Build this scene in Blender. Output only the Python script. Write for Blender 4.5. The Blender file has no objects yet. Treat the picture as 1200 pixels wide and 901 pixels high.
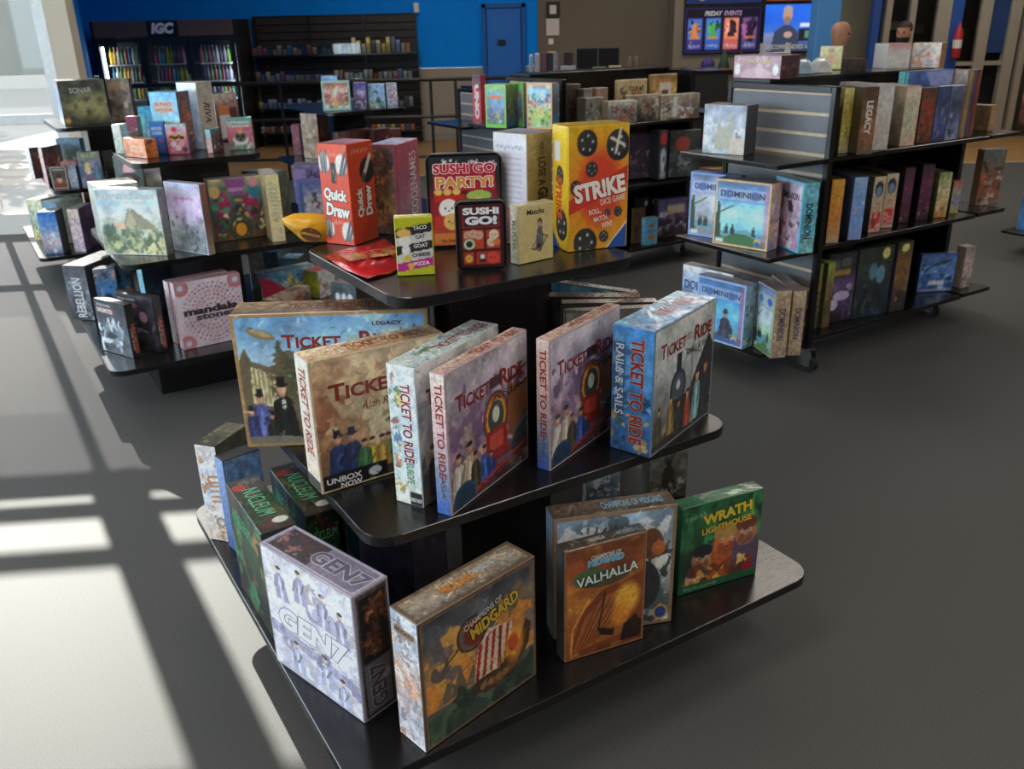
import bpy, math, random
import numpy as np
from mathutils import Matrix, Vector

# ------------------------------------------------------------------ camera, sky, sun, exposure
S = bpy.context.scene
COL = S.collection
PITCH, ROLL, EYE, FPX = math.radians(22.234), math.radians(-1.315), 1.48, 1022.0
cp, sp = math.cos(PITCH), math.sin(PITCH)
fwd = Vector((0, cp, -sp)); rt = Vector((1, 0, 0)); up = rt.cross(fwd)
r2 = rt * math.cos(ROLL) + up * math.sin(ROLL); u2 = -rt * math.sin(ROLL) + up * math.cos(ROLL)
cam_d = bpy.data.cameras.new('camera'); cam = bpy.data.objects.new('camera', cam_d); COL.objects.link(cam)
cam.matrix_world = Matrix(((r2.x, u2.x, -fwd.x, 0), (r2.y, u2.y, -fwd.y, 0), (r2.z, u2.z, -fwd.z, EYE), (0, 0, 0, 1)))
cam_d.sensor_width = 36; cam_d.lens = 36 * FPX / 1200; cam_d.clip_end = 200
cam_d.dof.use_dof = True; cam_d.dof.focus_distance = 1.75; cam_d.dof.aperture_fstop = 9.0
S.camera = cam

W = bpy.data.worlds.new('sky'); S.world = W; W.use_nodes = True
bg = W.node_tree.nodes['Background']; bg.inputs[0].default_value = (.70, .85, 1.0, 1); bg.inputs[1].default_value = 9.0

YA = math.radians(31.5)
U = Vector((math.cos(YA), math.sin(YA), 0)); V = Vector((-math.sin(YA), math.cos(YA), 0))
ELEV = math.radians(24)
sun_d = bpy.data.lights.new('sun', 'SUN'); sun = bpy.data.objects.new('sun', sun_d); COL.objects.link(sun)
sdir = (-V) * math.cos(ELEV) + Vector((0, 0, -math.sin(ELEV)))
sun.rotation_euler = sdir.to_track_quat('-Z', 'Y').to_euler(); sun.location = (-8, 16, 8)
sun_d.energy = 17.5; sun_d.angle = math.radians(.3); sun_d.color = (1, .95, .86)
LAMP = 8.6        # ceiling panel strength

vs = S.view_settings
S.display_settings.display_device = 'sRGB'
vs.view_transform = 'Standard'; vs.look = 'None'; vs.gamma = 1.0; vs.use_curve_mapping = False; vs.exposure = 0.0
S.cycles.max_bounces = 8; S.cycles.diffuse_bounces = 4; S.cycles.transparent_max_bounces = 12
S.cycles.use_denoising = True; S.cycles.sample_clamp_indirect = 6

# ------------------------------------------------------------------ helpers
def uv(u, v, z=0.0):
    p = U * u + V * v
    return Vector((p.x, p.y, z))

def hexc(c):
    if isinstance(c, str):
        return np.array([int(c[i:i + 2], 16) / 255 for i in (0, 2, 4)])
    return np.array(c, float)

def lin(c):
    c = np.clip(np.asarray(c, float), 0, 1)
    return np.where(c <= .04045, c / 12.92, ((c + .055) / 1.055) ** 2.4)

MATS = {}
def mat(name, color, rough=.5, metal=0.0, noise=0.0, nscale=20.0, bump=0.0, bscale=60.0, coat=0.0, emit=0.0, spec=.5, coat_rough=.1, stretch=None):
    if name in MATS: return MATS[name]
    m = bpy.data.materials.new(name); m.use_nodes = True; MATS[name] = m
    nt = m.node_tree; b = nt.nodes['Principled BSDF']
    c = list(lin(hexc(color))) + [1]
    b.inputs['Base Color'].default_value = c; b.inputs['Roughness'].default_value = rough; b.inputs['Metallic'].default_value = metal
    b.inputs['Coat Weight'].default_value = coat; b.inputs['Coat Roughness'].default_value = coat_rough
    b.inputs['Specular IOR Level'].default_value = spec
    if emit:
        b.inputs['Emission Color'].default_value = c; b.inputs['Emission Strength'].default_value = emit
    tc = nt.nodes.new('ShaderNodeTexCoord')
    vec = tc.outputs['Object']
    if stretch:
        mp = nt.nodes.new('ShaderNodeMapping'); mp.inputs['Scale'].default_value = stretch
        nt.links.new(vec, mp.inputs[0]); vec = mp.outputs[0]
    if noise:
        n = nt.nodes.new('ShaderNodeTexNoise'); n.inputs['Scale'].default_value = nscale; n.inputs['Detail'].default_value = 6
        nt.links.new(vec, n.inputs['Vector'])
        r = nt.nodes.new('ShaderNodeMapRange'); r.inputs[1].default_value = .3; r.inputs[2].default_value = .7
        r.inputs[3].default_value = 1 - noise; r.inputs[4].default_value = 1 + noise
        nt.links.new(n.outputs[0], r.inputs[0])
        mx = nt.nodes.new('ShaderNodeVectorMath'); mx.operation = 'SCALE'; mx.inputs[0].default_value = c[:3]
        nt.links.new(r.outputs[0], mx.inputs['Scale']); nt.links.new(mx.outputs[0], b.inputs['Base Color'])
    if bump:
        n = nt.nodes.new('ShaderNodeTexNoise'); n.inputs['Scale'].default_value = bscale; n.inputs['Detail'].default_value = 4
        nt.links.new(vec, n.inputs['Vector'])
        bp = nt.nodes.new('ShaderNodeBump'); bp.inputs['Strength'].default_value = bump; bp.inputs['Distance'].default_value = .004
        nt.links.new(n.outputs[0], bp.inputs['Height']); nt.links.new(bp.outputs[0], b.inputs['Normal'])
    return m

def attr_mat(name, rough, coat, coat_rough=.12, wrap=.0, emit=0.0):
    """printed card: colour from the print's colour attribute, under a clear (shrink) wrap"""
    m = bpy.data.materials.new(name); m.use_nodes = True; nt = m.node_tree; b = nt.nodes['Principled BSDF']
    a = nt.nodes.new('ShaderNodeAttribute'); a.attribute_name = 'Col'
    b.inputs['Roughness'].default_value = rough; b.inputs['Coat Weight'].default_value = coat; b.inputs['Coat Roughness'].default_value = coat_rough
    if emit:
        b.inputs['Base Color'].default_value = (0, 0, 0, 1); nt.links.new(a.outputs['Color'], b.inputs['Emission Color']); b.inputs['Emission Strength'].default_value = emit
        return m
    tc = nt.nodes.new('ShaderNodeTexCoord')
    n = nt.nodes.new('ShaderNodeTexNoise'); n.inputs['Scale'].default_value = 160; n.inputs['Detail'].default_value = 5
    nt.links.new(tc.outputs['Object'], n.inputs['Vector'])
    r = nt.nodes.new('ShaderNodeMapRange'); r.inputs[1].default_value = .3; r.inputs[2].default_value = .7; r.inputs[3].default_value = .9; r.inputs[4].default_value = 1.1
    nt.links.new(n.outputs[0], r.inputs[0])
    mx = nt.nodes.new('ShaderNodeVectorMath'); mx.operation = 'SCALE'
    nt.links.new(a.outputs['Color'], mx.inputs[0]); nt.links.new(r.outputs[0], mx.inputs['Scale']); nt.links.new(mx.outputs[0], b.inputs['Base Color'])
    if wrap:
        w = nt.nodes.new('ShaderNodeTexNoise'); w.inputs['Scale'].default_value = 14; w.inputs['Detail'].default_value = 3; w.inputs['Distortion'].default_value = 1.5
        nt.links.new(tc.outputs['Object'], w.inputs['Vector'])
        bp = nt.nodes.new('ShaderNodeBump'); bp.inputs['Strength'].default_value = wrap; bp.inputs['Distance'].default_value = .01
        nt.links.new(w.outputs[0], bp.inputs['Height']); nt.links.new(bp.outputs[0], b.inputs['Coat Normal'])
    return m
CARD = attr_mat('printed_card', .42, .7, .13, .25)
SCREEN = attr_mat('lit_screen', .2, 0, emit=1.1)

def ink(c):
    return mat('ink_' + c, c, .45, coat=.4, coat_rough=.15, noise=.06, nscale=40)

ORD = 'first second third fourth fifth sixth seventh eighth ninth tenth eleventh twelfth thirteenth fourteenth fifteenth sixteenth seventeenth eighteenth nineteenth twentieth'.split()
ORD += ['twenty-' + q for q in ORD[:9]] + ['thirtieth', 'thirty-first', 'thirty-second', 'thirty-third']
def cname(c):
    import colorsys
    h, s, v = colorsys.rgb_to_hsv(*[float(q) for q in hexc(c)]); h *= 360
    if s < .16: return 'white' if v > .75 else 'grey' if v > .35 else 'black'
    n = 'red' if h < 14 or h > 345 else 'orange' if h < 34 else 'yellow' if h < 66 else 'green' if h < 165 else 'teal' if h < 195 else 'blue' if h < 255 else 'purple' if h < 300 else 'pink'
    if n == 'orange' and (s < .5 or v < .7): n = 'tan' if v > .55 else 'brown'
    return ('dark ' if v < .4 else 'pale ' if s < .38 and v > .6 else '') + n

def tag(o, label=None, cat=None, group=None, kind=None):
    if label: o['label'] = label
    if cat: o['category'] = cat
    if group: o['group'] = group
    if kind: o['kind'] = kind
    return o

def empty(name, loc, rz=0.0):
    o = bpy.data.objects.new(name, None); COL.objects.link(o); o.location = loc; o.rotation_euler = (0, 0, rz); o.empty_display_size = .05
    return o

class MB:
    """collects polygons for one mesh object"""
    def __init__(s): s.v = []; s.f = []; s.smooth = False
    def add(s, verts, faces):
        b = len(s.v); s.v += [tuple(p) for p in verts]; s.f += [tuple(i + b for i in f) for f in faces]; return s
    def box(s, x0, x1, y0, y1, z0, z1, bev=0.0):
        if not bev:
            v = [(x, y, z) for z in (z0, z1) for y in (y0, y1) for x in (x0, x1)]
            return s.add(v, [(0, 2, 3, 1), (4, 5, 7, 6), (0, 1, 5, 4), (2, 6, 7, 3), (0, 4, 6, 2), (1, 3, 7, 5)])
        b = bev; vs_ = []; idx = {}
        for X in (0, 1):
            for Y in (0, 1):
                for Z in (0, 1):
                    x = (x0, x1)[X]; y = (y0, y1)[Y]; z = (z0, z1)[Z]
                    dx = b if X == 0 else -b; dy = b if Y == 0 else -b; dz = b if Z == 0 else -b
                    for k, p in enumerate(((x, y + dy, z + dz), (x + dx, y, z + dz), (x + dx, y + dy, z))):
                        idx[X, Y, Z, k] = len(vs_); vs_.append(p)
        f = []
        for X in (0, 1):
            q = [idx[X, 0, 0, 0], idx[X, 1, 0, 0], idx[X, 1, 1, 0], idx[X, 0, 1, 0]]; f.append(q if X else q[::-1])
            q = [idx[0, X, 0, 1], idx[1, X, 0, 1], idx[1, X, 1, 1], idx[0, X, 1, 1]]; f.append(q[::-1] if X else q)
            q = [idx[0, 0, X, 2], idx[1, 0, X, 2], idx[1, 1, X, 2], idx[0, 1, X, 2]]; f.append(q if X else q[::-1])
        for A in (0, 1):
            for B in (0, 1):
                f.append((idx[A, B, 0, 0], idx[A, B, 0, 1], idx[A, B, 1, 1], idx[A, B, 1, 0]))
                f.append((idx[A, 0, B, 0], idx[A, 0, B, 2], idx[A, 1, B, 2], idx[A, 1, B, 0]))
                f.append((idx[0, A, B, 1], idx[0, A, B, 2], idx[1, A, B, 2], idx[1, A, B, 1]))
        for X in (0, 1):
            for Y in (0, 1):
                for Z in (0, 1): f.append((idx[X, Y, Z, 0], idx[X, Y, Z, 1], idx[X, Y, Z, 2]))
        s.fix = True
        return s.add(vs_, f)
    def tube(s, p, q, r, n=8, r2=None):
        p = Vector(p); q = Vector(q); d = (q - p).normalized(); a = d.orthogonal().normalized(); b = d.cross(a)
        r2 = r if r2 is None else r2
        v = [p + (a * math.cos(t) + b * math.sin(t)) * r for t in [2 * math.pi * i / n for i in range(n)]]
        v += [q + (a * math.cos(t) + b * math.sin(t)) * r2 for t in [2 * math.pi * i / n for i in range(n)]]
        f = [(i, (i + 1) % n, n + (i + 1) % n, n + i) for i in range(n)] + [tuple(range(n))[::-1], tuple(range(n, 2 * n))]
        return s.add(v, f)
    def lathe(s, prof, c=(0, 0, 0), n=12):
        v = []; f = []
        for r, z in prof: v += [(c[0] + r * math.cos(2 * math.pi * i / n), c[1] + r * math.sin(2 * math.pi * i / n), c[2] + z) for i in range(n)]
        for k in range(len(prof) - 1):
            f += [(k * n + i, k * n + (i + 1) % n, (k + 1) * n + (i + 1) % n, (k + 1) * n + i) for i in range(n)]
        f += [tuple(range(n))[::-1], tuple(range((len(prof) - 1) * n, len(prof) * n))]
        return s.add(v, f)
    def rboard(s, x0, x1, y0, y1, z0, z1, r, n=6, e=.0015):
        """board with rounded corners in plan"""
        ring = []
        for cx, cy, a0 in ((x1 - r, y1 - r, 0), (x0 + r, y1 - r, 90), (x0 + r, y0 + r, 180), (x1 - r, y0 + r, 270)):
            for i in range(n + 1):
                a = math.radians(a0 + 90 * i / n); ring.append((cx + r * math.cos(a), cy + r * math.sin(a), math.cos(a), math.sin(a)))
        m = len(ring); v = []
        for z, k in ((z0, e), (z0 + e, 0), (z1 - e, 0), (z1, e)):
            v += [(x - cx * k, y - cy * k, z) for x, y, cx, cy in ring]
        f = [(k * m + i, k * m + (i + 1) % m, (k + 1) * m + (i + 1) % m, (k + 1) * m + i) for k in range(3) for i in range(m)]
        f += [tuple(range(m))[::-1], tuple(range(3 * m, 4 * m))]
        return s.add(v, f)
    def mesh(s, name):
        me = bpy.data.meshes.new(name); me.from_pydata(s.v, [], s.f)
        if getattr(s, 'fix', False):
            import bmesh
            bm = bmesh.new(); bm.from_mesh(me); bmesh.ops.recalc_face_normals(bm, faces=bm.faces); bm.to_mesh(me); bm.free()
        if s.smooth:
            me.polygons.foreach_set('use_smooth', [True] * len(me.polygons))
        me.update(); return me
    def build(s, name, m, parent=None, loc=None):
        me = s.mesh(name); o = bpy.data.objects.new(name, me); COL.objects.link(o)
        if m: me.materials.append(m)
        if parent: o.parent = parent
        if loc: o.location = loc
        return o

def const_col(me, c):
    a = me.color_attributes.new('Col', 'FLOAT_COLOR', 'POINT')
    a.data.foreach_set('color', np.tile(np.append(lin(hexc(c)), 1.0), len(me.vertices)).astype(np.float32))

# ------------------------------------------------------------------ printed art, painted on a grid of vertices
class Cv:
    def __init__(s, w, h, cell, seed=0):
        s.w, s.h = w, h
        s.nx = int(max(3, min(150, round(w / cell)))); s.ny = int(max(3, min(150, round(h / cell))))
        s.X, s.Y = np.meshgrid(np.linspace(0, 1, s.nx + 1), np.linspace(0, 1, s.ny + 1))
        s.C = np.full(s.X.shape + (3,), .5); s.rng = np.random.RandomState(seed); s.asp = w / h
        s.px = 1.0 / s.nx
    def mix(s, m, c, a=1.0):
        m = (m * a)[..., None]; s.C = s.C * (1 - m) + hexc(c) * m; return s
    def grad(s, *cols):
        cs = [hexc(c) for c in cols]; t = (1 - s.Y) * (len(cs) - 1); i = np.clip(t.astype(int), 0, max(len(cs) - 2, 0)); f = (t - i)[..., None]
        cs = np.array(cs + [cs[-1]]); s.C = cs[i] * (1 - f) + cs[i + 1] * f; return s
    def vnoise(s, sc):
        gx = int(sc * max(1, s.asp)) + 3; gy = int(sc * max(1, 1 / s.asp)) + 3
        g = s.rng.rand(gy + 1, gx + 1); x = s.X * (gx - 1.001); y = s.Y * (gy - 1.001)
        i = x.astype(int); j = y.astype(int); fx = x - i; fy = y - j; fx = fx * fx * (3 - 2 * fx); fy = fy * fy * (3 - 2 * fy)
        return (g[j, i] * (1 - fx) + g[j, i + 1] * fx) * (1 - fy) + (g[j + 1, i] * (1 - fx) + g[j + 1, i + 1] * fx) * fy
    def noise(s, sc=6, amt=.3, c=None, lo=.45, hi=.75):
        n = s.vnoise(sc) * .55 + s.vnoise(sc * 2.2) * .3 + s.vnoise(sc * 5) * .15
        if c is None: s.C = np.clip(s.C * (1 + amt * (n[..., None] - .5) * 2), 0, 1)
        else: s.mix(np.clip((n - lo) / (hi - lo), 0, 1), c, amt)
        return s
    def ell(s, cx, cy, rx, ry, c, a=1.0, soft=.0, rot=0.0):
        dx = (s.X - cx); dy = (s.Y - cy)
        if rot:
            k = 1 / s.asp; ca, sa = math.cos(rot), math.sin(rot); dyk = dy * k
            dx, dy = dx * ca + dyk * sa, (-dx * sa + dyk * ca) / k
        d = np.sqrt((dx / rx) ** 2 + (dy / ry) ** 2); e = max(soft, s.px / max(rx, 1e-3) * .7)
        return s.mix(np.clip((1 + e / 2 - d) / e, 0, 1), c, a)
    def ring(s, cx, cy, rx, ry, wd, c, a=1.0):
        d = np.sqrt(((s.X - cx) / rx) ** 2 + ((s.Y - cy) / ry) ** 2); return s.mix(np.clip(1.5 - np.abs(d - 1) / wd, 0, 1), c, a)
    def rect(s, x0, y0, x1, y1, c, a=1.0):
        e = s.px * .5
        m = np.clip((s.X - x0 + e) / (2 * e), 0, 1) * np.clip((x1 + e - s.X) / (2 * e), 0, 1)
        e = .5 / s.ny
        m = m * np.clip((s.Y - y0 + e) / (2 * e), 0, 1) * np.clip((y1 + e - s.Y) / (2 * e), 0, 1)
        return s.mix(m, c, a)
    def poly(s, pts, c, a=1.0):
        ins = np.zeros(s.X.shape, bool); n = len(pts)
        for k in range(n):
            (x1, y1), (x2, y2) = pts[k], pts[(k + 1) % n]
            if y1 == y2: continue
            cond = (y1 > s.Y) != (y2 > s.Y); ins ^= cond & (s.X < (x2 - x1) * (s.Y - y1) / (y2 - y1) + x1)
        return s.mix(ins.astype(float), c, a)
    def line(s, x1, y1, x2, y2, wd, c, a=1.0):
        k = 1 / s.asp; dx, dy = x2 - x1, (y2 - y1) * k; L2 = dx * dx + dy * dy + 1e-9
        t = np.clip(((s.X - x1) * dx + (s.Y - y1) * k * dy) / L2, 0, 1)
        d = np.hypot(s.X - x1 - t * dx, (s.Y - y1) * k - t * dy); return s.mix(np.clip((wd / 2 + s.px * .5 - d) / s.px, 0, 1), c, a)
    def frame(s, wd, c, a=1.0):
        k = wd * s.asp; m = (s.X < wd) | (s.X > 1 - wd) | (s.Y < k) | (s.Y > 1 - k); return s.mix(m.astype(float), c, a)
    def blobs(s, cols, n, s0=.03, s1=.1, y0=0, y1=1, x0=0, x1=1, a=.85):
        r = s.rng; w1 = (s.vnoise(7) - .5) + .6 * (s.vnoise(18) - .5); w2 = (s.vnoise(7) - .5) + .6 * (s.vnoise(18) - .5)
        for i in range(n):
            q = r.uniform(s0, s1); cx, cy = r.uniform(x0, x1), r.uniform(y0, y1); rx, ry = q * r.uniform(.5, 1.3), q * s.asp * r.uniform(.5, 1.5)
            k = 2.2 * r.choice([-1, 1]); d = np.hypot((s.X - cx) / rx + w1 * k, (s.Y - cy) / ry + w2 * k * r.choice([-1, 1])); e = max(.12, s.px / rx * .7)
            s.mix(np.clip((1 + e / 2 - d) / e, 0, 1), hexc(cols[r.randint(len(cols))]) * r.uniform(.8, 1.15), a)
        return s
    def strokes(s, n, j=.2):
        r = s.rng; base = s.C.copy()
        for i in range(n):
            x, y = r.rand(), r.rand(); c = base[int(y * s.ny), int(x * s.nx)]; ang = r.uniform(0, 3.1416); l = r.uniform(.012, .04)
            s.line(x, y, x + l * math.cos(ang), y + l * math.sin(ang) * s.asp, r.uniform(.006, .014), np.clip(c * r.uniform(1 - j * 1.6, 1 + j * 2) + r.uniform(-.05, .05, 3), 0, 1), .8)
        return s
    def marks(s, x0, y0, x1, y1, c, n=14, a=.85):
        r = s.rng
        for i in range(n): x = x0 + (x1 - x0) * (i + .5) / n; s.line(x + r.uniform(-.3, .3) * (x1 - x0) / n, r.uniform(y0, (y0 + y1) / 2), x + r.uniform(-.4, .4) * (x1 - x0) / n, r.uniform((y0 + y1) / 2, y1), (x1 - x0) / n * .3, c, a)
        return s
    def hills(s, y, amp, c, sc=5, a=1.0):
        n = s.rng.rand(sc + 3); x = s.X * sc; i = x.astype(int); f = x - i; h = n[i] * (1 - f) + n[i + 1] * f
        return s.mix((s.Y < y + amp * (h - .5)).astype(float), c, a)
    def fig(s, cx, y0, h, body, skin='c89878', hat=None, wide=.16):
        k = s.asp; w = h * wide / k; r = s.rng; b = hexc(body); l = r.uniform(-.2, .2) * w
        s.poly([(cx - w * 1.2, y0), (cx - w * .95 + l, y0 + h * .5), (cx - w * .75 + l, y0 + h * .68), (cx - w * .25 + l, y0 + h * .76), (cx + w * .3 + l, y0 + h * .76), (cx + w * .8 + l, y0 + h * .67), (cx + w + l, y0 + h * .48), (cx + w * 1.25, y0)], b)
        s.poly([(cx - w * .3, y0), (cx - w * .2 + l, y0 + h * .5), (cx + l, y0 + h * .74), (cx + w * .25 + l, y0 + h * .5), (cx + w * .3, y0)], np.clip(b * 1.35, 0, 1))
        s.line(cx + w * .8 + l, y0 + h * .6, cx + w * r.uniform(-.2, .5), y0 + h * .34, w * .3, b * .7); s.line(cx - w * .75 + l, y0 + h * .62, cx - w * r.uniform(.5, 1.3), y0 + h * .3, w * .3, b * .75)
        s.ell(cx + l, y0 + h * .77, w * .3, h * .05, hexc(skin) * .8); s.ell(cx + l, y0 + h * .86, w * .42, h * .1, skin); s.ell(cx + l + w * .12, y0 + h * .86, w * .22, h * .07, np.clip(hexc(skin) * 1.12, 0, 1))
        s.ell(cx + l, y0 + h * .93, w * .46, h * .05, hat or '3a2a20')
        if hat: s.rect(cx + l - w * .36, y0 + h * .93, cx + l + w * .36, y0 + h * 1.06, hat); s.rect(cx + l - w * .62, y0 + h * .92, cx + l + w * .62, y0 + h * .945, hat)
        return s

FACES = {'F': lambda w, d, h: ((0, 0, 0), (1, 0, 0), (0, 0, 1), w, h), 'L': lambda w, d, h: ((0, d, 0), (0, -1, 0), (0, 0, 1), d, h),
         'R': lambda w, d, h: ((w, 0, 0), (0, 1, 0), (0, 0, 1), d, h), 'T': lambda w, d, h: ((0, 0, h), (1, 0, 0), (0, 1, 0), w, d)}
PNAME = {'F': 'cover_print', 'L': 'side_print', 'R': 'side_print', 'T': 'top_print'}

def print_mesh(name, cv, o, ux, uy, w, h, inset, off):
    o = np.array(o, float); ux = np.array(ux, float); uy = np.array(uy, float); n = np.cross(ux, uy)
    X = inset + cv.X * (w - 2 * inset); Y = inset + cv.Y * (h - 2 * inset)
    P = (o + n * off)[None, None] + X[..., None] * ux + Y[..., None] * uy
    ny, nx = cv.ny, cv.nx; i = np.arange(ny)[:, None] * (nx + 1) + np.arange(nx)[None]
    q = np.stack([i, i + 1, i + nx + 2, i + nx + 1], -1).reshape(-1, 4)
    me = bpy.data.meshes.new(name); nv = P.shape[0] * P.shape[1]
    me.vertices.add(nv); me.vertices.foreach_set('co', P.reshape(-1).astype(np.float32))
    me.loops.add(q.size); me.loops.foreach_set('vertex_index', q.reshape(-1).astype(np.int32))
    me.polygons.add(len(q)); me.polygons.foreach_set('loop_start', np.arange(0, q.size, 4, dtype=np.int32))
    me.update(calc_edges=True)
    a = me.color_attributes.new('Col', 'FLOAT_COLOR', 'POINT')
    c = np.ones((nv, 4), np.float32); c[:, :3] = lin(cv.C.reshape(-1, 3)); a.data.foreach_set('color', c.reshape(-1))
    return me

TEXTS = []
def lettering(parent, frame_, t, depth=0):
    """t = (text, cx, cy, w, h, colour, opts) on a face: w, h are fractions of the face along and across the writing"""
    text, cx, cy, w, h, col = t[:6]; o = t[6] if len(t) > 6 else {}
    org, ux, uy, FW, FH = frame_; ux = Vector(ux); uy = Vector(uy); n = ux.cross(uy)
    rot = math.radians(o.get('rot', 0)); rx = ux * math.cos(rot) + uy * math.sin(rot); ry = -ux * math.sin(rot) + uy * math.cos(rot)
    if abs(o.get('rot', 0)) > 45: tw, th = w * FH, h * FW
    else: tw, th = w * FW, h * FH
    outs = [(col, o.get('bold', .012), .0009 + depth * .0003)]
    if 'out' in o: outs.insert(0, (o['out'], o.get('bold', .012) + o.get('ow', .05), .0006 + depth * .0003))
    for k, (c, off, lift) in enumerate(outs):
        cu = bpy.data.curves.new('title_lettering', 'FONT'); cu.body = text; cu.align_x = 'CENTER'; cu.align_y = 'CENTER'; cu.offset = off; cu.resolution_u = 3
        cu.shear = o.get('shear', 0)
        if o.get('sc'):
            cu.small_caps_scale = .78
            for b in cu.body_format: b.use_small_caps = True
        cu.materials.append(ink(c))
        ob = bpy.data.objects.new('title_lettering', cu); COL.objects.link(ob); ob.parent = parent
        p = Vector(org) + ux * FW * cx + uy * FH * cy + n * lift
        TEXTS.append((ob, rx, ry, n, p, tw, th, k, len(outs)))

def finish_texts():
    bpy.context.view_layer.update()
    dims = [(t[0].dimensions.x, t[0].dimensions.y, [Vector(c) for c in t[0].bound_box]) for t in TEXTS]
    base = None
    for (ob, rx, ry, n, p, tw, th, k, tot), (dx, dy, bb) in zip(TEXTS, dims):
        if k == 0: e = 1.0; base = (dx, dy)
        if tot == 2:
            pass
        x0 = min(b.x for b in bb); x1 = max(b.x for b in bb); y0 = min(b.y for b in bb); y1 = max(b.y for b in bb)
        if k == 0: sx, sy = tw / max(x1 - x0, 1e-4), th / max(y1 - y0, 1e-4); c = ((x0 + x1) / 2, (y0 + y1) / 2)
        m = Matrix(((rx.x * sx, ry.x * sy, n.x, 0), (rx.y * sx, ry.y * sy, n.y, 0), (rx.z * sx, ry.z * sy, n.z, 0), (0, 0, 0, 1)))
        q = p - rx * sx * c[0] - ry * sy * c[1]; m.translation = q
        ob.matrix_basis = m
    bpy.context.view_layer.update(); dg = bpy.context.evaluated_depsgraph_get()
    for t in TEXTS:                                        # letters become plain meshes
        ob = t[0]; me = bpy.data.meshes.new_from_object(ob.evaluated_get(dg)); me.name = 'title_lettering'
        n = bpy.data.objects.new('lettering', me); COL.objects.link(n); n.parent = ob.parent; n.matrix_basis = ob.matrix_basis.copy(); bpy.data.objects.remove(ob)

DARK = .55
BOXES = {}
FLAT = ('strike', 'quick', 'gut', 'taco', 'matcha', 'code2', 'castle', 'longw1', 'riva', 'concord', 'creamtop', 'manna1', 'manna2')
def game_box(id, label, geo, body, prints, titles=(), name='board_game_box', cat='board game', group=None, cell=None, bev=.0016):
    """prints: {face: paint function(cv)}; titles: {face: [lettering]}"""
    x, y, z, yaw, w, d, h = geo
    mb = MB().box(0, w, 0, d, .0004, h, bev); mb.smooth = False
    o = mb.build(name, CARD); const_col(o.data, body); o.location = (x, y, z); o.rotation_euler = (0, 0, math.radians(yaw))
    tag(o, label, cat, group); BOXES[id] = o
    dist = math.hypot(x, y); cell = cell or max(.002, dist * .0014)
    titles = dict(titles)
    for k, face in enumerate(sorted(set(prints) | set(titles))):
        fr = FACES[face](w, d, h); tgt = o
        if face in prints:
            cv = Cv(fr[3], fr[4], cell, sum(map(ord, id)) + k); prints[face](cv)
            if dist < 2.5 and fr[3] * fr[4] > .015 and id not in FLAT: cv.strokes(260)
            q_ = .4 if id in FLAT else 1; cv.noise(16, .07 * q_); cv.noise(34, .1 * q_)
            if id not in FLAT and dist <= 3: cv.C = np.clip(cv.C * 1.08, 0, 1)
            if dist > 3: cv.C = np.clip(cv.C * 1.14 + .03, 0, 1)  # far prints lightened in the colour to make up for weak light
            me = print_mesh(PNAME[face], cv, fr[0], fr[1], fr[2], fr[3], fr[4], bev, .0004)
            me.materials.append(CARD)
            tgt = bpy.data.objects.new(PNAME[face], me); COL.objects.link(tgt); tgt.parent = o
        for i, t in enumerate(titles.get(face, ())): lettering(tgt, fr, t, i)
    return o

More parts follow.
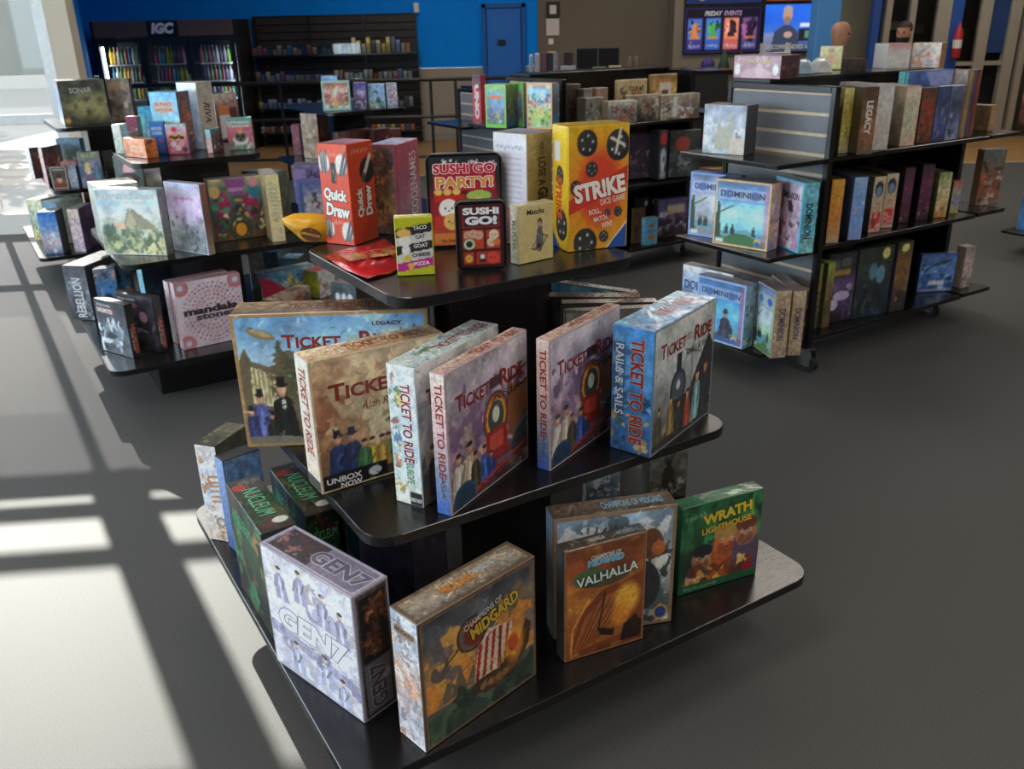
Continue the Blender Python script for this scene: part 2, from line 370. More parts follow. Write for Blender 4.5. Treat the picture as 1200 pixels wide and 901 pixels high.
GEO_TXT = '''gen -0.304 1.338 0.2190 48.5 0.088 0.294 0.299;midgard -0.177 1.259 0.2190 44.2 0.300 0.080 0.294;mythic 0.079 1.579 0.2190 11.7 0.278 0.059 0.308;valhalla 0.097 1.502 0.2190 22.7 0.196 0.035 0.278;wrath 0.381 1.727 0.2190 22.4 0.228 0.043 0.239;draft -0.825 2.032 0.2190 -19.2 0.066 0.140 0.286;aed1 -0.534 1.578 0.2190 31.8 0.077 0.272 0.289;aed2 -0.468 1.698 0.2190 30.5 0.075 0.280 0.258;bluespine -0.731 1.958 0.2190 41.2 0.101 0.050 0.270;navy -0.350 1.666 0.2190 -24.4 0.137 0.155 0.280;tealdark -0.388 1.725 0.2190 32.8 0.047 0.200 0.239;erblue 0.206 2.189 0.2190 5.1 0.097 0.060 0.158;deer 0.381 2.181 0.2190 11.0 0.116 0.060 0.233;us -0.397 1.585 0.5945 33.1 0.303 0.072 0.293;eu -0.182 1.521 0.5945 58.6 0.299 0.069 0.300;as1 -0.124 1.486 0.5945 57.9 0.296 0.035 0.300;as2 0.077 1.664 0.5945 53.9 0.295 0.033 0.298;rs 0.300 1.716 0.5945 52.6 0.300 0.102 0.295;legends -0.614 1.818 0.5945 1.9 0.433 0.092 0.321;rst1 0.107 2.210 0.5945 -31.7 0.233 0.030 0.270;rst2 0.094 2.067 0.5945 -6.2 0.225 0.044 0.271;rst3 0.123 2.004 0.5945 -0.9 0.230 0.035 0.272;rst4 0.127 1.937 0.5945 5.3 0.231 0.029 0.272;rst0 0.094 2.212 0.5945 38.1 0.102 0.019 0.292;dragon -1.245 4.231 0.2190 39.1 0.303 0.076 0.151;tanlow -1.073 3.830 0.2190 66.0 0.271 0.072 0.133;whitered -0.969 4.302 0.2190 57.1 0.118 0.100 0.141;figures -0.842 3.975 0.2190 -27.8 0.147 0.150 0.174;quick -0.453 2.144 0.9950 -27.8 0.088 0.100 0.241;code2 -0.343 2.242 0.9950 -17.8 0.072 0.140 0.224;party -0.188 2.058 0.9950 5.3 0.176 0.030 0.218;sushi -0.111 1.839 0.9950 7.2 0.107 0.035 0.148;taco -0.238 1.809 0.9950 7.4 0.080 0.030 0.125;gut -0.032 2.120 0.9950 -43.1 0.107 0.089 0.261;matcha 0.021 1.880 0.9950 38.6 0.102 0.028 0.129;strike 0.137 1.987 0.9950 20.4 0.152 0.089 0.281;rebel -2.114 4.040 0.2190 -11.5 0.121 0.300 0.268;bluebox1 -1.963 4.018 0.2190 15.9 0.097 0.070 0.250;bluebox2 -1.925 4.117 0.2190 17.3 0.092 0.070 0.240;war1 -1.776 3.589 0.2190 -34.1 0.219 0.039 0.236;war2 -1.708 3.638 0.2190 -27.2 0.230 0.042 0.246;manna1 -1.413 3.558 0.2190 35.8 0.286 0.053 0.296;manna2 -1.468 3.640 0.2190 41.2 0.271 0.053 0.282;tealnovel -1.743 4.046 0.2190 48.6 0.129 0.052 0.251;teo1 -1.776 3.789 0.5945 -10.3 0.296 0.057 0.285;teo2 -1.492 3.843 0.5945 -32.2 0.229 0.036 0.304;octo -1.346 3.970 0.5945 32.8 0.241 0.060 0.284;cream -1.080 3.949 0.5945 23.0 0.061 0.200 0.304;greenbrown -1.072 4.145 0.5945 69.6 0.084 0.200 0.284;lav -1.184 4.900 0.5945 0.6 0.156 0.100 0.214;bluechar -1.026 4.383 0.5945 28.3 0.115 0.086 0.202;skull -1.928 4.380 0.5945 5.5 0.133 0.050 0.345;whiteblue -1.772 4.362 0.5945 -29.2 0.098 0.058 0.320;whitebooks -1.886 4.047 0.5945 33.6 0.187 0.198 0.255;orange -1.722 4.052 0.9800 -36.7 0.172 0.058 0.081;whitestack -1.808 4.159 0.9800 -5.6 0.042 0.060 0.129;aquasmall -1.700 4.226 0.9800 16.5 0.064 0.050 0.199;bluebook -1.609 4.091 0.9800 9.2 0.061 0.050 0.142;bunny -1.618 4.168 0.9800 -17.4 0.148 0.092 0.267;cute -1.533 4.073 0.9800 8.4 0.092 0.030 0.134;riva -1.534 4.302 0.9800 -28.8 0.130 0.094 0.299;brownwhite -1.448 4.558 0.9800 47.6 0.127 0.100 0.229;tealcard -1.363 4.094 0.9800 -11.5 0.028 0.096 0.105;pinkpanda -1.292 4.190 0.9800 11.9 0.115 0.040 0.143;flask -1.711 4.096 0.9800 3.5 0.050 0.050 0.168;bluewall -1.312 4.552 0.2190 -5.2 0.086 0.219 0.191;greybox -1.362 4.478 0.2190 21.6 0.074 0.060 0.200;bluelow -1.225 4.579 0.2190 -7.2 0.096 0.115 0.147;sonar -2.709 5.589 0.9800 30.0 0.264 0.295 0.260;dice -2.530 5.855 0.9800 6.9 0.141 0.060 0.256;u3a -3.214 6.059 0.5945 54.4 0.159 0.052 0.207;u3b -2.934 5.680 0.5945 74.7 0.167 0.029 0.250;u3c -2.937 5.886 0.5945 -7.0 0.166 0.050 0.281;u3d -2.877 5.611 0.5945 15.3 0.094 0.030 0.138;u3e -2.780 5.645 0.5945 2.0 0.052 0.062 0.139;u3f -2.698 5.629 0.5945 14.1 0.133 0.060 0.222;u3f2 -2.695 5.986 0.5945 15.9 0.060 0.050 0.189;u3g -2.865 5.734 0.5945 -0.9 0.109 0.100 0.155;u3h -2.919 5.422 0.2190 8.8 0.109 0.140 0.266;u3h2 -3.209 5.868 0.2190 -11.0 0.113 0.200 0.272;u3h3 -3.059 5.773 0.2190 -27.1 0.148 0.200 0.273;u3i -2.760 5.482 0.2190 3.8 0.069 0.217 0.271;u3j -3.046 5.966 0.2190 9.8 0.143 0.050 0.298;u3k -2.886 6.009 0.2190 15.5 0.055 0.060 0.300;u4a -1.249 6.254 0.9800 7.7 0.190 0.060 0.192;u4b -1.045 6.316 0.9800 -2.4 0.090 0.060 0.177;u4c -0.951 6.349 0.9800 0.2 0.118 0.050 0.163;u4d -0.819 6.347 0.9800 17.1 0.072 0.050 0.167;u4e -1.305 6.562 0.9800 -1.1 0.116 0.050 0.213;u4m1 -1.548 6.849 0.5945 -30.8 0.165 0.129 0.328;u4m2 -1.673 7.049 0.5945 -0.8 0.063 0.100 0.225;u4m3 -1.262 6.772 0.5945 56.3 0.269 0.060 0.188;u4m4 -1.133 6.845 0.5945 53.0 0.170 0.060 0.193;u4m5 -1.007 6.867 0.5945 49.0 0.164 0.060 0.191;u4m6 -0.883 6.855 0.5945 10.1 0.083 0.060 0.196;yellowsp 1.424 3.836 0.9500 14.6 0.047 0.200 0.267;legacy 1.481 3.780 0.9500 10.6 0.072 0.200 0.272;whitesp 1.586 3.896 0.9500 13.9 0.084 0.280 0.271;creamsp 1.763 4.015 0.9500 15.6 0.077 0.260 0.256;redsp 1.866 4.082 0.9500 28.5 0.099 0.050 0.243;bluesp1 1.958 4.131 0.9500 32.3 0.092 0.050 0.245;bluesp2 2.040 4.181 0.9500 31.2 0.098 0.050 0.243;bigblue 1.826 4.195 0.9500 23.1 0.299 0.040 0.308;thin0 2.152 4.274 0.9500 42.3 0.025 0.120 0.304;thin1 2.175 4.286 0.9500 41.8 0.025 0.120 0.303;thin2 2.197 4.297 0.9500 41.4 0.025 0.120 0.303;thin3 2.226 4.315 0.9500 40.9 0.025 0.120 0.303;darkred 1.809 4.246 0.9500 21.6 0.060 0.080 0.252;orangesp 1.395 3.781 0.5700 10.1 0.061 0.280 0.279;bluesp 1.512 3.836 0.5700 9.7 0.064 0.280 0.277;ti1 1.655 3.970 0.5700 19.6 0.066 0.280 0.255;ti2 1.749 4.063 0.5700 11.6 0.063 0.280 0.253;pur1 1.877 4.164 0.5700 15.2 0.055 0.200 0.263;pur2 1.982 4.214 0.5700 12.1 0.065 0.200 0.267;creamgr 2.091 4.263 0.5700 11.4 0.069 0.150 0.220;lastsp 2.208 4.350 0.5700 12.9 0.050 0.150 0.164;yg1 1.397 3.840 0.1500 26.0 0.035 0.150 0.312;yg2 1.450 3.857 0.1500 34.3 0.053 0.150 0.311;space 1.474 3.915 0.1500 23.4 0.170 0.040 0.337;tealfr 1.634 3.974 0.1500 25.6 0.226 0.060 0.341;brownsp 1.853 4.067 0.1500 28.7 0.107 0.250 0.347;bluefr 2.128 4.392 0.1500 6.7 0.197 0.030 0.204;farmid 2.436 4.543 0.5700 3.7 0.121 0.060 0.283;fartop 2.407 4.496 0.9500 40.3 0.061 0.200 0.124;farlow 2.385 4.452 0.1500 22.4 0.067 0.060 0.221;castle 0.865 3.958 0.9500 -39.3 0.197 0.113 0.206;blgrey 0.836 4.029 0.5700 -43.5 0.253 0.043 0.290;domin 0.909 3.842 0.5700 -44.3 0.269 0.085 0.288;tealbox 1.165 3.822 0.5700 -75.6 0.223 0.069 0.296;dlow1 0.809 3.960 0.1500 -49.2 0.279 0.060 0.298;dlow2 0.847 3.804 0.1500 -51.4 0.266 0.073 0.289;dlow3 1.075 3.648 0.1500 -79.9 0.173 0.069 0.297;dlow4 1.171 3.776 0.1500 -87.2 0.270 0.058 0.289;concord 1.031 4.165 1.2500 -51.8 0.249 0.136 0.096;creamtop 1.602 4.719 1.2500 -26.1 0.107 0.063 0.111;darkbook 1.628 4.384 1.2500 9.7 0.097 0.060 0.059;longw1 1.905 4.622 1.2500 9.5 0.128 0.120 0.118;longw2 2.051 4.683 1.2500 -35.9 0.138 0.123 0.117;q1 0.360 5.748 0.9300 30.3 0.041 0.120 0.250;q2 0.375 5.493 0.9300 31.0 0.097 0.120 0.230;q3 0.469 5.352 0.9300 35.0 0.139 0.080 0.160;q4 0.543 5.487 0.9300 25.2 0.083 0.080 0.206;q5 0.467 5.456 0.9300 28.7 0.062 0.080 0.205;tour 0.672 5.536 0.9300 29.9 0.232 0.020 0.245;gold 0.895 5.671 0.9300 29.2 0.211 0.020 0.265;tr1 0.599 5.325 0.9300 22.7 0.194 0.080 0.140;tr2 0.724 5.518 0.9300 25.4 0.246 0.030 0.158;tr3 0.957 5.615 0.9300 26.3 0.296 0.080 0.147;purple2 0.777 5.659 0.5650 25.2 0.178 0.060 0.279;redskull 0.956 5.612 0.5650 26.1 0.067 0.100 0.302;redlogo 1.034 5.689 0.5650 18.9 0.225 0.060 0.291;brownf 0.821 5.641 0.1500 38.9 0.097 0.030 0.233;bluesm 0.886 5.578 0.1500 28.4 0.096 0.047 0.178;purfr 0.997 5.780 0.1500 23.3 0.229 0.060 0.258;dots 0.888 5.785 0.1500 45.6 0.179 0.060 0.271;green1 -0.117 5.229 0.9500 -32.2 0.142 0.127 0.236;green2 0.044 5.317 0.9500 -65.6 0.139 0.037 0.240;zoob 0.117 5.120 0.9500 -35.8 0.172 0.067 0.246;uno -0.234 6.502 0.8200 -19.0 0.066 0.102 0.358'''
GEO = {}
for ln in GEO_TXT.split(';'):
    p = ln.split()
    if p: GEO[p[0]] = [float(q) for q in p[1:]]

# ------------------------------------------------------------------ materials of the place
BLACK = mat('black_laminate', '161618', .2, noise=.25, nscale=3, bump=.12, bscale=9, spec=.6, stretch=(2, 40, 40))
BLACKM = mat('black_metal', '121214', .4)
EDGE = mat('black_edge_band', '26262a', .3)
FLOOR = mat('grey_resin_floor', '525252', .68, noise=.24, nscale=260, bump=.04, bscale=300, spec=.3)
WOOD = mat('oak_plank', 'a07c4c', .45, noise=.25, nscale=5, stretch=(1, 14, 1))
BLUE = mat('blue_wall_paint', '0088ee', .7, noise=.05, nscale=4, spec=.15)
BEIGE = mat('taupe_wall_paint', '7d7567', .7, noise=.05, nscale=4)
CREAM = mat('cream_post_paint', 'c9bfae', .6, noise=.05, nscale=4)
WHITE = mat('white_paint', 'd8d8d4', .5)
ALU = mat('brushed_aluminium', 'b9bab8', .35, .6, noise=.08, nscale=30)
TAN = mat('tan_frame_paint', '9c9284', .6, noise=.06, nscale=6)
CEIL = mat('ceiling_tile', 'b9b7b2', .85, noise=.05, nscale=10)
CHROME = mat('chrome', 'cfd2d4', .18, 1.0)
RUBBER = mat('black_rubber', '141414', .6)
SLATG = mat('grey_slat', '75787d', .4, noise=.08, nscale=12)
GROOVE = mat('pale_wood_groove', 'dcc6aa', .6, noise=.1, nscale=30)
DARKW = mat('dark_brown_slat', '2b231e', .5, noise=.2, nscale=10)
LED = mat('led_light', 'eef4ff', emit=16.0)
CONC = mat('pale_concrete', '6e6c67', .9, noise=.12, nscale=3)

def glass(name, tint, gloss=.06):
    m = bpy.data.materials.new(name); m.use_nodes = True; nt = m.node_tree; nt.nodes.clear()
    out = nt.nodes.new('ShaderNodeOutputMaterial'); tr = nt.nodes.new('ShaderNodeBsdfTransparent'); gl = nt.nodes.new('ShaderNodeBsdfGlossy'); mx = nt.nodes.new('ShaderNodeMixShader')
    fr = nt.nodes.new('ShaderNodeFresnel'); fr.inputs[0].default_value = 1.45
    tr.inputs[0].default_value = (*tint, 1); gl.inputs['Roughness'].default_value = .02
    nt.links.new(fr.outputs[0], mx.inputs[0]); nt.links.new(tr.outputs[0], mx.inputs[1]); nt.links.new(gl.outputs[0], mx.inputs[2]); nt.links.new(mx.outputs[0], out.inputs[0])
    return m
GLASS = glass('clear_glass', (.93, .96, .95))
def film():
    m = bpy.data.materials.new('grey_window_film'); m.use_nodes = True; nt = m.node_tree; nt.nodes.clear()
    out = nt.nodes.new('ShaderNodeOutputMaterial'); tr = nt.nodes.new('ShaderNodeBsdfTransparent'); tl = nt.nodes.new('ShaderNodeBsdfTranslucent'); df = nt.nodes.new('ShaderNodeBsdfDiffuse')
    tr.inputs[0].default_value = (.11, .11, .115, 1); tl.inputs[0].default_value = (.05, .052, .053, 1); df.inputs[0].default_value = (.12, .12, .12, 1)
    a = nt.nodes.new('ShaderNodeAddShader'); b = nt.nodes.new('ShaderNodeAddShader')
    nt.links.new(tr.outputs[0], a.inputs[0]); nt.links.new(tl.outputs[0], a.inputs[1]); nt.links.new(a.outputs[0], b.inputs[0]); nt.links.new(df.outputs[0], b.inputs[1]); nt.links.new(b.outputs[0], out.inputs[0])
    return m
FILM = film()
TINT = glass('tinted_glass', (.15, .15, .15))

# ------------------------------------------------------------------ room shell
def struct(name, mb, m, parent=None):
    o = mb.build(name, m, parent)
    if not parent: tag(o, kind='structure')
    return o
BACK = 13.05
struct('floor', MB().add([(-9, -5, 0), (8, -5, 0), (8, 9.75, 0), (-9, 9.75, 0)], [(0, 1, 2, 3)]), FLOOR)
fw = struct('floor_wood', MB().add([(-9, 9.75, -.004), (8, 9.75, -.004), (8, BACK, -.004), (-9, BACK, -.004)], [(0, 1, 2, 3)]), mat('dark_joint', '4a3820', .8))
pl = {}
for r in range(15):                                        # planks run along x
    for c in range(6):
        x0 = -7.2 + c * 2.5 + (r % 3) * .8; ln_ = 2.494
        key = 0
        if key not in pl:
            pl[key] = MB().box(0, ln_, 0, .215, -.003, .001).mesh('plank'); pl[key].materials.append(WOOD)
        o = bpy.data.objects.new('plank', pl[key]); COL.objects.link(o); o.parent = fw; o.location = (x0, 9.755 + r * .22, 0)

A5 = math.radians(5); SX = Vector((math.cos(A5), math.sin(A5), 0)); SN = Vector((-math.sin(A5), math.cos(A5), 0)); SP = Vector((-4.1, 7.17, 0))
def front(x): return 7.17 + (x + 4.1) * math.tan(A5)
ceiling = MB()
ceiling.add([(-9, -5, 3.5), (8, -5, 3.5), (8, 7.3, 3.5), (-3.3, 7.3, 3.5), (-9, 6.85, 3.5)], [(0, 1, 2, 3, 4)])
ceiling.add([(-3.3, 7.3, 3.5), (8, 7.3, 3.5), (8, BACK, 3.5), (-5.9, BACK, 3.5)], [(0, 1, 2, 3)])
struct('ceiling', ceiling, CEIL)
# back wall: blue above a taupe dado at the left, taupe at the right
wb = MB().box(-5.9, .47, BACK, BACK + .12, .98, 3.5)
struct('wall_back', wb, BLUE)
struct('trim_1', MB().box(-5.9, .47, BACK - .012, BACK + .12, 0, .975), mat('cream_dado_paint', '9a9080', .7, noise=.04))
struct('trim_2', MB().box(-5.9, .47, BACK - .03, BACK - .012, 0, .1, .004), mat('grey_skirting', '8d8a84', .5))
struct('wall_back_taupe', MB().box(.47, 2.27, BACK - .02, BACK + .12, 0, 3.5), mat('brown_taupe_paint', '6b6152', .7, noise=.05, nscale=3))
struct('wall_back_right', MB().box(2.27, 8.1, BACK - .5, BACK + .12, 0, 3.5), mat('beige_taupe_paint', '857d6c', .7, noise=.05, nscale=3))
struct('wall_right', MB().box(8, 8.12, -5, BACK, 0, 3.5), BEIGE)
wl = MB().box(-9.12, -9, -5, 6.9, 0, .4).box(-9.12, -9, -5, 6.9, 3.0, 3.5).box(-9.12, -9, -5, -4.5, .4, 3.0).box(-9.12, -9, 6.3, 6.9, .4, 3.0)
struct('wall_left', wl, BEIGE)
fl = MB(); [fl.box(-9.09, -9.03, y, y + .07, .4, 3.0) for y in (-4.5, -2.7, -.9, .9, 2.7, 4.5, 6.23)]; fl.box(-9.09, -9.03, -4.5, 6.3, .4, .47).box(-9.09, -9.03, -4.5, 6.3, 2.93, 3.0)
w6 = struct('window_6', fl, ALU)  # out-of-view window row, added so sky light fills the left side
for i in range(6): y = -4.43 + 1.8 * i; MB().add([(-9.06, y, .47), (-9.06, y + 1.73, .47), (-9.06, y + 1.73, 2.93), (-9.06, y, 2.93)], [(0, 1, 2, 3)]).build('pane', GLASS, w6)
# angled side wall behind the storefront's last post
for nm_, off, m_ in (('wall_side', 0, BLUE), ('wall_side_outside', .061, CREAM)):
    p0 = Vector((-3.37 - off, 7.30, 0)); q0 = Vector((-5.78 - off, BACK, 0)); nrm = Vector((-.06, -.0, 0)); side = MB()
    side.add([p0, q0, q0 + nrm, p0 + nrm] + [p + Vector((0, 0, 3.5)) for p in (p0, q0, q0 + nrm, p0 + nrm)], [(0, 3, 2, 1), (4, 5, 6, 7), (0, 1, 5, 4), (1, 2, 6, 5), (2, 3, 7, 6), (3, 0, 4, 7)])
    struct(nm_, side, m_)
# front wall behind the camera: an unseen tall window at the left, added for fill light
wf = MB()
for x0, x1 in ((-9, -7.6), (-4.6, 8)): wf.box(x0, x1, -5.1, -5, 0, 3.5)
wf.box(-7.6, -4.6, -5.1, -5, 2.9, 3.5); wf.box(-7.6, -4.6, -5.1, -5, 0, .5)
struct('wall_front', wf, BEIGE)
for i, x0 in enumerate((-7.6,)):
    fr = MB()
    for a, b in ((x0, x0 + .05), (x0 + 1.475, x0 + 1.525), (x0 + 2.95, x0 + 3)): fr.box(a, b, -5.07, -5.02, .5, 2.9)
    fr.box(x0, x0 + 3, -5.07, -5.02, .5, .55); fr.box(x0, x0 + 3, -5.07, -5.02, 2.85, 2.9)
    w_ = struct('window_%d' % (i + 2), fr, ALU)
    MB().add([(x0, -5.045, .5), (x0 + 3, -5.045, .5), (x0 + 3, -5.045, 2.9), (x0, -5.045, 2.9)], [(0, 1, 2, 3)]).build('pane', GLASS, w_)

# storefront at the left: aluminium frame, film on the lower panes, clear transom above
def sf(x, z, off=0.0):
    p = Vector((x, front(x), 0)) + SN * off; return (p.x, p.y, z)
def sbar(mb, x0, x1, z0, z1, t=.06):
    a, b = sf(x0, 0, -t / 2), sf(x1, 0, -t / 2); c, d = sf(x1, 0, t / 2), sf(x0, 0, t / 2)
    pts = [a, b, c, d]
    mb.add([(p[0], p[1], z) for z in (z0, z1) for p in pts], [(0, 3, 2, 1), (4, 5, 6, 7), (0, 1, 5, 4), (1, 2, 6, 5), (2, 3, 7, 6), (3, 0, 4, 7)])
STILES = [(-9, -8.9), (-7.65, -7.5), (-6.0, -5.85), (-4.205, -4.13), (-4.1, -4.035), (-3.56, -3.46)]
win = empty('window_1', (0, 0, 0)); tag(win, kind='structure')
for x0, x1 in STILES: m_ = MB(); sbar(m_, x0, x1, 2.25 if -4.21 < x0 < -4.03 else 0, 3.0); m_.build('mullion', ALU, win)
for x0, x1 in ((-4.165, -4.14),): m_ = MB(); sbar(m_, x0, x1, 0, 2.2495); m_.build('mullion', ALU, win)
MB().add([sf(-4.205, .12), sf(-4.17, .12), sf(-4.17, 2.25), sf(-4.205, 2.25)], [(0, 1, 2, 3)]).build('pane', FILM, win); MB().add([sf(-4.13, .12), sf(-4.035, .12), sf(-4.035, 2.25), sf(-4.13, 2.25)], [(0, 1, 2, 3)]).build('pane', FILM, win)
m_ = MB(); sbar(m_, -4.13, -4.1, 2.25, 3.0, .03); m_.build('mullion_seal', RUBBER, win)
for z0, z1 in ((0, .12), (.86, .93), (2.25, 2.333), (2.36, 2.417), (2.511, 2.569), (2.996, 3.06)): m_ = MB(); sbar(m_, -9, -3.46, z0, z1, .012 if z0 > 2.3 and z0 < 2.9 else .03); m_.build('transom_bar', ALU, win)
for x0, x1 in ((-8.9, -7.65), (-7.5, -6.0), (-5.85, -4.205), (-4.035, -3.56)):
    for z0, z1, mm in ((.12, .86, FILM), (.93, 1.22, FILM), (1.22, 1.95, TINT), (1.95, 2.25, FILM), (2.333, 2.36, GLASS), (2.417, 2.511, GLASS), (2.569, 2.996, GLASS)):
        MB().add([sf(x0, z0), sf(x1, z0), sf(x1, z1), sf(x0, z1)], [(0, 1, 2, 3)]).build('pane', mm, win)
m_ = MB(); sbar(m_, -9, -3.3, 3.06, 3.5, .12); struct('wall_storefront', m_, CREAM)
m_ = MB(); sbar(m_, -3.46, -3.29, 0, 3.5, .16); struct('trim_3', m_, CREAM)
m_ = MB(); sbar(m_, -9, -3.46, 0, .16, .09); struct('baseboard_left', m_, mat('white_sill', 'd6d4ce', .6))

# door in the blue wall
dr = empty('door_1', (0, 0, 0)); tag(dr, kind='structure')
MB().box(-.235, .235, BACK - .035, BACK, .0, 1.725, .004).build('door_leaf', mat('blue_door_paint', '0a6ac4', .5), dr)
for a, b in ((-.30, -.245), (.245, .30)): MB().box(a, b, BACK - .05, BACK, 0, 1.79, .004).build('door_frame', mat('dark_blue_trim', '0a54a0', .5), dr)
MB().box(-.30, .30, BACK - .05, BACK, 1.735, 1.79, .004).build('door_frame', MATS['dark_blue_trim'], dr)
MB().box(-.09, .02, BACK - .06, BACK - .034, 1.26, 1.33, .004).build('door_sign', BLACKM, dr)

# ceiling lights
for i in range(4):
    for j in range(4):
        x, y = (-5.0, -1.15, 2.3, 5.6)[i], (-3.2, .8, 6.1, 10.3)[j]
        if y > 7.3 and x < -4: continue
        t = empty('ceiling_light', (x, y, 3.5)); tag(t, 'square recessed ceiling light panel, row %s column %s' % ('ABCD'[j], 'ABCD'[i]), 'light', 'ceiling light panels')
        MB().box(-.62, .62, -.62, .62, -.03, -.0005).build('frame', WHITE, t)
        MB().add([(-.58, -.58, -.0315), (-.58, .58, -.0315), (.58, .58, -.0315), (.58, -.58, -.0315)], [(0, 1, 2, 3)]).build('diffuser', mat('lamp_diffuser', 'fff4e6', emit=LAMP), t)

# ------------------------------------------------------------------ outside, seen through the storefront glass
struct('ground', MB().add([(-40, 6.0, -.03), (-3, 7.4, -.03), (-8, 14, -.03), (-8, 60, -.03), (-60, 60, -.03), (-60, 6, -.03)], [(0, 1, 2, 3, 4, 5)]), CONC)
struct('ground_front', MB().add([(-40, -40, -.03), (40, -40, -.03), (40, -5.1, -.03), (-40, -5.1, -.03)], [(0, 1, 2, 3)]), CONC)
def tree(x, y, s, lab, col):
    t = empty('roadside_tree', (x, y, 0)); tag(t, lab, 'tree')
    MB().tube((0, 0, -.03), (.05, 0, 1.9 * s), .13 * s, 8, .07 * s).build('trunk', mat('bark', '5a4a3a', .9, noise=.3, nscale=9), t)
    rng = random.Random(int(x * 10)); mb = MB()
    for k in range(900):
        a = rng.uniform(0, 6.28); r = rng.uniform(0, 1) ** .5 * 1.3 * s; zz = rng.uniform(-1, 1)
        p = Vector((math.cos(a) * r * math.sqrt(1 - zz * zz), math.sin(a) * r * math.sqrt(1 - zz * zz), 2.6 * s + zz * 1.2 * s))
        d = Vector((rng.uniform(-1, 1), rng.uniform(-1, 1), rng.uniform(-1, 1))).normalized() * .13 * s; e_ = d.orthogonal().normalized() * .07 * s
        mb.add([p - d, p + e_, p + d, p - e_], [(0, 1, 2, 3)])
    tag(mb.build('foliage', mat('foliage_' + col, col, .8, noise=.3, nscale=8), t), kind='stuff')
tree(-9.6, 15.5, 1.0, 'yellow green tree outside the storefront glass', '9a9440')
tree(-12.5, 19.5, 1.2, 'darker green tree further off outside the storefront', '5f7040')
b_ = MB().box(-30, -9.5, 30, 34, -.03, 4.2, .02); o = b_.build('neighbour_building', mat('pale_stucco', 'c9c4b4', .9, noise=.08), None); tag(o, 'long pale low building across the car park outside', 'building')

# ------------------------------------------------------------------ tiered display stands
def stand(u, v, low, mid, top, zs, core, base, label):
    """low, mid, top = (u0, u1, v0, v1) relative to the stand's middle"""
    t = empty('tiered_display_stand', uv(u, v), YA); tag(t, label, 'display stand', 'tiered black display stands')
    MB().box(*base, 0, zs[0] - .028, .002).build('base', BLACK, t)
    for nm, r, z in (('lower_shelf', low, zs[0]), ('middle_shelf', mid, zs[1]), ('top_shelf', top, zs[2])):
        MB().rboard(*r, z - .024, z - .0005, .06).build(nm, BLACK, t)
    for z0, z1 in ((zs[0], zs[1] - .026), (zs[1], zs[2] - .026)):
        x0, x1, y0, y1 = core; k = .016
        MB().box(x0, x1, y0, y0 + k, z0, z1).build('core_panel', BLACK, t); MB().box(x0, x1, y1 - k, y1, z0, z1).build('core_panel', BLACK, t)
        MB().box(x0, x0 + k, y0 + k + .0005, y1 - k - .0005, z0, z1).build('core_panel', BLACK, t); MB().box(x1 - k, x1, y0 + k + .0005, y1 - k - .0005, z0, z1).build('core_panel', BLACK, t)
    return t
ZL, ZM = .219, .5945
stand(.967, 1.765, (-.61, .61, -.605, .605), (-.465, .465, -.435, .435), (-.30, .305, -.265, .29), (ZL, ZM, .995), (-.115, .15, -.12, .16), (-.4, .4, -.4, .4),
      'black tiered stand nearest the camera, with rounded shelves at three heights')
stand(.96, 4.28, (-.62, .62, -.62, .62), (-.47, .47, -.4, .56), (-.335, .225, -.235, .32), (ZL, ZM, .98), (-.21, .09, -.12, .28), (-.41, .41, -.40, .40),
      'black tiered stand behind the nearest one, at the edge of the sunny aisle')
stand(.92, 6.66, (-.62, .62, -.62, .62), (-.45, .45, -.475, .47), (-.375, .26, -.63, .2), (ZL, ZM, .98), (-.15, .18, -.1, .25), (-.4, .4, -.4, .4),
      'black tiered stand furthest away beside the storefront glass')
stand(2.52, 6.3, (-.62, .62, -.62, .62), (-.42, .46, -.2, .55), (-.34, .25, -.49, .5), (ZL, ZM, .98), (-.02, .24, .3, .5), (-.4, .4, -.4, .4),
      'black tiered stand in front of the black railing, by the card wall')

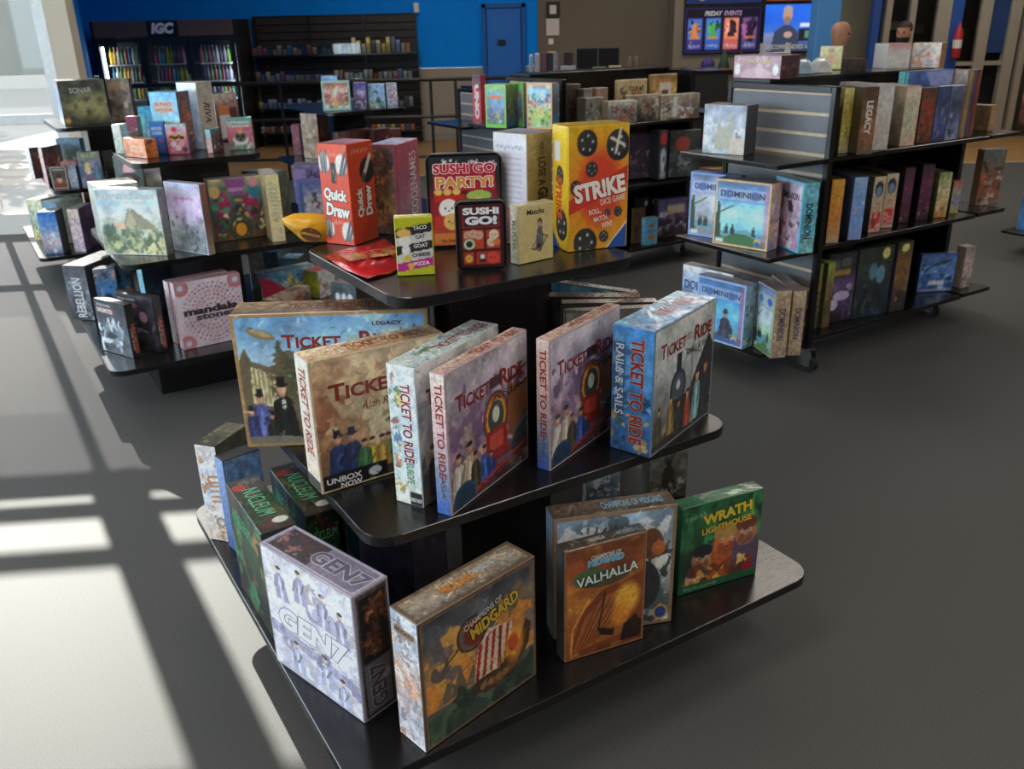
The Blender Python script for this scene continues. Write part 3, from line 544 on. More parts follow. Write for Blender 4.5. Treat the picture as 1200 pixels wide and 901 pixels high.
# ------------------------------------------------------------------ rolling racks with slatted ends
def caster(t, x, y):
    c = MB().box(x - .03, x + .03, y - .025, y + .025, .1, .112).box(x - .022, x - .016, y - .045, y + .01, .03, .1).box(x + .016, x + .022, y - .045, y + .01, .03, .1).build('caster', CHROME, t)
    m_ = MB(); m_.tube((x - .013, y - .025, .038), (x + .013, y - .025, .038), .0375, 14); m_.build('wheel', RUBBER, c)
    m_ = MB(); m_.tube((x - .024, y - .025, .038), (x + .024, y - .025, .038), .012, 8); m_.build('axle_cap', CHROME, c)
def rack(u, v, L, D, H, ends, sides, label, cen=.39, far=.16, tip=.24):
    """near corner (u, v); L along u, D along v; ends = shelf heights on the end facing the aisle; sides = on the long front"""
    t = empty('rolling_slat_rack', uv(u, v), YA); tag(t, label, 'display rack', 'rolling slatted racks')
    for x, y0, out in ((0, 0, -1), (L - .03, far, 1)):
        e = MB(); e.box(x, x + .03, y0, y0 + .025, .115, H, .002).box(x, x + .03, D - .025, D, .115, H, .002).box(x, x + .03, y0 + .0255, D - .0255, H - .025, H, .002).box(x, x + .03, y0 + .0255, D - .0255, .115, .14, .002)
        fr = e.build('end_frame', BLACK, t)
        MB().box(x + .012, x + .018, y0 + .0255, D - .0255, .1405, H - .0255).build('groove_backing', GROOVE, fr)
        n = int((H - .166) / .0762); k = (H - .166) / n
        xi = (x + .0185, x + .026) if out < 0 else (x + .004, x + .0115)
        MB().box(*xi, y0 + .026, D - .026, .141, H - .026).build('inner_panel', BLACK, fr)
        xo = (x + .0075, x + .0115) if out < 0 else (x + .0185, x + .0225)
        me = MB().box(*xo, y0 + .026, D - .026, 0, k - .014, .001).mesh('slat'); me.materials.append(SLATG)
        for i in range(n): o = bpy.data.objects.new('slat', me); COL.objects.link(o); o.parent = fr; o.location = (0, 0, .145 + i * k)
    MB().box(.0305, L - .0305, cen, cen + .02, .115, H, .001).build('back_panel', BLACK, t)
    MB().box(.0305, L - .0305, cen - .01, D, H + .0005, H + .018, .002).build('top_board', BLACK, t)
    for z in ends:
        MB().box(-.29, -.0005, .01, D - .02, z - .02, z - .0005, .002).build('end_shelf', BLACK, t)
        MB().box(L + .0005, L + tip, .04, D - .02, z - .02, z - .0005, .002).build('end_shelf', BLACK, t)
    for z in sides:
        MB().box(.0305, L - .0305, .03, cen - .0005, z - .02, z - .0005, .002).build('side_shelf', BLACK, t)
    for x in (.03, L - .05):
        for y in (.03 if x < .1 else far + .03, D - .05): caster(t, x, y)
    return t
rack(3.055, 2.44, 1.225, .60, 1.232, (.95, .57, .15), (.95, .57, .15), 'black rolling rack at the right with grey slatted end facing the aisle')
rack(2.975, 4.245, 1.16, .60, 1.205, (.95, .555, .15), (.93, .555, .15), 'black rolling rack behind the bigger rack, mostly hidden by the nearest stand')
rack(3.45, 5.75, 1.1, .6, 1.05, (.82,), (.82, .5), 'black rolling rack furthest back, only its end shelf with red box showing')
t_ = rack(6.16, 2.86, 1.16, .38, 1.232, (.15,), (.57, .17), 'black rolling rack at the extreme right edge, only a shelf tip showing', .25, .1)

# ------------------------------------------------------------------ the games
def G(cols, bl=(), n=18, s0=.04, s1=.12, nz=.35, fr=None, fw_=.03, yr=(.05, .7), ops=()):
    def f(cv):
        cv.grad(*cols); cv.noise(5, nz)
        if bl: cv.blobs(bl, n, s0, s1, yr[0], yr[1])
        for o in ops: getattr(cv, o[0])(*o[1:])
        if fr: cv.frame(fw_, fr)
        cv.noise(14, .1)
    return f
def SP(*cols, nz=.25, bl=(), n=8):
    def f(cv):
        cv.grad(*cols); cv.noise(6, nz)
        if bl: cv.blobs(bl, n, .1, .35)
    return f
def TP(cols, bl=(), n=20, fr=None, **k):
    def f(cv):
        cv.grad(*cols); cv.noise(6, .3)
        if bl:
            for i in range(n * 3):
                x, y, l = cv.rng.rand(), cv.rng.rand(), cv.rng.uniform(.02, .12); cv.line(x, y, x + l * cv.rng.uniform(-1, 1), y + l * cv.asp * cv.rng.uniform(-1, 1), cv.rng.uniform(.005, .02), bl[cv.rng.randint(len(bl))], .55)
        if fr: cv.frame(.03, fr)
    return f
def B(id, label, body, F=None, L=None, R=None, T=None, t=None, **kw):
    g = GEO[id]; x, y, z, yaw, w, d, h = g
    a = math.radians(yaw); lx = -(x * math.cos(a) + y * math.sin(a)); ly = -(-x * math.sin(a) + y * math.cos(a))
    pr = {}
    if F: pr['F'] = F
    if L and lx < 0: pr['L'] = L
    if R and lx > w: pr['R'] = R
    if T and z + h < EYE: pr['T'] = T
    tt = {k: v for k, v in (t or {}).items() if k in pr}
    return game_box(id, label, g, body, pr, tt, **kw)
RED = '9c281c'
def ttr_words(y, sub, col=RED, w0=.1, k=1.0, out='e8dcc4', subc='4a4038'):
    r = [('Ticket', .30, y, .40, .115, col, dict(bold=.012, out='4a2018', ow=.014, sc=1)), ('TO', .555, y + .01, .075, .055, '6a2a20', dict(bold=.0)), ('Ride', .78, y + .005, .29, .125, col, dict(bold=.012, out='4a2018', ow=.014, sc=1))]
    if sub: r.append((sub, .72, y - .115, .42, .05, subc, dict(bold=.0)))
    return r
def spine_words(sub, col=RED, cx=.62, h=.42, sc='6a5a48'):
    r = [('TICKET TO RIDE', cx, .60, .66, h, col, dict(rot=-90, bold=.02))]
    if sub: r.append((sub, cx, .2, .16, h * .62, sc, dict(rot=-90)))
    return r
# --- large train games on the middle shelf of the nearest stand
def c_us(cv):
    cv.grad('d9c3a0', 'cfae84', 'b98a62', '7d5a48'); cv.noise(4, .5); cv.noise(6, .5, '8a5a44', .5, .8); cv.blobs(['e8d2a8', 'c99a72', 'a2674c'], 26, .05, .14, .4, .75)
    cv.poly([(.55, .1), (.55, .42), (1, .62), (1, .05)], '5d4a4e'); cv.poly([(.58, .15), (.58, .38), (1, .54), (1, .12)], '806a74'); cv.line(.52, .44, 1, .66, .02, '33282a')
    cv.ell(.78, .33, .08, .05, 'b9a4b4'); cv.hills(.14, .1, '4b3c34')
    for x, c, s in ((.14, '2d3d6e', 'c8987a'), (.24, '24315c', 'b98868'), (.40, 'c4a428', 'd8ac84'), (.33, '3e6a3c', 'c89a72'), (.52, '3f7a3e', 'c9a080'), (.47, 'b48a3a', 'caa07c')): cv.fig(x, .08, .36 if x < .3 else .27, c, s, '20263c' if x < .3 else None, .2)
    cv.rect(0, 0, .5, .13, '0c0c10'); cv.ell(.4, .07, .05, .035, 'd8d8e0'); cv.frame(.012, 'c9b08a')
def c_us_s(cv): cv.grad('efe6d8', 'e6d8c8', 'e2cdbd'); cv.noise(6, .12); cv.rect(0, 0, 1, .09, '16161a')
B('us', 'tan train game box with a blue coated man and a black corner label', 'd8c6ae', c_us, c_us_s, T=TP(['d9c7a4', 'b99a74'], ['8a5f4a', 'e8d8b8', '5a4a44'], 18), t={
    'F': [('Ticket', .38, .74, .52, .125, '8f2a20', dict(bold=.012, out='4a2018', ow=.014, sc=1)), ('TO RIDE', .83, .755, .2, .12, RED, dict(bold=.02)), ('Alan R. Moon', .55, .60, .42, .06, '8a4a38', dict(shear=.3, bold=0)), ('UNBOX', .17, .085, .26, .045, 'ffffff', dict(bold=.03)), ('NOW', .22, .035, .16, .04, 'ffffff', dict(bold=.03)), ('DAYS OF', .86, .16, .15, .03, '4a7ad0', {}), ('WONDER', .86, .12, .15, .03, '4a7ad0', {})],
    'L': spine_words('', cx=.5, h=.5), 'T': [('TICKET TO RIDE', .6, .5, .6, .42, 'a23a26', dict(bold=.02))]})
def c_eu(cv):
    cv.grad('dfe3df', 'cfd4d0', '8d8a86', '4a4448'); cv.noise(4, .4); cv.blobs(['6a5a58', '39424e', 'b0a088'], 26, .05, .12, 0, .55)
    for x in (.15, .3, .45, .62): cv.fig(x, .03, .4, '33303a')
def c_eu_s(cv):
    cv.grad('e2eaee', 'cfe0ec', 'c6dcec', 'e6ecd8'); cv.noise(5, .2); cv.blobs(['5a82ac', 'b0785a', '6f9a78', 'd8b860'], 22, .05, .12, .1, .95, .0, .38); cv.rect(.55, 0, 1, .1, '16161a')
B('eu', 'white and pale blue train game box, thick, second from left in the front row', 'd8e2e8', c_eu, c_eu_s, T=TP(['cfe0e2', 'b9cfd6'], ['8a4a44', '6a8a9a', 'e6e2d0', '4f6a58'], 24), t={
    'F': ttr_words(.76, 'EUROPE'), 'L': [('TICKET TO RIDE', .62, .60, .56, .34, RED, dict(rot=-90, bold=.02)), ('EUROPE', .62, .24, .15, .26, '4f8a4a', dict(rot=-90, bold=.01)), ('UNBOX NOW', .77, .05, .4, .03, 'f8f8f8', dict(bold=.02))],
    'T': [('TICKET TO RIDE', .66, .42, .6, .36, '8f3a30', dict(bold=.02)), ('EUROPE', .28, .62, .18, .22, '5a8a4a', {})]})
def c_as(cv):
    cv.grad('c9c4d4', 'b7aec4', '9c86a0', '7d6a78', '4a3c44'); cv.noise(4, .4); cv.noise(6, .5, 'e8d8d0', .55, .8); cv.blobs(['8a6a94', 'a98aa8', '6a5474', 'c8a8a4'], 34, .04, .1, .3, .68)
    cv.poly([(.72, .3), (.74, .72), (.86, .62), (1, .66), (1, .2)], '8a5a3a'); cv.line(.74, .7, .98, .76, .02, '5a2a1a'); cv.line(.74, .6, .98, .64, .02, '5a2a1a')
    cv.ell(.57, .5, .16, .19, '2e3a34'); cv.ell(.57, .5, .145, .175, 'a83a2a'); cv.ring(.57, .5, .115, .135, .12, 'd8a83a'); cv.ell(.57, .5, .1, .12, '3a4a4a'); cv.ell(.57, .52, .045, .06, 'd8dcc8')
    cv.poly([(.42, .16), (.44, .42), (.7, .42), (.72, .16)], '9a2c22'); cv.rect(.48, .26, .66, .38, 'c8503a'); cv.rect(.5, .72, .64, .8, '3a2c2c'); cv.poly([(.38, .12), (.36, .2), (.8, .2), (.78, .12)], '8a3a2c')
    cv.poly([(.72, .12), (.85, .34), (1, .42), (1, .1)], '3c4a4e'); cv.line(.8, .3, 1, .38, .03, '6a7a7a')
    for x, h, c, s in ((.1, .36, 'd8d4cc', 'c8a080'), (.22, .4, 'c9b9a2', 'b88868'), (.3, .3, '4a4434', 'b08060'), (.42, .3, '3f5fa8', 'c09070'), (.5, .22, '2f4a8c', 'b08464')): cv.fig(x, .06, h, c, s, None, .19)
    cv.line(.3, .06, .98, .17, .02, 'c0402c'); cv.line(.3, .03, .98, .13, .02, '8a2a20')
    cv.ell(.16, .06, .14, .12, '3a5a78'); cv.ell(.16, .06, .12, .10, '2c4460'); cv.frame(.008, 'b8a8b0')
def c_as_s(cv): cv.grad('e9d6d0', 'e2c6c0', 'd8bcc0', 'a8a4ac', '6a86b0', '3c62b4'); cv.noise(6, .2)
for k, lab in (('as1', 'thin lilac train game box with red engine, leaning against its pale blue neighbour'), ('as2', 'thin lilac train game box with red engine, standing alone mid shelf')):
    B(k, lab, 'c4b0bc', c_as, c_as_s, T=TP(['d8bcb0', 'c8a89c'], ['4a6a9a', 'a86a5c', 'e8d4c8', '5a4a50'], 20), t={
        'F': ttr_words(.755, 'ASIA', out='d8d2dc') + [('DAYS OF WONDER', .66, .155, .2, .035, '6a9ae0', {})], 'L': spine_words('ASIA', '9a2c24', .55, .5), 'T': [('TICKET TO RIDE', .66, .5, .56, .5, '9a3a2c', dict(bold=.02))]}, group=None)
def c_rs(cv):
    cv.grad('d0d6da', 'b8c4cc', '9aa4ac', '6a6c6c', '3a3a34'); cv.noise(4, .35); cv.noise(5, .5, 'e6eaea', .55, .8)
    cv.poly([(.55, .3), (.9, .75), (1, .6), (1, .1), (.62, .1)], '2c2c34'); cv.line(.62, .84, .62, .3, .012, '6a6a66'); cv.line(.5, .72, .78, .62, .012, '6a6a66')
    cv.ell(.4, .44, .13, .15, '2a3440'); cv.ell(.4, .44, .1, .115, '46586a'); cv.ell(.4, .46, .035, .04, 'c8d0d0'); cv.rect(.36, .58, .44, .72, '20262e'); cv.poly([(.2, .05), (.28, .34), (.56, .34), (.58, .05)], '262c30')
    for x, h, c, s in ((.1, .34, '4a4a34', 'b08a68'), (.3, .38, '8a7446', 'c89a70'), (.43, .3, '2e3430', 'c09068'), (.58, .34, '9c4a34', 'd8a67c'), (.72, .46, '7aa8b4', 'd0a684'), (.86, .5, '2a2c3a', 'b8866a')): cv.fig(x, .04, h, c, s, None, .15)
    cv.hills(.06, .05, '33302a'); cv.frame(.01, '8a98a4')
def c_rs_s(cv):
    cv.grad('3f86cc', '4f94d6', '3a76b8', '2c5a94'); cv.noise(5, .3); cv.rect(0, .28, .32, .88, '24466e', .8); cv.blobs(['7ab0e0', '2a5080'], 16, .06, .16, .3, .95); cv.blobs(['b08a4a', '3a4a30', '6a5a3a', 'c8a868'], 18, .05, .12, 0, .3)
B('rs', 'thick blue train game box at the right end of its shelf', '5a92c4', c_rs, c_rs_s, T=TP(['7fb4dc', '4a88c0'], ['24405c', 'c4503c', 'd8d8c0', '3a5a3a'], 26), t={
    'F': ttr_words(.80, 'RAILS & SAILS', out='d8dce0'), 'L': [('TICKET TO RIDE', .62, .5, .84, .34, RED, dict(rot=-90, bold=.03, out='d8d0c0', ow=.02)), ('RAILS & SAILS', .2, .58, .56, .2, 'd8dce0', dict(rot=-90))], 'T': [('RAILS & SAILS', .6, .5, .5, .34, 'b8402c', dict(bold=.02))]})
def c_leg(cv):
    cv.grad('6ea4d8', '8ab8e0', 'a8c4d8', '9a9484', '5a5448', '3a342c'); cv.noise(4, .3); cv.noise(5, .8, 'eef0ee', .55, .8)
    cv.poly([(.0, .1), (.02, .68), (.05, .76), (.08, .66), (.16, .62), (.3, .48), (.34, .1)], '6d6450'); cv.poly([(.06, .34), (.07, .62), (.2, .55), (.21, .3)], 'd8d0a4')
    for i in range(6): cv.line(.085 + i * .022, .34, .085 + i * .022, .6 - i * .012, .006, '6a6044')
    cv.blobs(['4a5038', '5a5a40', '6a6048'], 24, .03, .06, .4, .7, .2, .42); cv.ell(.145, .855, .075, .032, '8a7a5c', rot=-.35); cv.ell(.14, .865, .06, .018, 'b0a078', rot=-.35)
    cv.ell(.46, .36, .13, .17, '1e2024'); cv.ring(.46, .36, .11, .14, .08, '55585c'); cv.rect(.36, .1, .6, .26, '22201e'); cv.blobs(['2c3a24', '3a4a30'], 12, .03, .06, .5, .75, .82, 1.0)
    cv.poly([(.82, .62), (.86, .88), (.9, .62)], '4a5a3a'); cv.poly([(.88, .62), (.93, .92), (.98, .6)], '55653f')
    for x, h, c, s in ((.09, .38, '5a62a0', 'c89a80'), (.05, .26, '3a3c6a', 'b08a74'), (.22, .46, '20201f', 'd0a488'), (.35, .3, 'c86a98', 'd8ac90'), (.42, .22, '4a6a9c', 'c89a80'), (.15, .22, '2c2a2a', 'b88c70')): cv.fig(x, .05, h, c, s, '1c1a1a' if x < .3 else None, .17)
    cv.ell(.22, .33, .012, .04, 'd8d8d4'); cv.hills(.07, .05, '7c786c'); cv.frame(.014, 'a8865a')
B('legends', 'wide train game box with an airship in a blue sky, left on its shelf', '9a8668', c_leg, None, T=TP(['9a8464', '6a5a48'], ['4a3a30', 'c8b08a', '7a3a2c', '3a4650'], 40), t={
    'F': [('Ticket', .40, .795, .30, .10, RED, dict(bold=.012, out='4a2018', ow=.014, sc=1)), ('TO', .605, .805, .06, .05, 'c8c4b8', {}), ('Ride', .75, .80, .21, .115, RED, dict(bold=.012, out='4a2018', ow=.014, sc=1)), ('LEGACY', .79, .91, .15, .03, '3a2c1c', {}), ('LEGENDS OF THE WEST', .55, .69, .42, .05, 'e8e8e8', {})],
    'T': [('TICKET TO RIDE', .52, .5, .5, .5, '6a2c20', dict(bold=.02))]})
for k, lab, f, tp, ti in (('rst1', 'blue train game box turned away at the back of the far corner', G(['7ab8e0', '4a8ac4', '2a5a90'], ['d8e8f0', '2a4a70'], 16), ['9cc8e0', '6aa4d0'], 'TICKET TO RIDE'),
                          ('rst2', 'black edged box standing in front of a blue one in the far corner', G(['23282c', '2c3034', '1a1c20'], ['3a3a3c', '50483c'], 10), ['6a6058', 'a87a5c'], ''),
                          ('rst3', 'dark grey box with cream printed top, third in the corner stack', G(['3a3832', '4a463e', '2a2824'], ['5a5448'], 10), ['cfc4a4', 'a89a7c'], ''),
                          ('rst4', 'grey and cream box at the front of the corner stack', G(['6a665c', '8c8478', '4a463e'], ['a89c88', '3c3a36'], 12), ['b8ae98', '8a5a48'], ''),
                          ('rst0', 'narrow dark red box behind the blue box in the corner', G(['4a2420', '2c1614'], ['7a3a2c'], 8), ['6a3a30', '4a2a24'], '')):
    B(k, lab, '3c3c3e', f, SP(*tp), SP(*tp), SP(*tp, bl=('3a3a3c', 'e0dcd0', '8a4a3c'), n=14), t={'F': [(ti, .5, .82, .8, .1, RED, dict(bold=.02))]} if ti else None)

# --- lower shelf of the nearest stand
def c_gen(cv):
    cv.grad('dcdae8', 'eeeef8', 'dcdcec', 'd0d0e4'); cv.noise(5, .2); cv.blobs(['ffffff', 'f4f4fc', 'b0acc8', '8a88ac', 'd8c8d4', 'f8f8ff', 'e8dce0'], 70, .03, .08, 0, 1)  # side print whitened in place of glare off the sunlit floor
    cv.poly([(0, .62), (1, .58), (1, .36), (0, .46)], 'e8e8f2', .7); cv.poly([(0, .4), (1, .28), (1, .2), (0, .3)], '8c8cb0', .6)
    for x, y in ((.2, .74), (.42, .8), (.66, .72), (.86, .66), (.3, .16), (.62, .2), (.8, .1)): cv.fig(x, y - .12, .28, 'a8a6c4' if y > .5 else 'b8bcdc', 'd8c0bc', None, .22)
    cv.frame(.012, 'a8a4b4')
def c_gen_f(cv): cv.grad('58545c', '3c3a40', '2c2a30'); cv.noise(5, .4); cv.rect(.12, .45, .88, .95, '1d1a1e'); cv.blobs(['6a4434', '8a5a40', '2a2024', 'b07a58'], 26, .08, .2, .5, .92, .2, .8); cv.rect(.12, .04, .88, .44, '77737c'); cv.frame(.05, '98949e'); cv.rect(.62, .26, .84, .32, 'd8b0b4', .7)
def c_gen_t(cv): cv.grad('8c88a0', '7a7690'); cv.noise(5, .2); cv.rect(.1, .52, .9, .95, '3c3844'); cv.blobs(['6a4a48', '2a2830', 'a87a70'], 16, .06, .16, .55, .92, .2, .8); cv.ring(.5, .5, 10, 10, .01, 'c8c4d4'); cv.frame(.07, 'b8b4c4'); cv.frame(.03, '8c88a0')
B('gen', 'silver lilac box with big block letters across its side, at the front corner', 'a8a4b8', c_gen_f, c_gen, T=c_gen_t, t={
    'L': [('GEN7', .52, .47, .80, .2, 'f6f6fa', dict(bold=.05, out='6c6a88', ow=.025, shear=.15))], 'F': [('GEN7', .5, .24, .36, .5, '55525c', dict(rot=90, bold=.04, out='c4c0cc', ow=.03))],
    'T': [('GEN7', .5, .3, .56, .5, '6a667c', dict(rot=-90, bold=.04, out='d8d4e2', ow=.03))]})
def c_mid(cv):
    cv.grad('3f4450', '5a5c64', '8a7460', 'c08a4a', '8a6a48', '3c4440'); cv.noise(4, .45); cv.noise(5, .6, 'd89a4a', .55, .8); cv.blobs(['c8843c', 'e0a850', '6a6468'], 24, .05, .14, .35, .62)
    cv.poly([(.12, .28), (.2, .44), (.26, .38), (.3, .5), (.36, .34), (.42, .46), (.48, .3)], '6d6250'); cv.hills(.27, .06, '55605a'); cv.hills(.2, .08, '3a4c42', 7); cv.blobs(['2e4438', '4f6a55', '27352e'], 30, .04, .09, 0, .2)
    cv.poly([(.42, .3), (.47, .56), (.56, .66), (.78, .6), (.74, .44), (.62, .28)], 'd8c4ac')
    for i in range(5):
        q = i / 5; cv.poly([(.43 + .065 * i, .3), (.475 + .062 * i, .57 + .02 * i * (2 - i * .4)), (.505 + .062 * i, .58 + .02 * i * (2 - i * .4)), (.463 + .06 * i, .3)], 'a02c28')
    cv.poly([(.4, .2), (.44, .3), (.66, .29), (.86, .44), (.9, .56), (.95, .5), (.93, .34), (.8, .19), (.6, .14)], '4c3020'); cv.poly([(.46, .22), (.7, .24), (.86, .38), (.82, .22), (.62, .17)], '7a4a2a')
    cv.ell(.79, .4, .09, .12, 'e8a040', .85, .6); cv.ell(.78, .42, .05, .07, 'c8562a'); cv.line(.66, .62, .66, .2, .012, '3a2a1c')
    for x in (.5, .57, .64, .7): cv.ell(x, .22, .03, .03, '8a6a44')
    cv.ell(.42, .70, .13, .135, '2c2624'); cv.ell(.42, .70, .115, .12, '6c5a4c'); cv.ell(.44, .7, .09, .1, '7a2a24'); cv.line(.2, .58, .66, .84, .015, '4a443e'); cv.frame(.024, '7a6450'); cv.frame(.008, '4a3c30')
def c_mid_s(cv): cv.grad('b8c4d4', 'c8d0dc', 'd8b8a8', 'c8c0c8', 'e0e0e8'); cv.noise(5, .3); cv.blobs(['8aa0b8', 'd89a78', 'f0f0f4', '9a8a8c'], 20, .08, .2); cv.rect(.1, .84, .9, .9, 'a88a6a', .8)
B('midgard', 'box showing a longship with a red striped sail, at the front edge', '7a6a5a', c_mid, c_mid_s, T=TP(['7a6a58', '9a9080', '5a5046'], ['e0dccc', '3a3430', '8a7a5c', '6a8a94'], 30, fr='5c4c3c'), t={
    'F': [('CHAMPIONS OF', .52, .80, .34, .05, 'd8d4cc', dict(bold=.02, out='2a2624', ow=.04, rot=14)), ('MIDGARD', .62, .74, .44, .11, 'd8b83a', dict(bold=.04, out='2a2420', ow=.05, rot=14))],
    'T': [('MIDGARD', .45, .52, .3, .3, 'd0883a', dict(bold=.03, out='2a2420', ow=.03)), ('CHAMPIONS', .66, .6, .2, .2, 'b8c0c4', dict(bold=.02))], 'L': [('MIDGARD', .5, .87, .7, .035, '5a4636', dict(bold=.03))]})
def c_myth(cv):
    cv.grad('7f9cb8', '9ab0c0', 'a8b0b4', '707a7c', '3a4244'); cv.noise(4, .4); cv.poly([(.1, .2), (.3, .85), (.5, .7), (.7, .9), (.9, .5), (.8, .1)], 'b8c4cc', .8)
    cv.blobs(['e8eef2', '2c3438', '5a6a70', 'c8d4dc'], 50, .04, .12, .05, .9); cv.ell(.72, .35, .17, .22, '31383a'); cv.ell(.62, .5, .12, .12, 'd8e0e4'); cv.ell(.8, .7, .1, .13, '6a4a34'); cv.ell(.86, .66, .06, .06, 'b86a3c'); cv.marks(.2, .84, .6, .9, '2c3844', 7); cv.ell(.9, .1, .065, .065, 'c8a04a'); cv.ell(.9, .1, .05, .05, '2c4a8c'); cv.frame(.025, '8a7058')
B('mythic', 'grey box with white sea monster art, behind the orange box', '6a5e54', c_myth, SP('6a8098', '4c4844', '5a6a78'), T=TP(['6a5a4c', '4a423c'], ['2c2826', 'a08a64', '3c6a8a'], 24), t={'T': [('CHAMPIONS OF MIDGARD', .66, .5, .5, .45, '8ab4d0', dict(bold=.02))]})
def c_val(cv):
    cv.grad('6a3a26', '8a4a28', 'c07a34', 'a85a28', '6a3422'); cv.noise(4, .4); cv.noise(5, .6, 'e0a040', .55, .8)
    cv.poly([(.06, .05), (.2, .4), (.45, .58), (.8, .62), (.97, .66), (.97, .05)], '7a3c20'); cv.poly([(.1, .06), (.25, .36), (.5, .52), (.9, .56), (.75, .12)], '9a5a30')
    for i in range(6): cv.line(.16 + i * .05, .08 + i * .01, .42 + i * .07, .5 - i * .01, .012, '4a2414')
    cv.ell(.78, .44, .16, .14, 'e8b040', .9, .5); cv.ell(.7, .3, .12, .1, 'd88a30', .8, .5); cv.line(.5, .56, .42, .22, .02, '2a1a14'); cv.poly([(.4, .24), (.62, .18), (.62, .12), (.44, .16)], '241610')
    cv.poly([(.7, .04), (.74, .2), (.88, .26), (.97, .2), (.97, .04)], '2a1814'); cv.line(.08, .02, .1, .28, .02, 'd8a050'); cv.line(.1, .28, .3, .52, .02, 'd8a050'); cv.ell(.3, .72, .2, .08, '3a6a4c', .8); cv.ell(.5, .68, .3, .07, '2c4438', .7); cv.frame(.028, '7a5236'); cv.frame(.01, 'b08a5c')
B('valhalla', 'smaller orange brown box with a firelit ship and angular white lettering', '4a3426', c_val, SP('3a4a50', '2c2c2c', '4a5a58'), T=TP(['2c2624', '3c342e'], ['6a5a44', 'c8c4b8'], 14), t={
    'F': [('CHAMPIONS OF', .5, .885, .36, .04, 'd8ecf0', dict(bold=.02)), ('MIDGARD', .5, .84, .44, .06, '58b4dc', dict(bold=.04, out='e0f0f4', ow=.04)), ('VALHALLA', .52, .71, .78, .095, 'e6f0ee', dict(bold=.02, out='24483c', ow=.06, rot=4))],
    'T': [('VALHALLA', .42, .5, .2, .4, 'c8c4b8', {}), ('MIDGARD', .78, .5, .2, .4, '8aa8b8', {})]})
def c_wrath(cv):
    cv.grad('1f5a38', '2c7048', '2a5a3c', '1c3c2c', '1a5a34'); cv.noise(5, .5); cv.blobs(['3c8a58', '1a4430', '58a070'], 20, .05, .12, .4, .95); cv.poly([(.84, .6), (.88, .98), (.92, .6)], '7ab04a')
    for cx, cy, r, sk, hat, bd in ((.28, .36, .13, 'b07a5c', '20242c', '3a3c48'), (.57, .5, .16, 'c86a3c', 'b08a4a', 'a8542c'), (.82, .55, .14, 'b0765a', '6a3a2c', '5a4a62'), (.2, .14, .12, 'd0a078', '4a4038', '7a6030')):
        cv.poly([(cx - r * 1.4, 0.08), (cx - r, cy), (cx + r, cy), (cx + r * 1.4, .08)], bd); cv.ell(cx, cy, r, r * 1.1, sk); cv.ell(cx, cy + r * .75, r * .98, r * .6, hat); cv.ell(cx, cy - r * .5, r * .7, r * .55, hexc(sk) * .75); cv.ell(cx, cy - r * .1, r * .22, r * .2, hexc(sk) * 1.12)
        for q in (-1, 1): cv.ell(cx + q * r * .36, cy + r * .15, r * .16, r * .14, 'e8e0d4'); cv.ell(cx + q * r * .36, cy + r * .14, r * .08, r * .08, '1a1a1a')
    cv.blobs(['c8a040', '8a3a2c', 'd8b868', '5a3a2a'], 26, .03, .06, .1, .26, .2, .9); cv.rect(0, 0, 1, .09, '1c5a3a'); cv.marks(.04, .84, .3, .9, 'd8dcd4', 12); cv.marks(.06, .02, .5, .06, 'd8dcd4', 18); cv.ell(.86, .14, .06, .06, '8a2430')
B('wrath', 'green box with crowd of cartoon faces, right end of the lower shelf', '1f5a3a', c_wrath, SP('1f5a3a', '17452c'), SP('1f5a3a', '17452c'), G(['2a6a48', '1f5a3a'], ['17452c', '3a7a54'], 8), t={
    'F': [('WRATH', .56, .83, .62, .13, 'e0c838', dict(bold=.05, out='1a3a24', ow=.04, rot=6)), ('LIGHTHOUSE', .56, .70, .62, .08, 'd8bc34', dict(bold=.04, out='1a3a24', ow=.04, rot=5))]})
def c_draft(cv): cv.grad('e0dcdc', 'd4dae8', 'c8d4ec', 'e4dad4', 'd8c8bc'); cv.noise(5, .25); cv.blobs(['c88a4a', 'e8e8ee', '9ab0d8'], 26, .08, .2); [cv.line(.45, y, .85, y + .012, .09, 'b87a44') for y in (.42, .47, .53, .58, .62, .68)]; cv.ring(.7, .2, .2, .045, .2, '8a7a78')
B('draft', 'white and orange box standing at the back left corner of the lower shelf', '3a3a2c', c_draft, SP('5a5a44', '3a3c2c', '6a6450'), SP('5a6040', '3c3c2c', '6a6a4c', bl=('8a8a5c', '2c2c20', 'b8a868')), G(['6a6850', '3a3a2c'], ['8a8058', '2a2a20', 'b0a070'], 16))
def c_aed(cv): cv.grad('16241c', '1e3a28', '24442e', '1a1e1c', '141a18'); cv.noise(5, .5); cv.blobs(['2e7a4c', '14301e', '3f9060', '7a2a2c', '1a1a18', 'b08a4a'], 44, .04, .1)
def c_aedt(cv): cv.grad('3a3c40', '4a3834', '24442e', '2a4a34', '4a4438', '3a2c28'); cv.noise(6, .4); cv.ell(.25, .84, .22, .06, 'b0403c'); cv.blobs(['2c6a44', '5a6a34', '1a2c20', '8a7a3c', '6a3a30'], 40, .05, .16, .1, .75); cv.ell(.72, .14, .24, .05, 'd8dcd4'); cv.marks(.3, .86, .95, .96, 'a8acb0', 8); cv.line(.5, 0, .52, 1, .01, 'b8c0bc', .6)
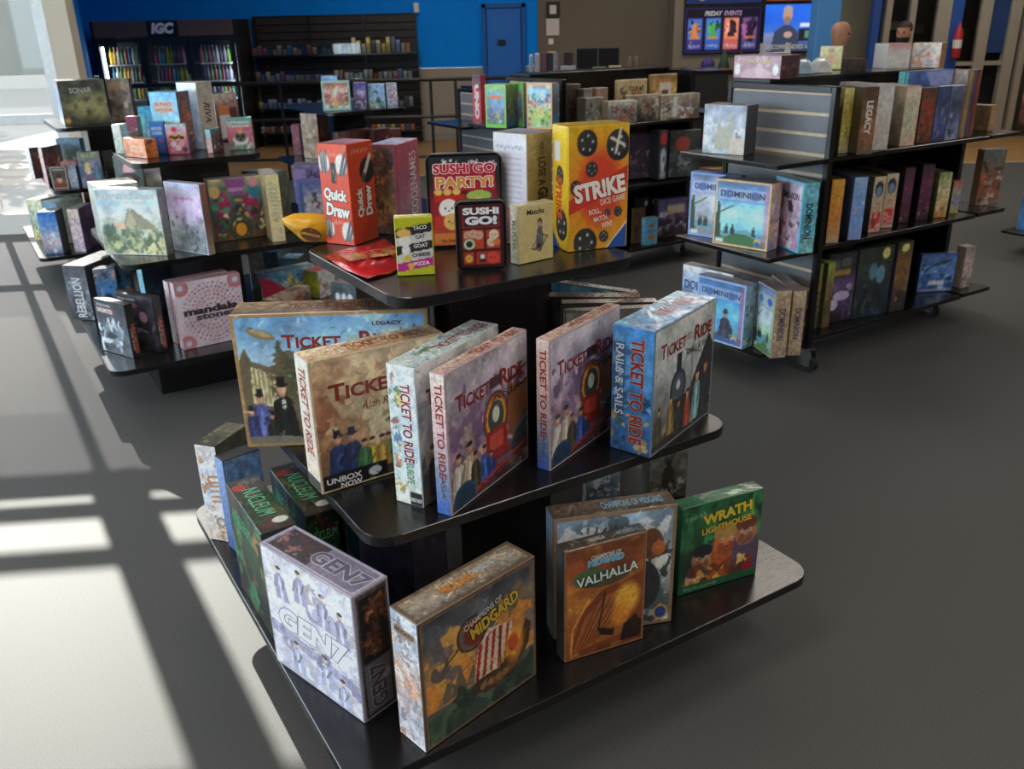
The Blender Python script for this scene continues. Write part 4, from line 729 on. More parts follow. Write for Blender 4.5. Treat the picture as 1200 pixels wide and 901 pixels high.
for k, lab in (('aed1', 'dark green box with bright green script letters, behind the silver lilac box'), ('aed2', 'dark green box with bright green script letters, tucked under the shelf edge above')):
    B(k, lab, '1c241e', c_aed, c_aed, T=c_aedt, t={
        'T': [('NUCLEUM', .5, .52, .52, .5, '7ad8b0', dict(rot=-90, bold=.0, shear=.15))], 'F': [('NUCLEUM', .5, .78, .8, .09, '8ad8a8', dict(bold=.0))], 'L': [('NUCLEUM', .4, .8, .5, .12, '58c090', dict(bold=.0))]})
B('bluespine', 'black topped box with a blue edge, half hidden behind the dark green ones', '1c1e22', G(['7a9cd0', '5a7cb4', '3c5a90'], ['a8c0e0', '4a6aa0'], 10), SP('7a9ad0', '44629c'), T=TP(['18191c', '202226'], ['2c3a34'], 6), t=None)
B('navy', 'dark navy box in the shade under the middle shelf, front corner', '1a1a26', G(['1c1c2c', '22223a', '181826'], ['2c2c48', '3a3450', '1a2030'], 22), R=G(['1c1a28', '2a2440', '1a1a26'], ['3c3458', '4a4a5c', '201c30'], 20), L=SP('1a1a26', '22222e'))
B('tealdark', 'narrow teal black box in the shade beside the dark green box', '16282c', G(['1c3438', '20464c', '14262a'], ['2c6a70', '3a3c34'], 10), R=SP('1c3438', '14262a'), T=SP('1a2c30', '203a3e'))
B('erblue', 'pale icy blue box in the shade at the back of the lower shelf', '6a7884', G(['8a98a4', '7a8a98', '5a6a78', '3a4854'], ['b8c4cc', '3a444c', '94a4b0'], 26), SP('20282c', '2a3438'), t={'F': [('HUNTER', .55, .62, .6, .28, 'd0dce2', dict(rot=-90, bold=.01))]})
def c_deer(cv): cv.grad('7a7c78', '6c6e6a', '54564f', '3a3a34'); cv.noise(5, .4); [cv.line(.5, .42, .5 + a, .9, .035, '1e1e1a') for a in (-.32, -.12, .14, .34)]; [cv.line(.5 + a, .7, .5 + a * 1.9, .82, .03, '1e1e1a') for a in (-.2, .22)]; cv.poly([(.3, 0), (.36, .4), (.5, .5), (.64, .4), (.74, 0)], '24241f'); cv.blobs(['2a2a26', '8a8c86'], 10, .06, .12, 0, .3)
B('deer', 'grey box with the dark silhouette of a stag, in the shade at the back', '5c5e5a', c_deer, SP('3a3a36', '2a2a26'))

# --- top shelf of the nearest stand
def hand(cv, cx, cy, r, flip=1):
    cv.ell(cx, cy, r, r * cv.asp * 1.45, 'f4f0ec'); cv.ring(cx, cy, r, r * cv.asp * 1.45, .04, 'd8d0c8')
    for i in range(4): cv.line(cx - r * .4 + i * r * .26, cy - r * .5, cx - r * .55 * flip + i * r * .34, cy + r * (.5 + .15 * (i % 2)), r * .18, '2c3a48' if i % 2 else '1c1c20')
def c_qd(cv): cv.grad('e8522a', 'e44a24'); cv.noise(3, .06); hand(cv, .18, .82, .19); hand(cv, .78, .8, .2, -1); hand(cv, .16, .15, .17); hand(cv, .8, .13, .19, -1); cv.rect(.4, .62, .58, .82, '1c1a1a'); cv.marks(.42, .63, .56, .81, 'f6f4f0', 4); cv.marks(.3, .2, .7, .24, 'f4ece4', 9); cv.marks(.36, .88, .6, .93, 'f4e0d4', 4)
def c_qdr(cv): cv.grad('d8481f', 'c83c18'); cv.noise(3, .08); cv.ell(.72, .72, .3, .13, '1c1a1c', rot=-.5); cv.line(.5, .62, .88, .86, .12, 'd8d4cc'); cv.line(.5, .62, .6, .68, .1, '3a3a3c'); cv.marks(.12, .9, .88, .95, 'f0e0d4', 8)
B('quick', 'tall bright orange box with white cartoon hands', 'dc4a22', c_qd, None, c_qdr, SP('a83844', 'b04450', '7a3a5a'), t={
    'F': [('Quick', .5, .495, .84, .15, 'f8f6f2', dict(bold=.05, out='1a1414', ow=.05, rot=-6)), ('Draw', .54, .345, .84, .15, 'f8f6f2', dict(bold=.05, out='1a1414', ow=.05, rot=-6))],
    'R': [('Quick', .36, .42, .32, .3, 'f0ece6', dict(bold=.05, out='181414', ow=.05, rot=90)), ('Draw', .68, .42, .32, .3, 'f0ece6', dict(bold=.05, out='181414', ow=.05, rot=90))]}, cat='party game')
def c_code(cv): cv.grad('5c4c48', '4a3c38', '6a5a48', '8a7440', '3c2c28'); cv.noise(4, .5); cv.blobs(['8a8074', '3a2c2c', 'b08a3a', '6a4a54'], 26, .08, .22); cv.rect(.9, 0, 1, 1, '8a3a58')
B('code2', 'pinkish red box with white lettering up its side, next to the orange box', 'a8344a', c_code, None, G(['b83c58', 'b03848', 'a83430', '8a2820'], ['c85a6a', '8a2c44', 'b84a30'], 14, nz=.2), G(['c8a0c4', '9aa4dc', '8a94d0'], ['e8e8f4', '7a6aa8', 'c890b0'], 12), t={'R': [('CODENAMES', .68, .52, .72, .3, 'ead8d4', dict(rot=90, bold=.005))]}, cat='party game')
def tin(id, label, paint, titles, rr, rim):
    x, y, z, yaw, w, d, h = GEO[id]
    def shell(k, y0, y1):
        mb = MB(); ring = []
        for cx, cz, a0 in ((w - rr, h - rr, 0), (rr, h - rr, 90), (rr, rr, 180), (w - rr, rr, 270)):
            for i in range(7): a = math.radians(a0 + 15 * i); ring.append((cx + (rr - k) * math.cos(a), cz + (rr - k) * math.sin(a)))
        n = len(ring); mb.add([(p[0], yy, p[1]) for yy in (y0, y1) for p in ring], [(i, (i + 1) % n, n + (i + 1) % n, n + i) for i in range(n)] + [tuple(range(n))[::-1], tuple(range(n, 2 * n))]); return mb
    o = shell(0, 0, d).build('card_game_tin', mat('dark_tin', '20242a', .25, .6)); o.location = (x, y, z + .0005); o.rotation_euler = (0, 0, math.radians(yaw)); tag(o, label, 'card game'); BOXES[id] = o
    rm = shell(0, -.003, .006)
    shell(-.0015, .004, .009).build('rim', mat('worn_steel', 'a8aaa8', .3, .9), o)
    cv = Cv(w, h, .0024, 5); paint(cv); me = print_mesh('cover_print', cv, (0, 0, 0), (1, 0, 0), (0, 0, 1), w, h, .006, .0006); me.materials.append(CARD)
    p = bpy.data.objects.new('cover_print', me); COL.objects.link(p); p.parent = o
    for i, t in enumerate(titles): lettering(p, ((0, -.0006, 0), (1, 0, 0), (0, 0, 1), w, h), t, i)
def face(cv, cx, cy, r, c):
    k = cv.asp; cv.ell(cx, cy, r, r * k, c)
    for q in (-1, 1): cv.ell(cx + q * r * .35, cy + r * k * .05, r * .1, r * .12 * k, '201818')
    cv.ell(cx, cy - r * k * .2, r * .14, r * .08 * k, 'a03434')
def c_party(cv):
    cv.grad('1c2630', '1a2028', '8a2030', 'a82a34', 'd87a3c'); cv.rect(.06, .76, .94, .93, 'b01c3c'); cv.rect(.06, .62, .94, .78, 'b8243c'); cv.blobs(['e8e8ea'], 14, .02, .03, .9, .96)
    cv.rect(.06, .5, .5, .58, 'c8302c'); cv.rect(.54, .5, .94, .62, '8a1c30'); [cv.ell(.12 + i * .13, .61, .06, .035, 'f0c868') for i in range(3)]; cv.ell(.7, .56, .18, .06, 'a8c860')
    cv.rect(.06, .36, .94, .5, '9a2434'); face(cv, .26, .42, .14, 'f4f4f4'); face(cv, .7, .42, .14, 'e8e4dc'); cv.rect(.06, .2, .94, .34, 'c83a2c'); face(cv, .3, .27, .12, 'e8c070'); face(cv, .7, .25, .14, 'f0e8e4'); cv.rect(.04, .02, .96, .14, 'e08a44')
tin('party', 'large rounded tin with red and black sushi faces, behind the small tin', c_party, [('SUSHi GO', .5, .85, .84, .115, 'c81c40', dict(bold=.04, out='f6f6f6', ow=.05)), ('PARTY!', .5, .705, .78, .13, 'e09a3c', dict(bold=.04, out='f6f6f6', ow=.05)), ('The Deluxe Pick & Pass Game', .5, .08, .7, .03, '4a1c14', {})], .018, 0)
def c_sushi(cv):
    cv.grad('3a1418', '3a1216', '2a0e12'); cv.rect(.08, .64, .92, .95, 'a83a2c'); cv.rect(.11, .66, .89, .93, '3a1418'); cv.rect(.08, .3, .55, .6, 'c0442c'); cv.rect(.6, .3, .92, .6, 'b83c30'); cv.rect(.08, .05, .32, .26, 'a83028'); cv.rect(.36, .05, .92, .26, 'b0302c')
    for x, y in ((.2, .52), (.32, .54), (.44, .52)): face(cv, x, y, .1, 'd8a890')
    cv.ell(.22, .38, .13, .1, '1c3424'); cv.ring(.22, .38, .1, .07, .25, 'd8dcc8'); face(cv, .78, .52, .11, 'e8d8c4'); face(cv, .72, .4, .1, 'd8c8a8'); cv.ell(.84, .4, .08, .05, 'e07a3c'); face(cv, .2, .15, .09, 'd8b048'); cv.rect(.44, .09, .58, .22, '1c1c1c'); cv.rect(.46, .14, .56, .21, 'f0ece8'); face(cv, .75, .15, .14, 'd84a40')
tin('sushi', 'small rounded tin with red sushi compartments, at the shelf edge', c_sushi, [('SUSHi', .5, .865, .74, .11, 'f4f4fa', dict(bold=.05, out='3a4a78', ow=.03)), ('GO!', .5, .73, .66, .135, 'eeeef8', dict(bold=.06, out='3a4a78', ow=.03))], .014, 0)
def c_taco(cv):
    cv.grad('c8cc2c', 'c8cc2c'); [cv.line(i / 14, 0, i / 14, 1, .02, '98a020', .6) for i in range(15)]
    for i, c in enumerate(('24282c', 'd8d8d6', '24282c', 'd8d8d6', 'c42c94')): y = .86 - i * .15; cv.poly([(0, y - .05), (1, y + .05), (1, y - .1), (0, y - .2)], c)
    cv.ell(.22, .74, .2, .08, 'e8c060'); cv.ell(.24, .6, .16, .09, 'f0ece8'); cv.ell(.26, .44, .12, .1, 'f0f0f0'); cv.poly([(.12, .24), (.28, .38), (.42, .26)], 'e8c838'); cv.poly([(.24, .2), (.5, .22), (.38, .06)], 'e8b848')
B('taco', 'small lime green box with black and white word stripes, at the shelf corner', 'c4c830', c_taco, SP('b0b428', 'a8ac24'), SP('b0b428', 'a8ac24'), SP('c8cc34', 'b8bc2c'), t={'F': [(w_, .66, .82 - i * .152, ww, .065, c, dict(bold=.03, rot=5)) for i, (w_, ww, c) in enumerate((('TACO', .36, 'e8e8e4'), ('CAT', .26, '2a2c30'), ('GOAT', .38, 'e8e8e4'), ('CHEESE', .48, '2a2c30'), ('PIZZA', .42, 'f0e8f0')))]}, cat='card game')
def c_gutw(cv): cv.grad('dcdce8', 'd4d4e4', 'd8c8d4'); cv.marks(.08, .86, .9, .9, '5a5a78', 22); [cv.rect(.08, .78 - i * .05, .86, .788 - i * .05, '9a9ab4', .8) for i in range(9)]; cv.poly([(.05, .02), (.05, .3), (.5, .34), (.5, .02)], 'd0909c'); cv.poly([(.55, .05), (.6, .32), (.95, .34), (.95, .05)], 'c8788c'); cv.line(.3, .05, .4, .3, .04, 'f0e8ec')
B('gut', 'tall white and khaki box like a thick book', 'b8a880', c_gutw, None, G(['a89a6c', '9c8e62', '988a60'], nz=.12), SP('c8c4cc', 'b0a898'), t={'R': [('HOW TO', .58, .86, .11, .17, '22201a', dict(rot=-90)), ('LOSE A', .58, .66, .25, .3, '22201a', dict(rot=-90, bold=.02)), ('GUY', .6, .41, .22, .42, '1c1a16', dict(rot=-90, bold=.04))]}, cat='party game')
def c_mat(cv):
    cv.grad('e4d69a', 'e0d090'); cv.noise(4, .06); cv.poly([(.35, .22), (.62, .16), (.86, .42), (.6, .5)], '3a342c'); cv.poly([(.38, .24), (.62, .19), (.82, .41), (.6, .47)], 'c8bb88'); cv.poly([(.48, .22), (.52, .5), (.56, .62), (.68, .6), (.72, .3), (.62, .2)], '6a6a70'); cv.ell(.61, .68, .07, .07, '5a2a20'); cv.ell(.6, .65, .05, .05, 'd0a888'); cv.ell(.58, .26, .06, .05, '24201c'); cv.line(.52, .5, .7, .36, .02, '9a9aa4')
B('matcha', 'small pale yellow box with a seated figure in a grey robe', 'd8ccA0'.lower(), c_mat, SP('e4dcc0', 'dcd2ae'), None, SP('d8cca0', 'c8bc8c'), t={'F': [('Matcha', .48, .87, .5, .09, '1e1c18', dict(shear=.2, bold=.02))], 'L': [('MATCHA', .5, .5, .5, .4, '8a8264', dict(rot=-90))]}, cat='card game')
def die(cv, cx, cy, r):
    k = cv.asp; cv.ell(cx, cy, r, r * k * 1.15, '23262a'); cv.ell(cx - r * .15, cy + r * .1, r * .8, r * k * .9, '32363a'); g = cv.rng
    for i in range(5): a = i * 1.25 + cx * 9; cv.ell(cx + math.cos(a) * r * .55, cy + math.sin(a) * r * .65 * k, r * .09, r * .12 * k, 'e4e4e0')
def c_strike(cv):
    cv.grad('e8c028', 'e8b824', 'e8ac24'); a = np.arctan2((cv.Y - .52) / cv.asp, cv.X - .55); m = np.clip(np.sin(a * 22) * 2, 0, 1); cv.mix(m, 'c8a01c', .5)
    cv.ell(.55, .5, .62, .42, 'e8842c', .8, .7); cv.ell(.52, .5, .36, .3, 'd8402c', .9, .4); cv.poly([(.0, .42), (.0, .3), (1, .52), (1, .68)], 'd0382a')
    for x, y, r in ((.3, .87, .17), (.82, .84, .2), (.38, .66, .1), (.12, .52, .1), (.84, .3, .07), (.66, .3, .05), (.28, .06, .2), (.6, .1, .08)): die(cv, x, y, r)
    cv.line(.7, .9, .92, .84, .04, 'e8e4d4'); cv.line(.86, .97, .78, .78, .04, 'e8e4d4'); cv.poly([(.66, 0), (1, .2), (1, 0)], '2454a8'); cv.line(.64, 0, 1, .215, .02, 'e8ecf0')
def c_strike_s(cv): cv.grad('f0cc2c', 'e8c028', 'dcb01e'); cv.noise(3, .1); cv.rect(.14, .72, .5, .88, 'e0e4f0'); die(cv, .5, .6, .22); die(cv, .6, .2, .36); cv.poly([(0, 0), (0, .12), (.5, 0)], '2454a8')
B('strike', 'large yellow box with black dice, right end of the top shelf', 'e0b828', c_strike, c_strike_s, None, SP('e8c438', 'c8a024'), t={
    'F': [('STR!KE', .52, .50, .88, .17, 'f2eee6', dict(bold=.05, out='a82420', ow=.04, rot=9)), ('DICE GAME', .74, .405, .42, .05, 'f0d8c8', dict(bold=.02, rot=9)), ('ROLL,', .44, .315, .2, .05, 'f0e8dc', dict(bold=.02, rot=9)), ('MATCH,', .54, .255, .24, .05, 'f0e8dc', dict(bold=.02, rot=9)), ('WIN!', .64, .205, .18, .05, 'f0e8dc', dict(bold=.02, rot=9))],
    'L': [('STR!KE', .42, .42, .34, .4, 'd05a24', dict(rot=-90, bold=.05))]}, cat='dice game')
def pouch(name, id_pts, thick, label, m, z0, jit=0.0):
    """flat soft packet: outline pillowed to a thin seam"""
    P = [Vector((p[0], p[1], 0)) for p in id_pts]; c = sum(P, Vector()) / len(P); mb = MB(); mb.smooth = True; R = []
    if True:
        for k, (f, q) in enumerate(((1, 0), (.94, .06), (.8, .5), (.55, .85), (.25, 1))):
            R.append([c + (p - c) * f * (1 + jit * math.sin(i * 5.1 + k * 2)) + Vector((0, 0, z0 + .004 + thick * q * (1 + (.12 + jit * 3) * math.sin(i * 2.3 + k)))) for i, p in enumerate(P)])
    n = len(P); vs_ = [p for r in R for p in r] + [c + Vector((0, 0, z0 + thick * 1.02 + .004)), c + Vector((0, 0, z0 + .0006))]
    f = []
    for k in range(len(R) - 1): f += [(k * n + i, k * n + (i + 1) % n, (k + 1) * n + (i + 1) % n, (k + 1) * n + i) for i in range(n)]
    f += [((len(R) - 1) * n + i, (len(R) - 1) * n + (i + 1) % n, len(vs_) - 2) for i in range(n)]; f += [((i + 1) % n, i, len(vs_) - 1) for i in range(n)]
    mb.add([p - c for p in vs_], f); o = mb.build(name, m); o.location = c; tag(o, label, 'packet'); return o, c

# packets on the top shelf
def at(px, py, z):
    v = r2 * ((px - 600) / FPX) + u2 * (-(py - 450.5) / FPX) + fwd; k = (z - EYE) / v.z; return Vector((v.x * k, v.y * k, z))

# --- second stand, lower shelf
def c_war(cv): cv.grad('24282c', '3a4048', '5a646c', '2a2e34'); cv.noise(5, .5); cv.poly([(.05, .15), (.3, .62), (.5, .55), (.4, .2)], 'b8c4cc'); cv.poly([(.45, .2), (.7, .6), (.85, .5), (.7, .15)], '8a98a4'); cv.blobs(['d8e0e8', '1a1c20', '6a7884'], 26, .04, .09, .1, .65); cv.rect(.06, .76, .62, .88, 'c85a58', .55); cv.frame(.015, '1a1c1e')
def c_war2(cv): cv.grad('2c2c34', '3a3440', '24262c', '1a1c20'); cv.noise(5, .5); cv.blobs(['6a5a6c', '1a1a20', 'a07a94', '4a4854'], 24, .05, .1, .1, .7); cv.ell(.7, .62, .1, .1, 'b890a8'); cv.line(.4, .4, .75, .35, .03, '9aa4ac')
for k, f, lab in (('war1', c_war, 'black and grey space battle box with pale fighters, at the front left corner'), ('war2', c_war2, 'black space battle box with a mauve glow, just right of a similar grey one')):
    B(k, lab, '1a1a1c', f, None, SP('1c1c1e', '26262a', '1a1a1c'), SP('2a2a2c', '4a3c38'), t={'F': [('STAR WARS', .32, .91, .44, .045, 'e0e4e8', dict(bold=.02)), ('UNLIMITED', .33, .81, .5, .08, 'e8e4e4' if k == 'war1' else 'c0a0a8', dict(bold=.04))], 'R': [('UNLIMITED', .6, .35, .55, .4, 'd86a54', dict(rot=-90, bold=.03)), ('STAR WARS', .3, .35, .4, .22, 'c8ccd0', dict(rot=-90))]})
def c_manna(cv):
    cv.grad('c4bccc', 'bcb4c4'); cv.noise(4, .1)
    for r, n, s, c in ((.44, 40, .016, 'a84a54'), (.38, 36, .018, '6a4a58'), (.32, 30, .02, 'b85058'), (.26, 26, .018, '5a4450'), (.2, 18, .02, 'a84a50'), (.13, 12, .018, '6a4a58')):
        for i in range(n): a = 6.283 * i / n + r * 9; x, y = .52 + r * math.cos(a), .5 + r * math.sin(a); cv.ell(x, y, s, s, c); cv.ell(x, y, s * .4, s * .4, 'dcd4dc')
    for x, y in ((.08, .08), (.92, .92), (.08, .92), (.92, .08)): cv.ring(x, y, .1, .1, .2, 'b85a60'); cv.ring(x, y, .06, .06, .2, '8a6a74')
    cv.rect(.02, .43, 1, .55, 'c0b8c8', .5)
for k, lab in (('manna1', 'square lavender box patterned with red rings of dots'), ('manna2', 'square lavender box hidden behind its twin, only top and edge showing')):
    B(k, lab, 'bfb4bc', c_manna, SP('c8b8bc', 'b89a9a', 'b8a0a0'), None, SP('c4b8c8', 'a89aa4', bl=('8a6a74',), n=12), t={'F': [('mandala', .5, .55, .84, .12, '3a2c38', dict(bold=.05, out='c4bccc', ow=.03)), ('stones', .56, .45, .62, .1, '4a3c48', dict(bold=.04, out='c4bccc', ow=.03))]})
B('rebel', 'big grey box with a pale planet and white letters up its side', '4a4c54', G(['3a3c44', '5a5e68', '2a2c30'], ['7a8a94', '1a1c20'], 12), G(['8a98b4', '6a6e7c', '54565e', '4a4c54'], ['c8d4e4', '3a3c44', '9aa8c0'], 16), T=G(['5a5c60', '3a3a3c'], ['8a8478', '2a2a2c'], 14), t={'F': [('REBELLION', .5, .42, .72, .4, 'd8dce0', dict(rot=90, bold=.02))], 'L': [('REBELLION', .6, .36, .6, .24, 'd8dce0', dict(rot=90, bold=.02))]})
def c_arch(cv): cv.grad('5a6a7c', '3a6aa0', '1c3a5c', '1a1c24'); cv.noise(5, .4); cv.ell(.5, .3, .42, .4, '2c74b4'); cv.ell(.5, .2, .34, .32, '101820'); cv.blobs(['c8a48a', 'd8dce8', '2a2c34'], 14, .06, .12, .4, .95)
for k, lab in (('bluebox1', 'small box with a blue arch picture, standing nearest the corner planet box'), ('bluebox2', 'small box with a blue arch picture, second beside its twin')):
    B(k, lab, '4a4c58', c_arch, SP('b8a8c4', '8a7a9a'), SP('3a4a5c', '24303c'), SP('6a6a70', '4a4a50'))
B('tealnovel', 'dark teal box with a light blue edge, upright in the shade', '1c2c3a', G(['1a2430', '22303e', '161c28'], ['4a4464', '2c5a6a', '1a1a24'], 20), SP('8ac0d4', '78b0c8'), None, SP('3a4a54', '2a3a44'))
def c_drag(cv): cv.grad('7ab0d8', '5a9ac0', '8a9a6a', '6a7a54'); cv.noise(5, .4); cv.blobs(['e0c838', '3a6ac0', '4a8a4a', 'd8e0e8', 'c84a3a', '7a4a8a'], 50, .03, .06, .05, .9); cv.poly([(0, .2), (.02, .9), (.2, .75), (.5, .3), (.35, .05)], 'b82c4c'); cv.ell(.88, .6, .1, .3, 'e0b838'); cv.ell(.86, .78, .06, .15, 'e8c850')
B('dragon', 'wide colourful cartoon box with a red shape and a yellow creature', '6a8a9a', c_drag, SP('c8d8e8', '8ac0e8', '58a858', bl=('c84a5a', 'e8e8f0'), n=8), None, SP('a8b4a8', '7a8a80'))
B('tanlow', 'low tan printed box lying behind the airship box', '8a7a68', G(['9a8a78', '6a5a50'], ['b8503c', 'c8b89a', '4a4440'], 20), SP('4a4844', '3a3836'), None, G(['c0ac94', 'a8927a'], ['b0503c', 'd8c8ac', '6a5a4c'], 26))
B('whitered', 'white and lime box with a red top, below the top shelf edge', 'c8c8cc', G(['d8d8e0', 'c0c4cc'], ['b84a3a', '7a5a44'], 8), SP('7a8a2c', 'b8b82c', '8a9a34'), None, SP('b84a3c', 'a84438'))
B('figures', 'dark slate box with three small white figures, below the top shelf corner', '3a4448', G(['4a5860', '3c464c', '2c3438'], ['5a6a70'], 8, ops=[('ell', .25, .62, .1, .13, 'd8e0e4'), ('ell', .5, .62, .1, .13, 'd8e0e4'), ('ell', .75, .62, .1, .13, 'd8e0e4'), ('ell', .25, .35, .12, .16, 'c8d4d8'), ('ell', .5, .35, .12, .16, 'c8d4d8'), ('ell', .75, .35, .12, .16, 'c8d4d8')]), None, SP('1c1c1e', '2a2424'), SP('5a6468', '6a5c5c'))
B('bluewall', 'slate blue box leaning in the shade between the two front stands', '3c5468', G(['4a6a84', '3a5468'], ['6a8aa0', '24343f'], 12), SP('4a6478', '3a5468'), SP('2c3c48', '24343f'), G(['5a7a94', '3c5a70'], ['8aa4b4', '2a3a46'], 12))
B('greybox', 'plain grey box with faint print, in the shade under the pink cover box', '7a7a7c', G(['8a8a8c', '747476'], ['9a9aa0', '6a6a6c'], 20), None, SP('3a3a3c', '2a2a2c'))
B('bluelow', 'light blue and dark striped box in the shade beside the slate blue one', '4a6a80', G(['5a8aa8', '4a7a98'], ['8ab4cc', '2c4454'], 10), None, SP('24303a', '1c262e'), G(['7aa4bc', '3c5a6c'], ['2a3a44', 'a8c4d4'], 10))
# --- second stand, middle shelf
def c_teo(cv): cv.grad('b8ccd4', 'a8c8d8', 'd0d8d4', '9aa890', '8a9a70', 'a8a88a'); cv.noise(4, .3); cv.noise(5, .6, 'e8eef0', .5, .75); cv.poly([(.36, .38), (.5, .72), (.56, .72), (.95, .4)], '8a8a74'); cv.poly([(.4, .4), (.52, .7), (.62, .4)], 'b0aa8c'); cv.line(.53, .7, .53, 1, .025, 'd8ecf4'); cv.rect(.22, .4, .4, .5, 'd8b898'); cv.blobs(['5a7048', '7a8c54', 'c8c08c', '4a6a5a', 'd8d0a0', '6a7a6a'], 70, .03, .07, .03, .36); cv.blobs(['4a5a44', '3a5a54'], 8, .03, .06, .2, .45, .05, .25); cv.frame(.012, 'c8d0d4')
B('teo1', 'pale blue green box with a sunlit stepped pyramid, left end of its shelf', 'a8b4b4', c_teo, SP('c8d0d4', 'a8b4b8'), SP('7a7c78', '6a6a66', bl=('5a5a54', '9a9a90'), n=10), SP('c0c8cc', 'a8b0b4'), t={'F': [('TEOTIHUACAN', .5, .89, .86, .07, 'eef2f2', dict(bold=.04, out='4a6470', ow=.03)), ('CITY OF GODS', .52, .80, .5, .04, 'e0dcc8', {})]})
def c_teo2(cv): cv.grad('a8b0cc', 'b49ac4', 'c8b0d4', '8a8494', '5a6468', '8a8a98'); cv.noise(4, .35); cv.rect(.52, .4, .8, .78, 'd0c4e0', .6); cv.blobs(['4a5a4c', '3a4a48', '6a7a6c', 'a890b8', '8a6a8c'], 50, .03, .07, .02, .5); cv.frame(.012, 'b8bcd0')
B('teo2', 'mauve box with misty ruins, tucked behind the pale pyramid box', '9a96b0', c_teo2, None, SP('8a5a44', '6a4a3c', '9a8a7c'), SP('b8b8c8', 'a0a0b0'), t={'F': [('TEOTIHUACAN', .46, .87, .86, .07, 'e8ecf0', dict(bold=.04, out='5a5a74', ow=.03)), ('EXPANSION PERIOD', .5, .78, .56, .04, 'c890a8', {})]})
def c_octo(cv):
    cv.grad('b8b08c', '5a7a74', '3a5a5c', '5a4a3c', '6a4a34'); cv.noise(4, .4); cv.poly([(.3, 1), (.4, .74), (.64, .72), (.72, 1)], '8a4a9a')
    for x in (.24, .78): cv.ell(x, .52, .14, .2, 'a01c5c'); cv.ell(x, .68, .1, .1, 'b02c68'); cv.ell(x, .68, .025, .03, 'e8e0d8')
    cv.ell(.85, .76, .12, .12, '2c8ab0'); cv.ell(.1, .8, .1, .1, 'c8b070'); cv.ell(.86, .9, .08, .08, 'd890b0'); cv.blobs(['2c6a7c', '3a9a6a', 'd8a03c', '7a2a5a', 'e8d8b0', '1c2c30'], 46, .03, .06, .05, .7); cv.ell(.52, .16, .14, .14, '2a2018'); cv.ell(.52, .16, .11, .11, 'e09a30'); cv.ring(.52, .18, .2, .2, .14, '2a4a40'); cv.rect(.36, .78, .66, .84, 'd8c0d8', .6)
B('octo', 'bright patterned box with magenta tentacled shapes and an orange orb', '8a7a5c', c_octo, SP('6a4a3c', '8a6a54'), None, SP('9a9a94', '8a8478'))
B('cream', 'narrow cream box with pale blue grey lettering up its edge, right of the magenta cover', 'd8c89a', G(['d8cc9a', 'd0c494', 'dcc890', 'd0bca0'], ['e8dcb4', 'c0b48c'], 10, nz=.12, ops=[('line', .25, y, .75, y - .02, .1, '8a9aa4', .8) for y in (.8, .74, .68, .62, .56, .5, .44, .4)]), SP('c8b88a', 'b8a87c'), SP('b8a884', 'a89874'), SP('d0d0c8', 'b8b8ac'))
B('greenbrown', 'olive green illustrated box standing behind the narrow cream one', '4a4a38', G(['4a5a4c', '3c4434', '54482c'], ['7a6a34', '2c3428', '6a3a2c', '5a7a6c'], 26), SP('3a4434', '4a4a34', bl=('7a6a34',), n=12), SP('3a4434', '4a4a34'), SP('6a7a6c', '4a5448'))
B('lav', 'lavender and indigo box behind the yellow packet', '4a4468', G(['9a8ac4', '3a3454', '2c2a44'], ['b8a8dc', '241f38'], 12, ops=[('rect', 0, .0, .48, .9, 'a898d0', .8)]), None, SP('3a3050', '4a2c44'), SP('6a6878', '3c3c40'))
B('bluechar', 'periwinkle box with small dark cartoon figures, behind the yellow packet', '6a7ac8', G(['5a6abc', 'b8c0dc', 'a8a8cc'], ['3a2a4c', '6a3a5c', 'd8dcec', '2c2c3c'], 20, fr='6a82d4', fw_=.06), SP('6a8ad8', '5a7ac8', '3a5a5c'), SP('4a5aa8', '3a4a90'), SP('5a4a8a', '4a3c74'))
B('skull', 'black box with a pink headed monster, in the shade behind the pyramid box', '3a4442', G(['5a6a68', '4a5654', '3a4444'], ['6a7a76', '9a7050'], 20, ops=[('ell', .5, .8, .2, .12, 'f0a8b4'), ('ell', .5, .68, .36, .1, '3a2a2a'), ('ell', .5, .62, .14, .08, 'd8b060')]), None, SP('1a1c1e', '24282a'), SP('4a504c', '3a403c'))  # cover colours lifted to offset the shade of the shelf above
B('whiteblue', 'cream sided box with a pale fighter, in the shade below the upper shelf', 'd0c4a8', G(['d8d8e4', 'b0ccf0', 'f0f4fc'], ['4a4450', '5a7aa4', '8a6a5c'], 14), None, SP('f0e4c4', 'e4d8b8'), SP('e8dcc0', 'd8ccb0'))  # print brightened in its colours against the upper shelf's shade
B('whitebooks', 'white topped box behind the pale pyramid box', 'c8c8c4', SP('c0c0bc', 'a8a8a4'), SP('a8b0a8', '98a098'), None, G(['d8d8d4', 'c8c8c4'], ['e4e4e0', '8a8a88'], 10))
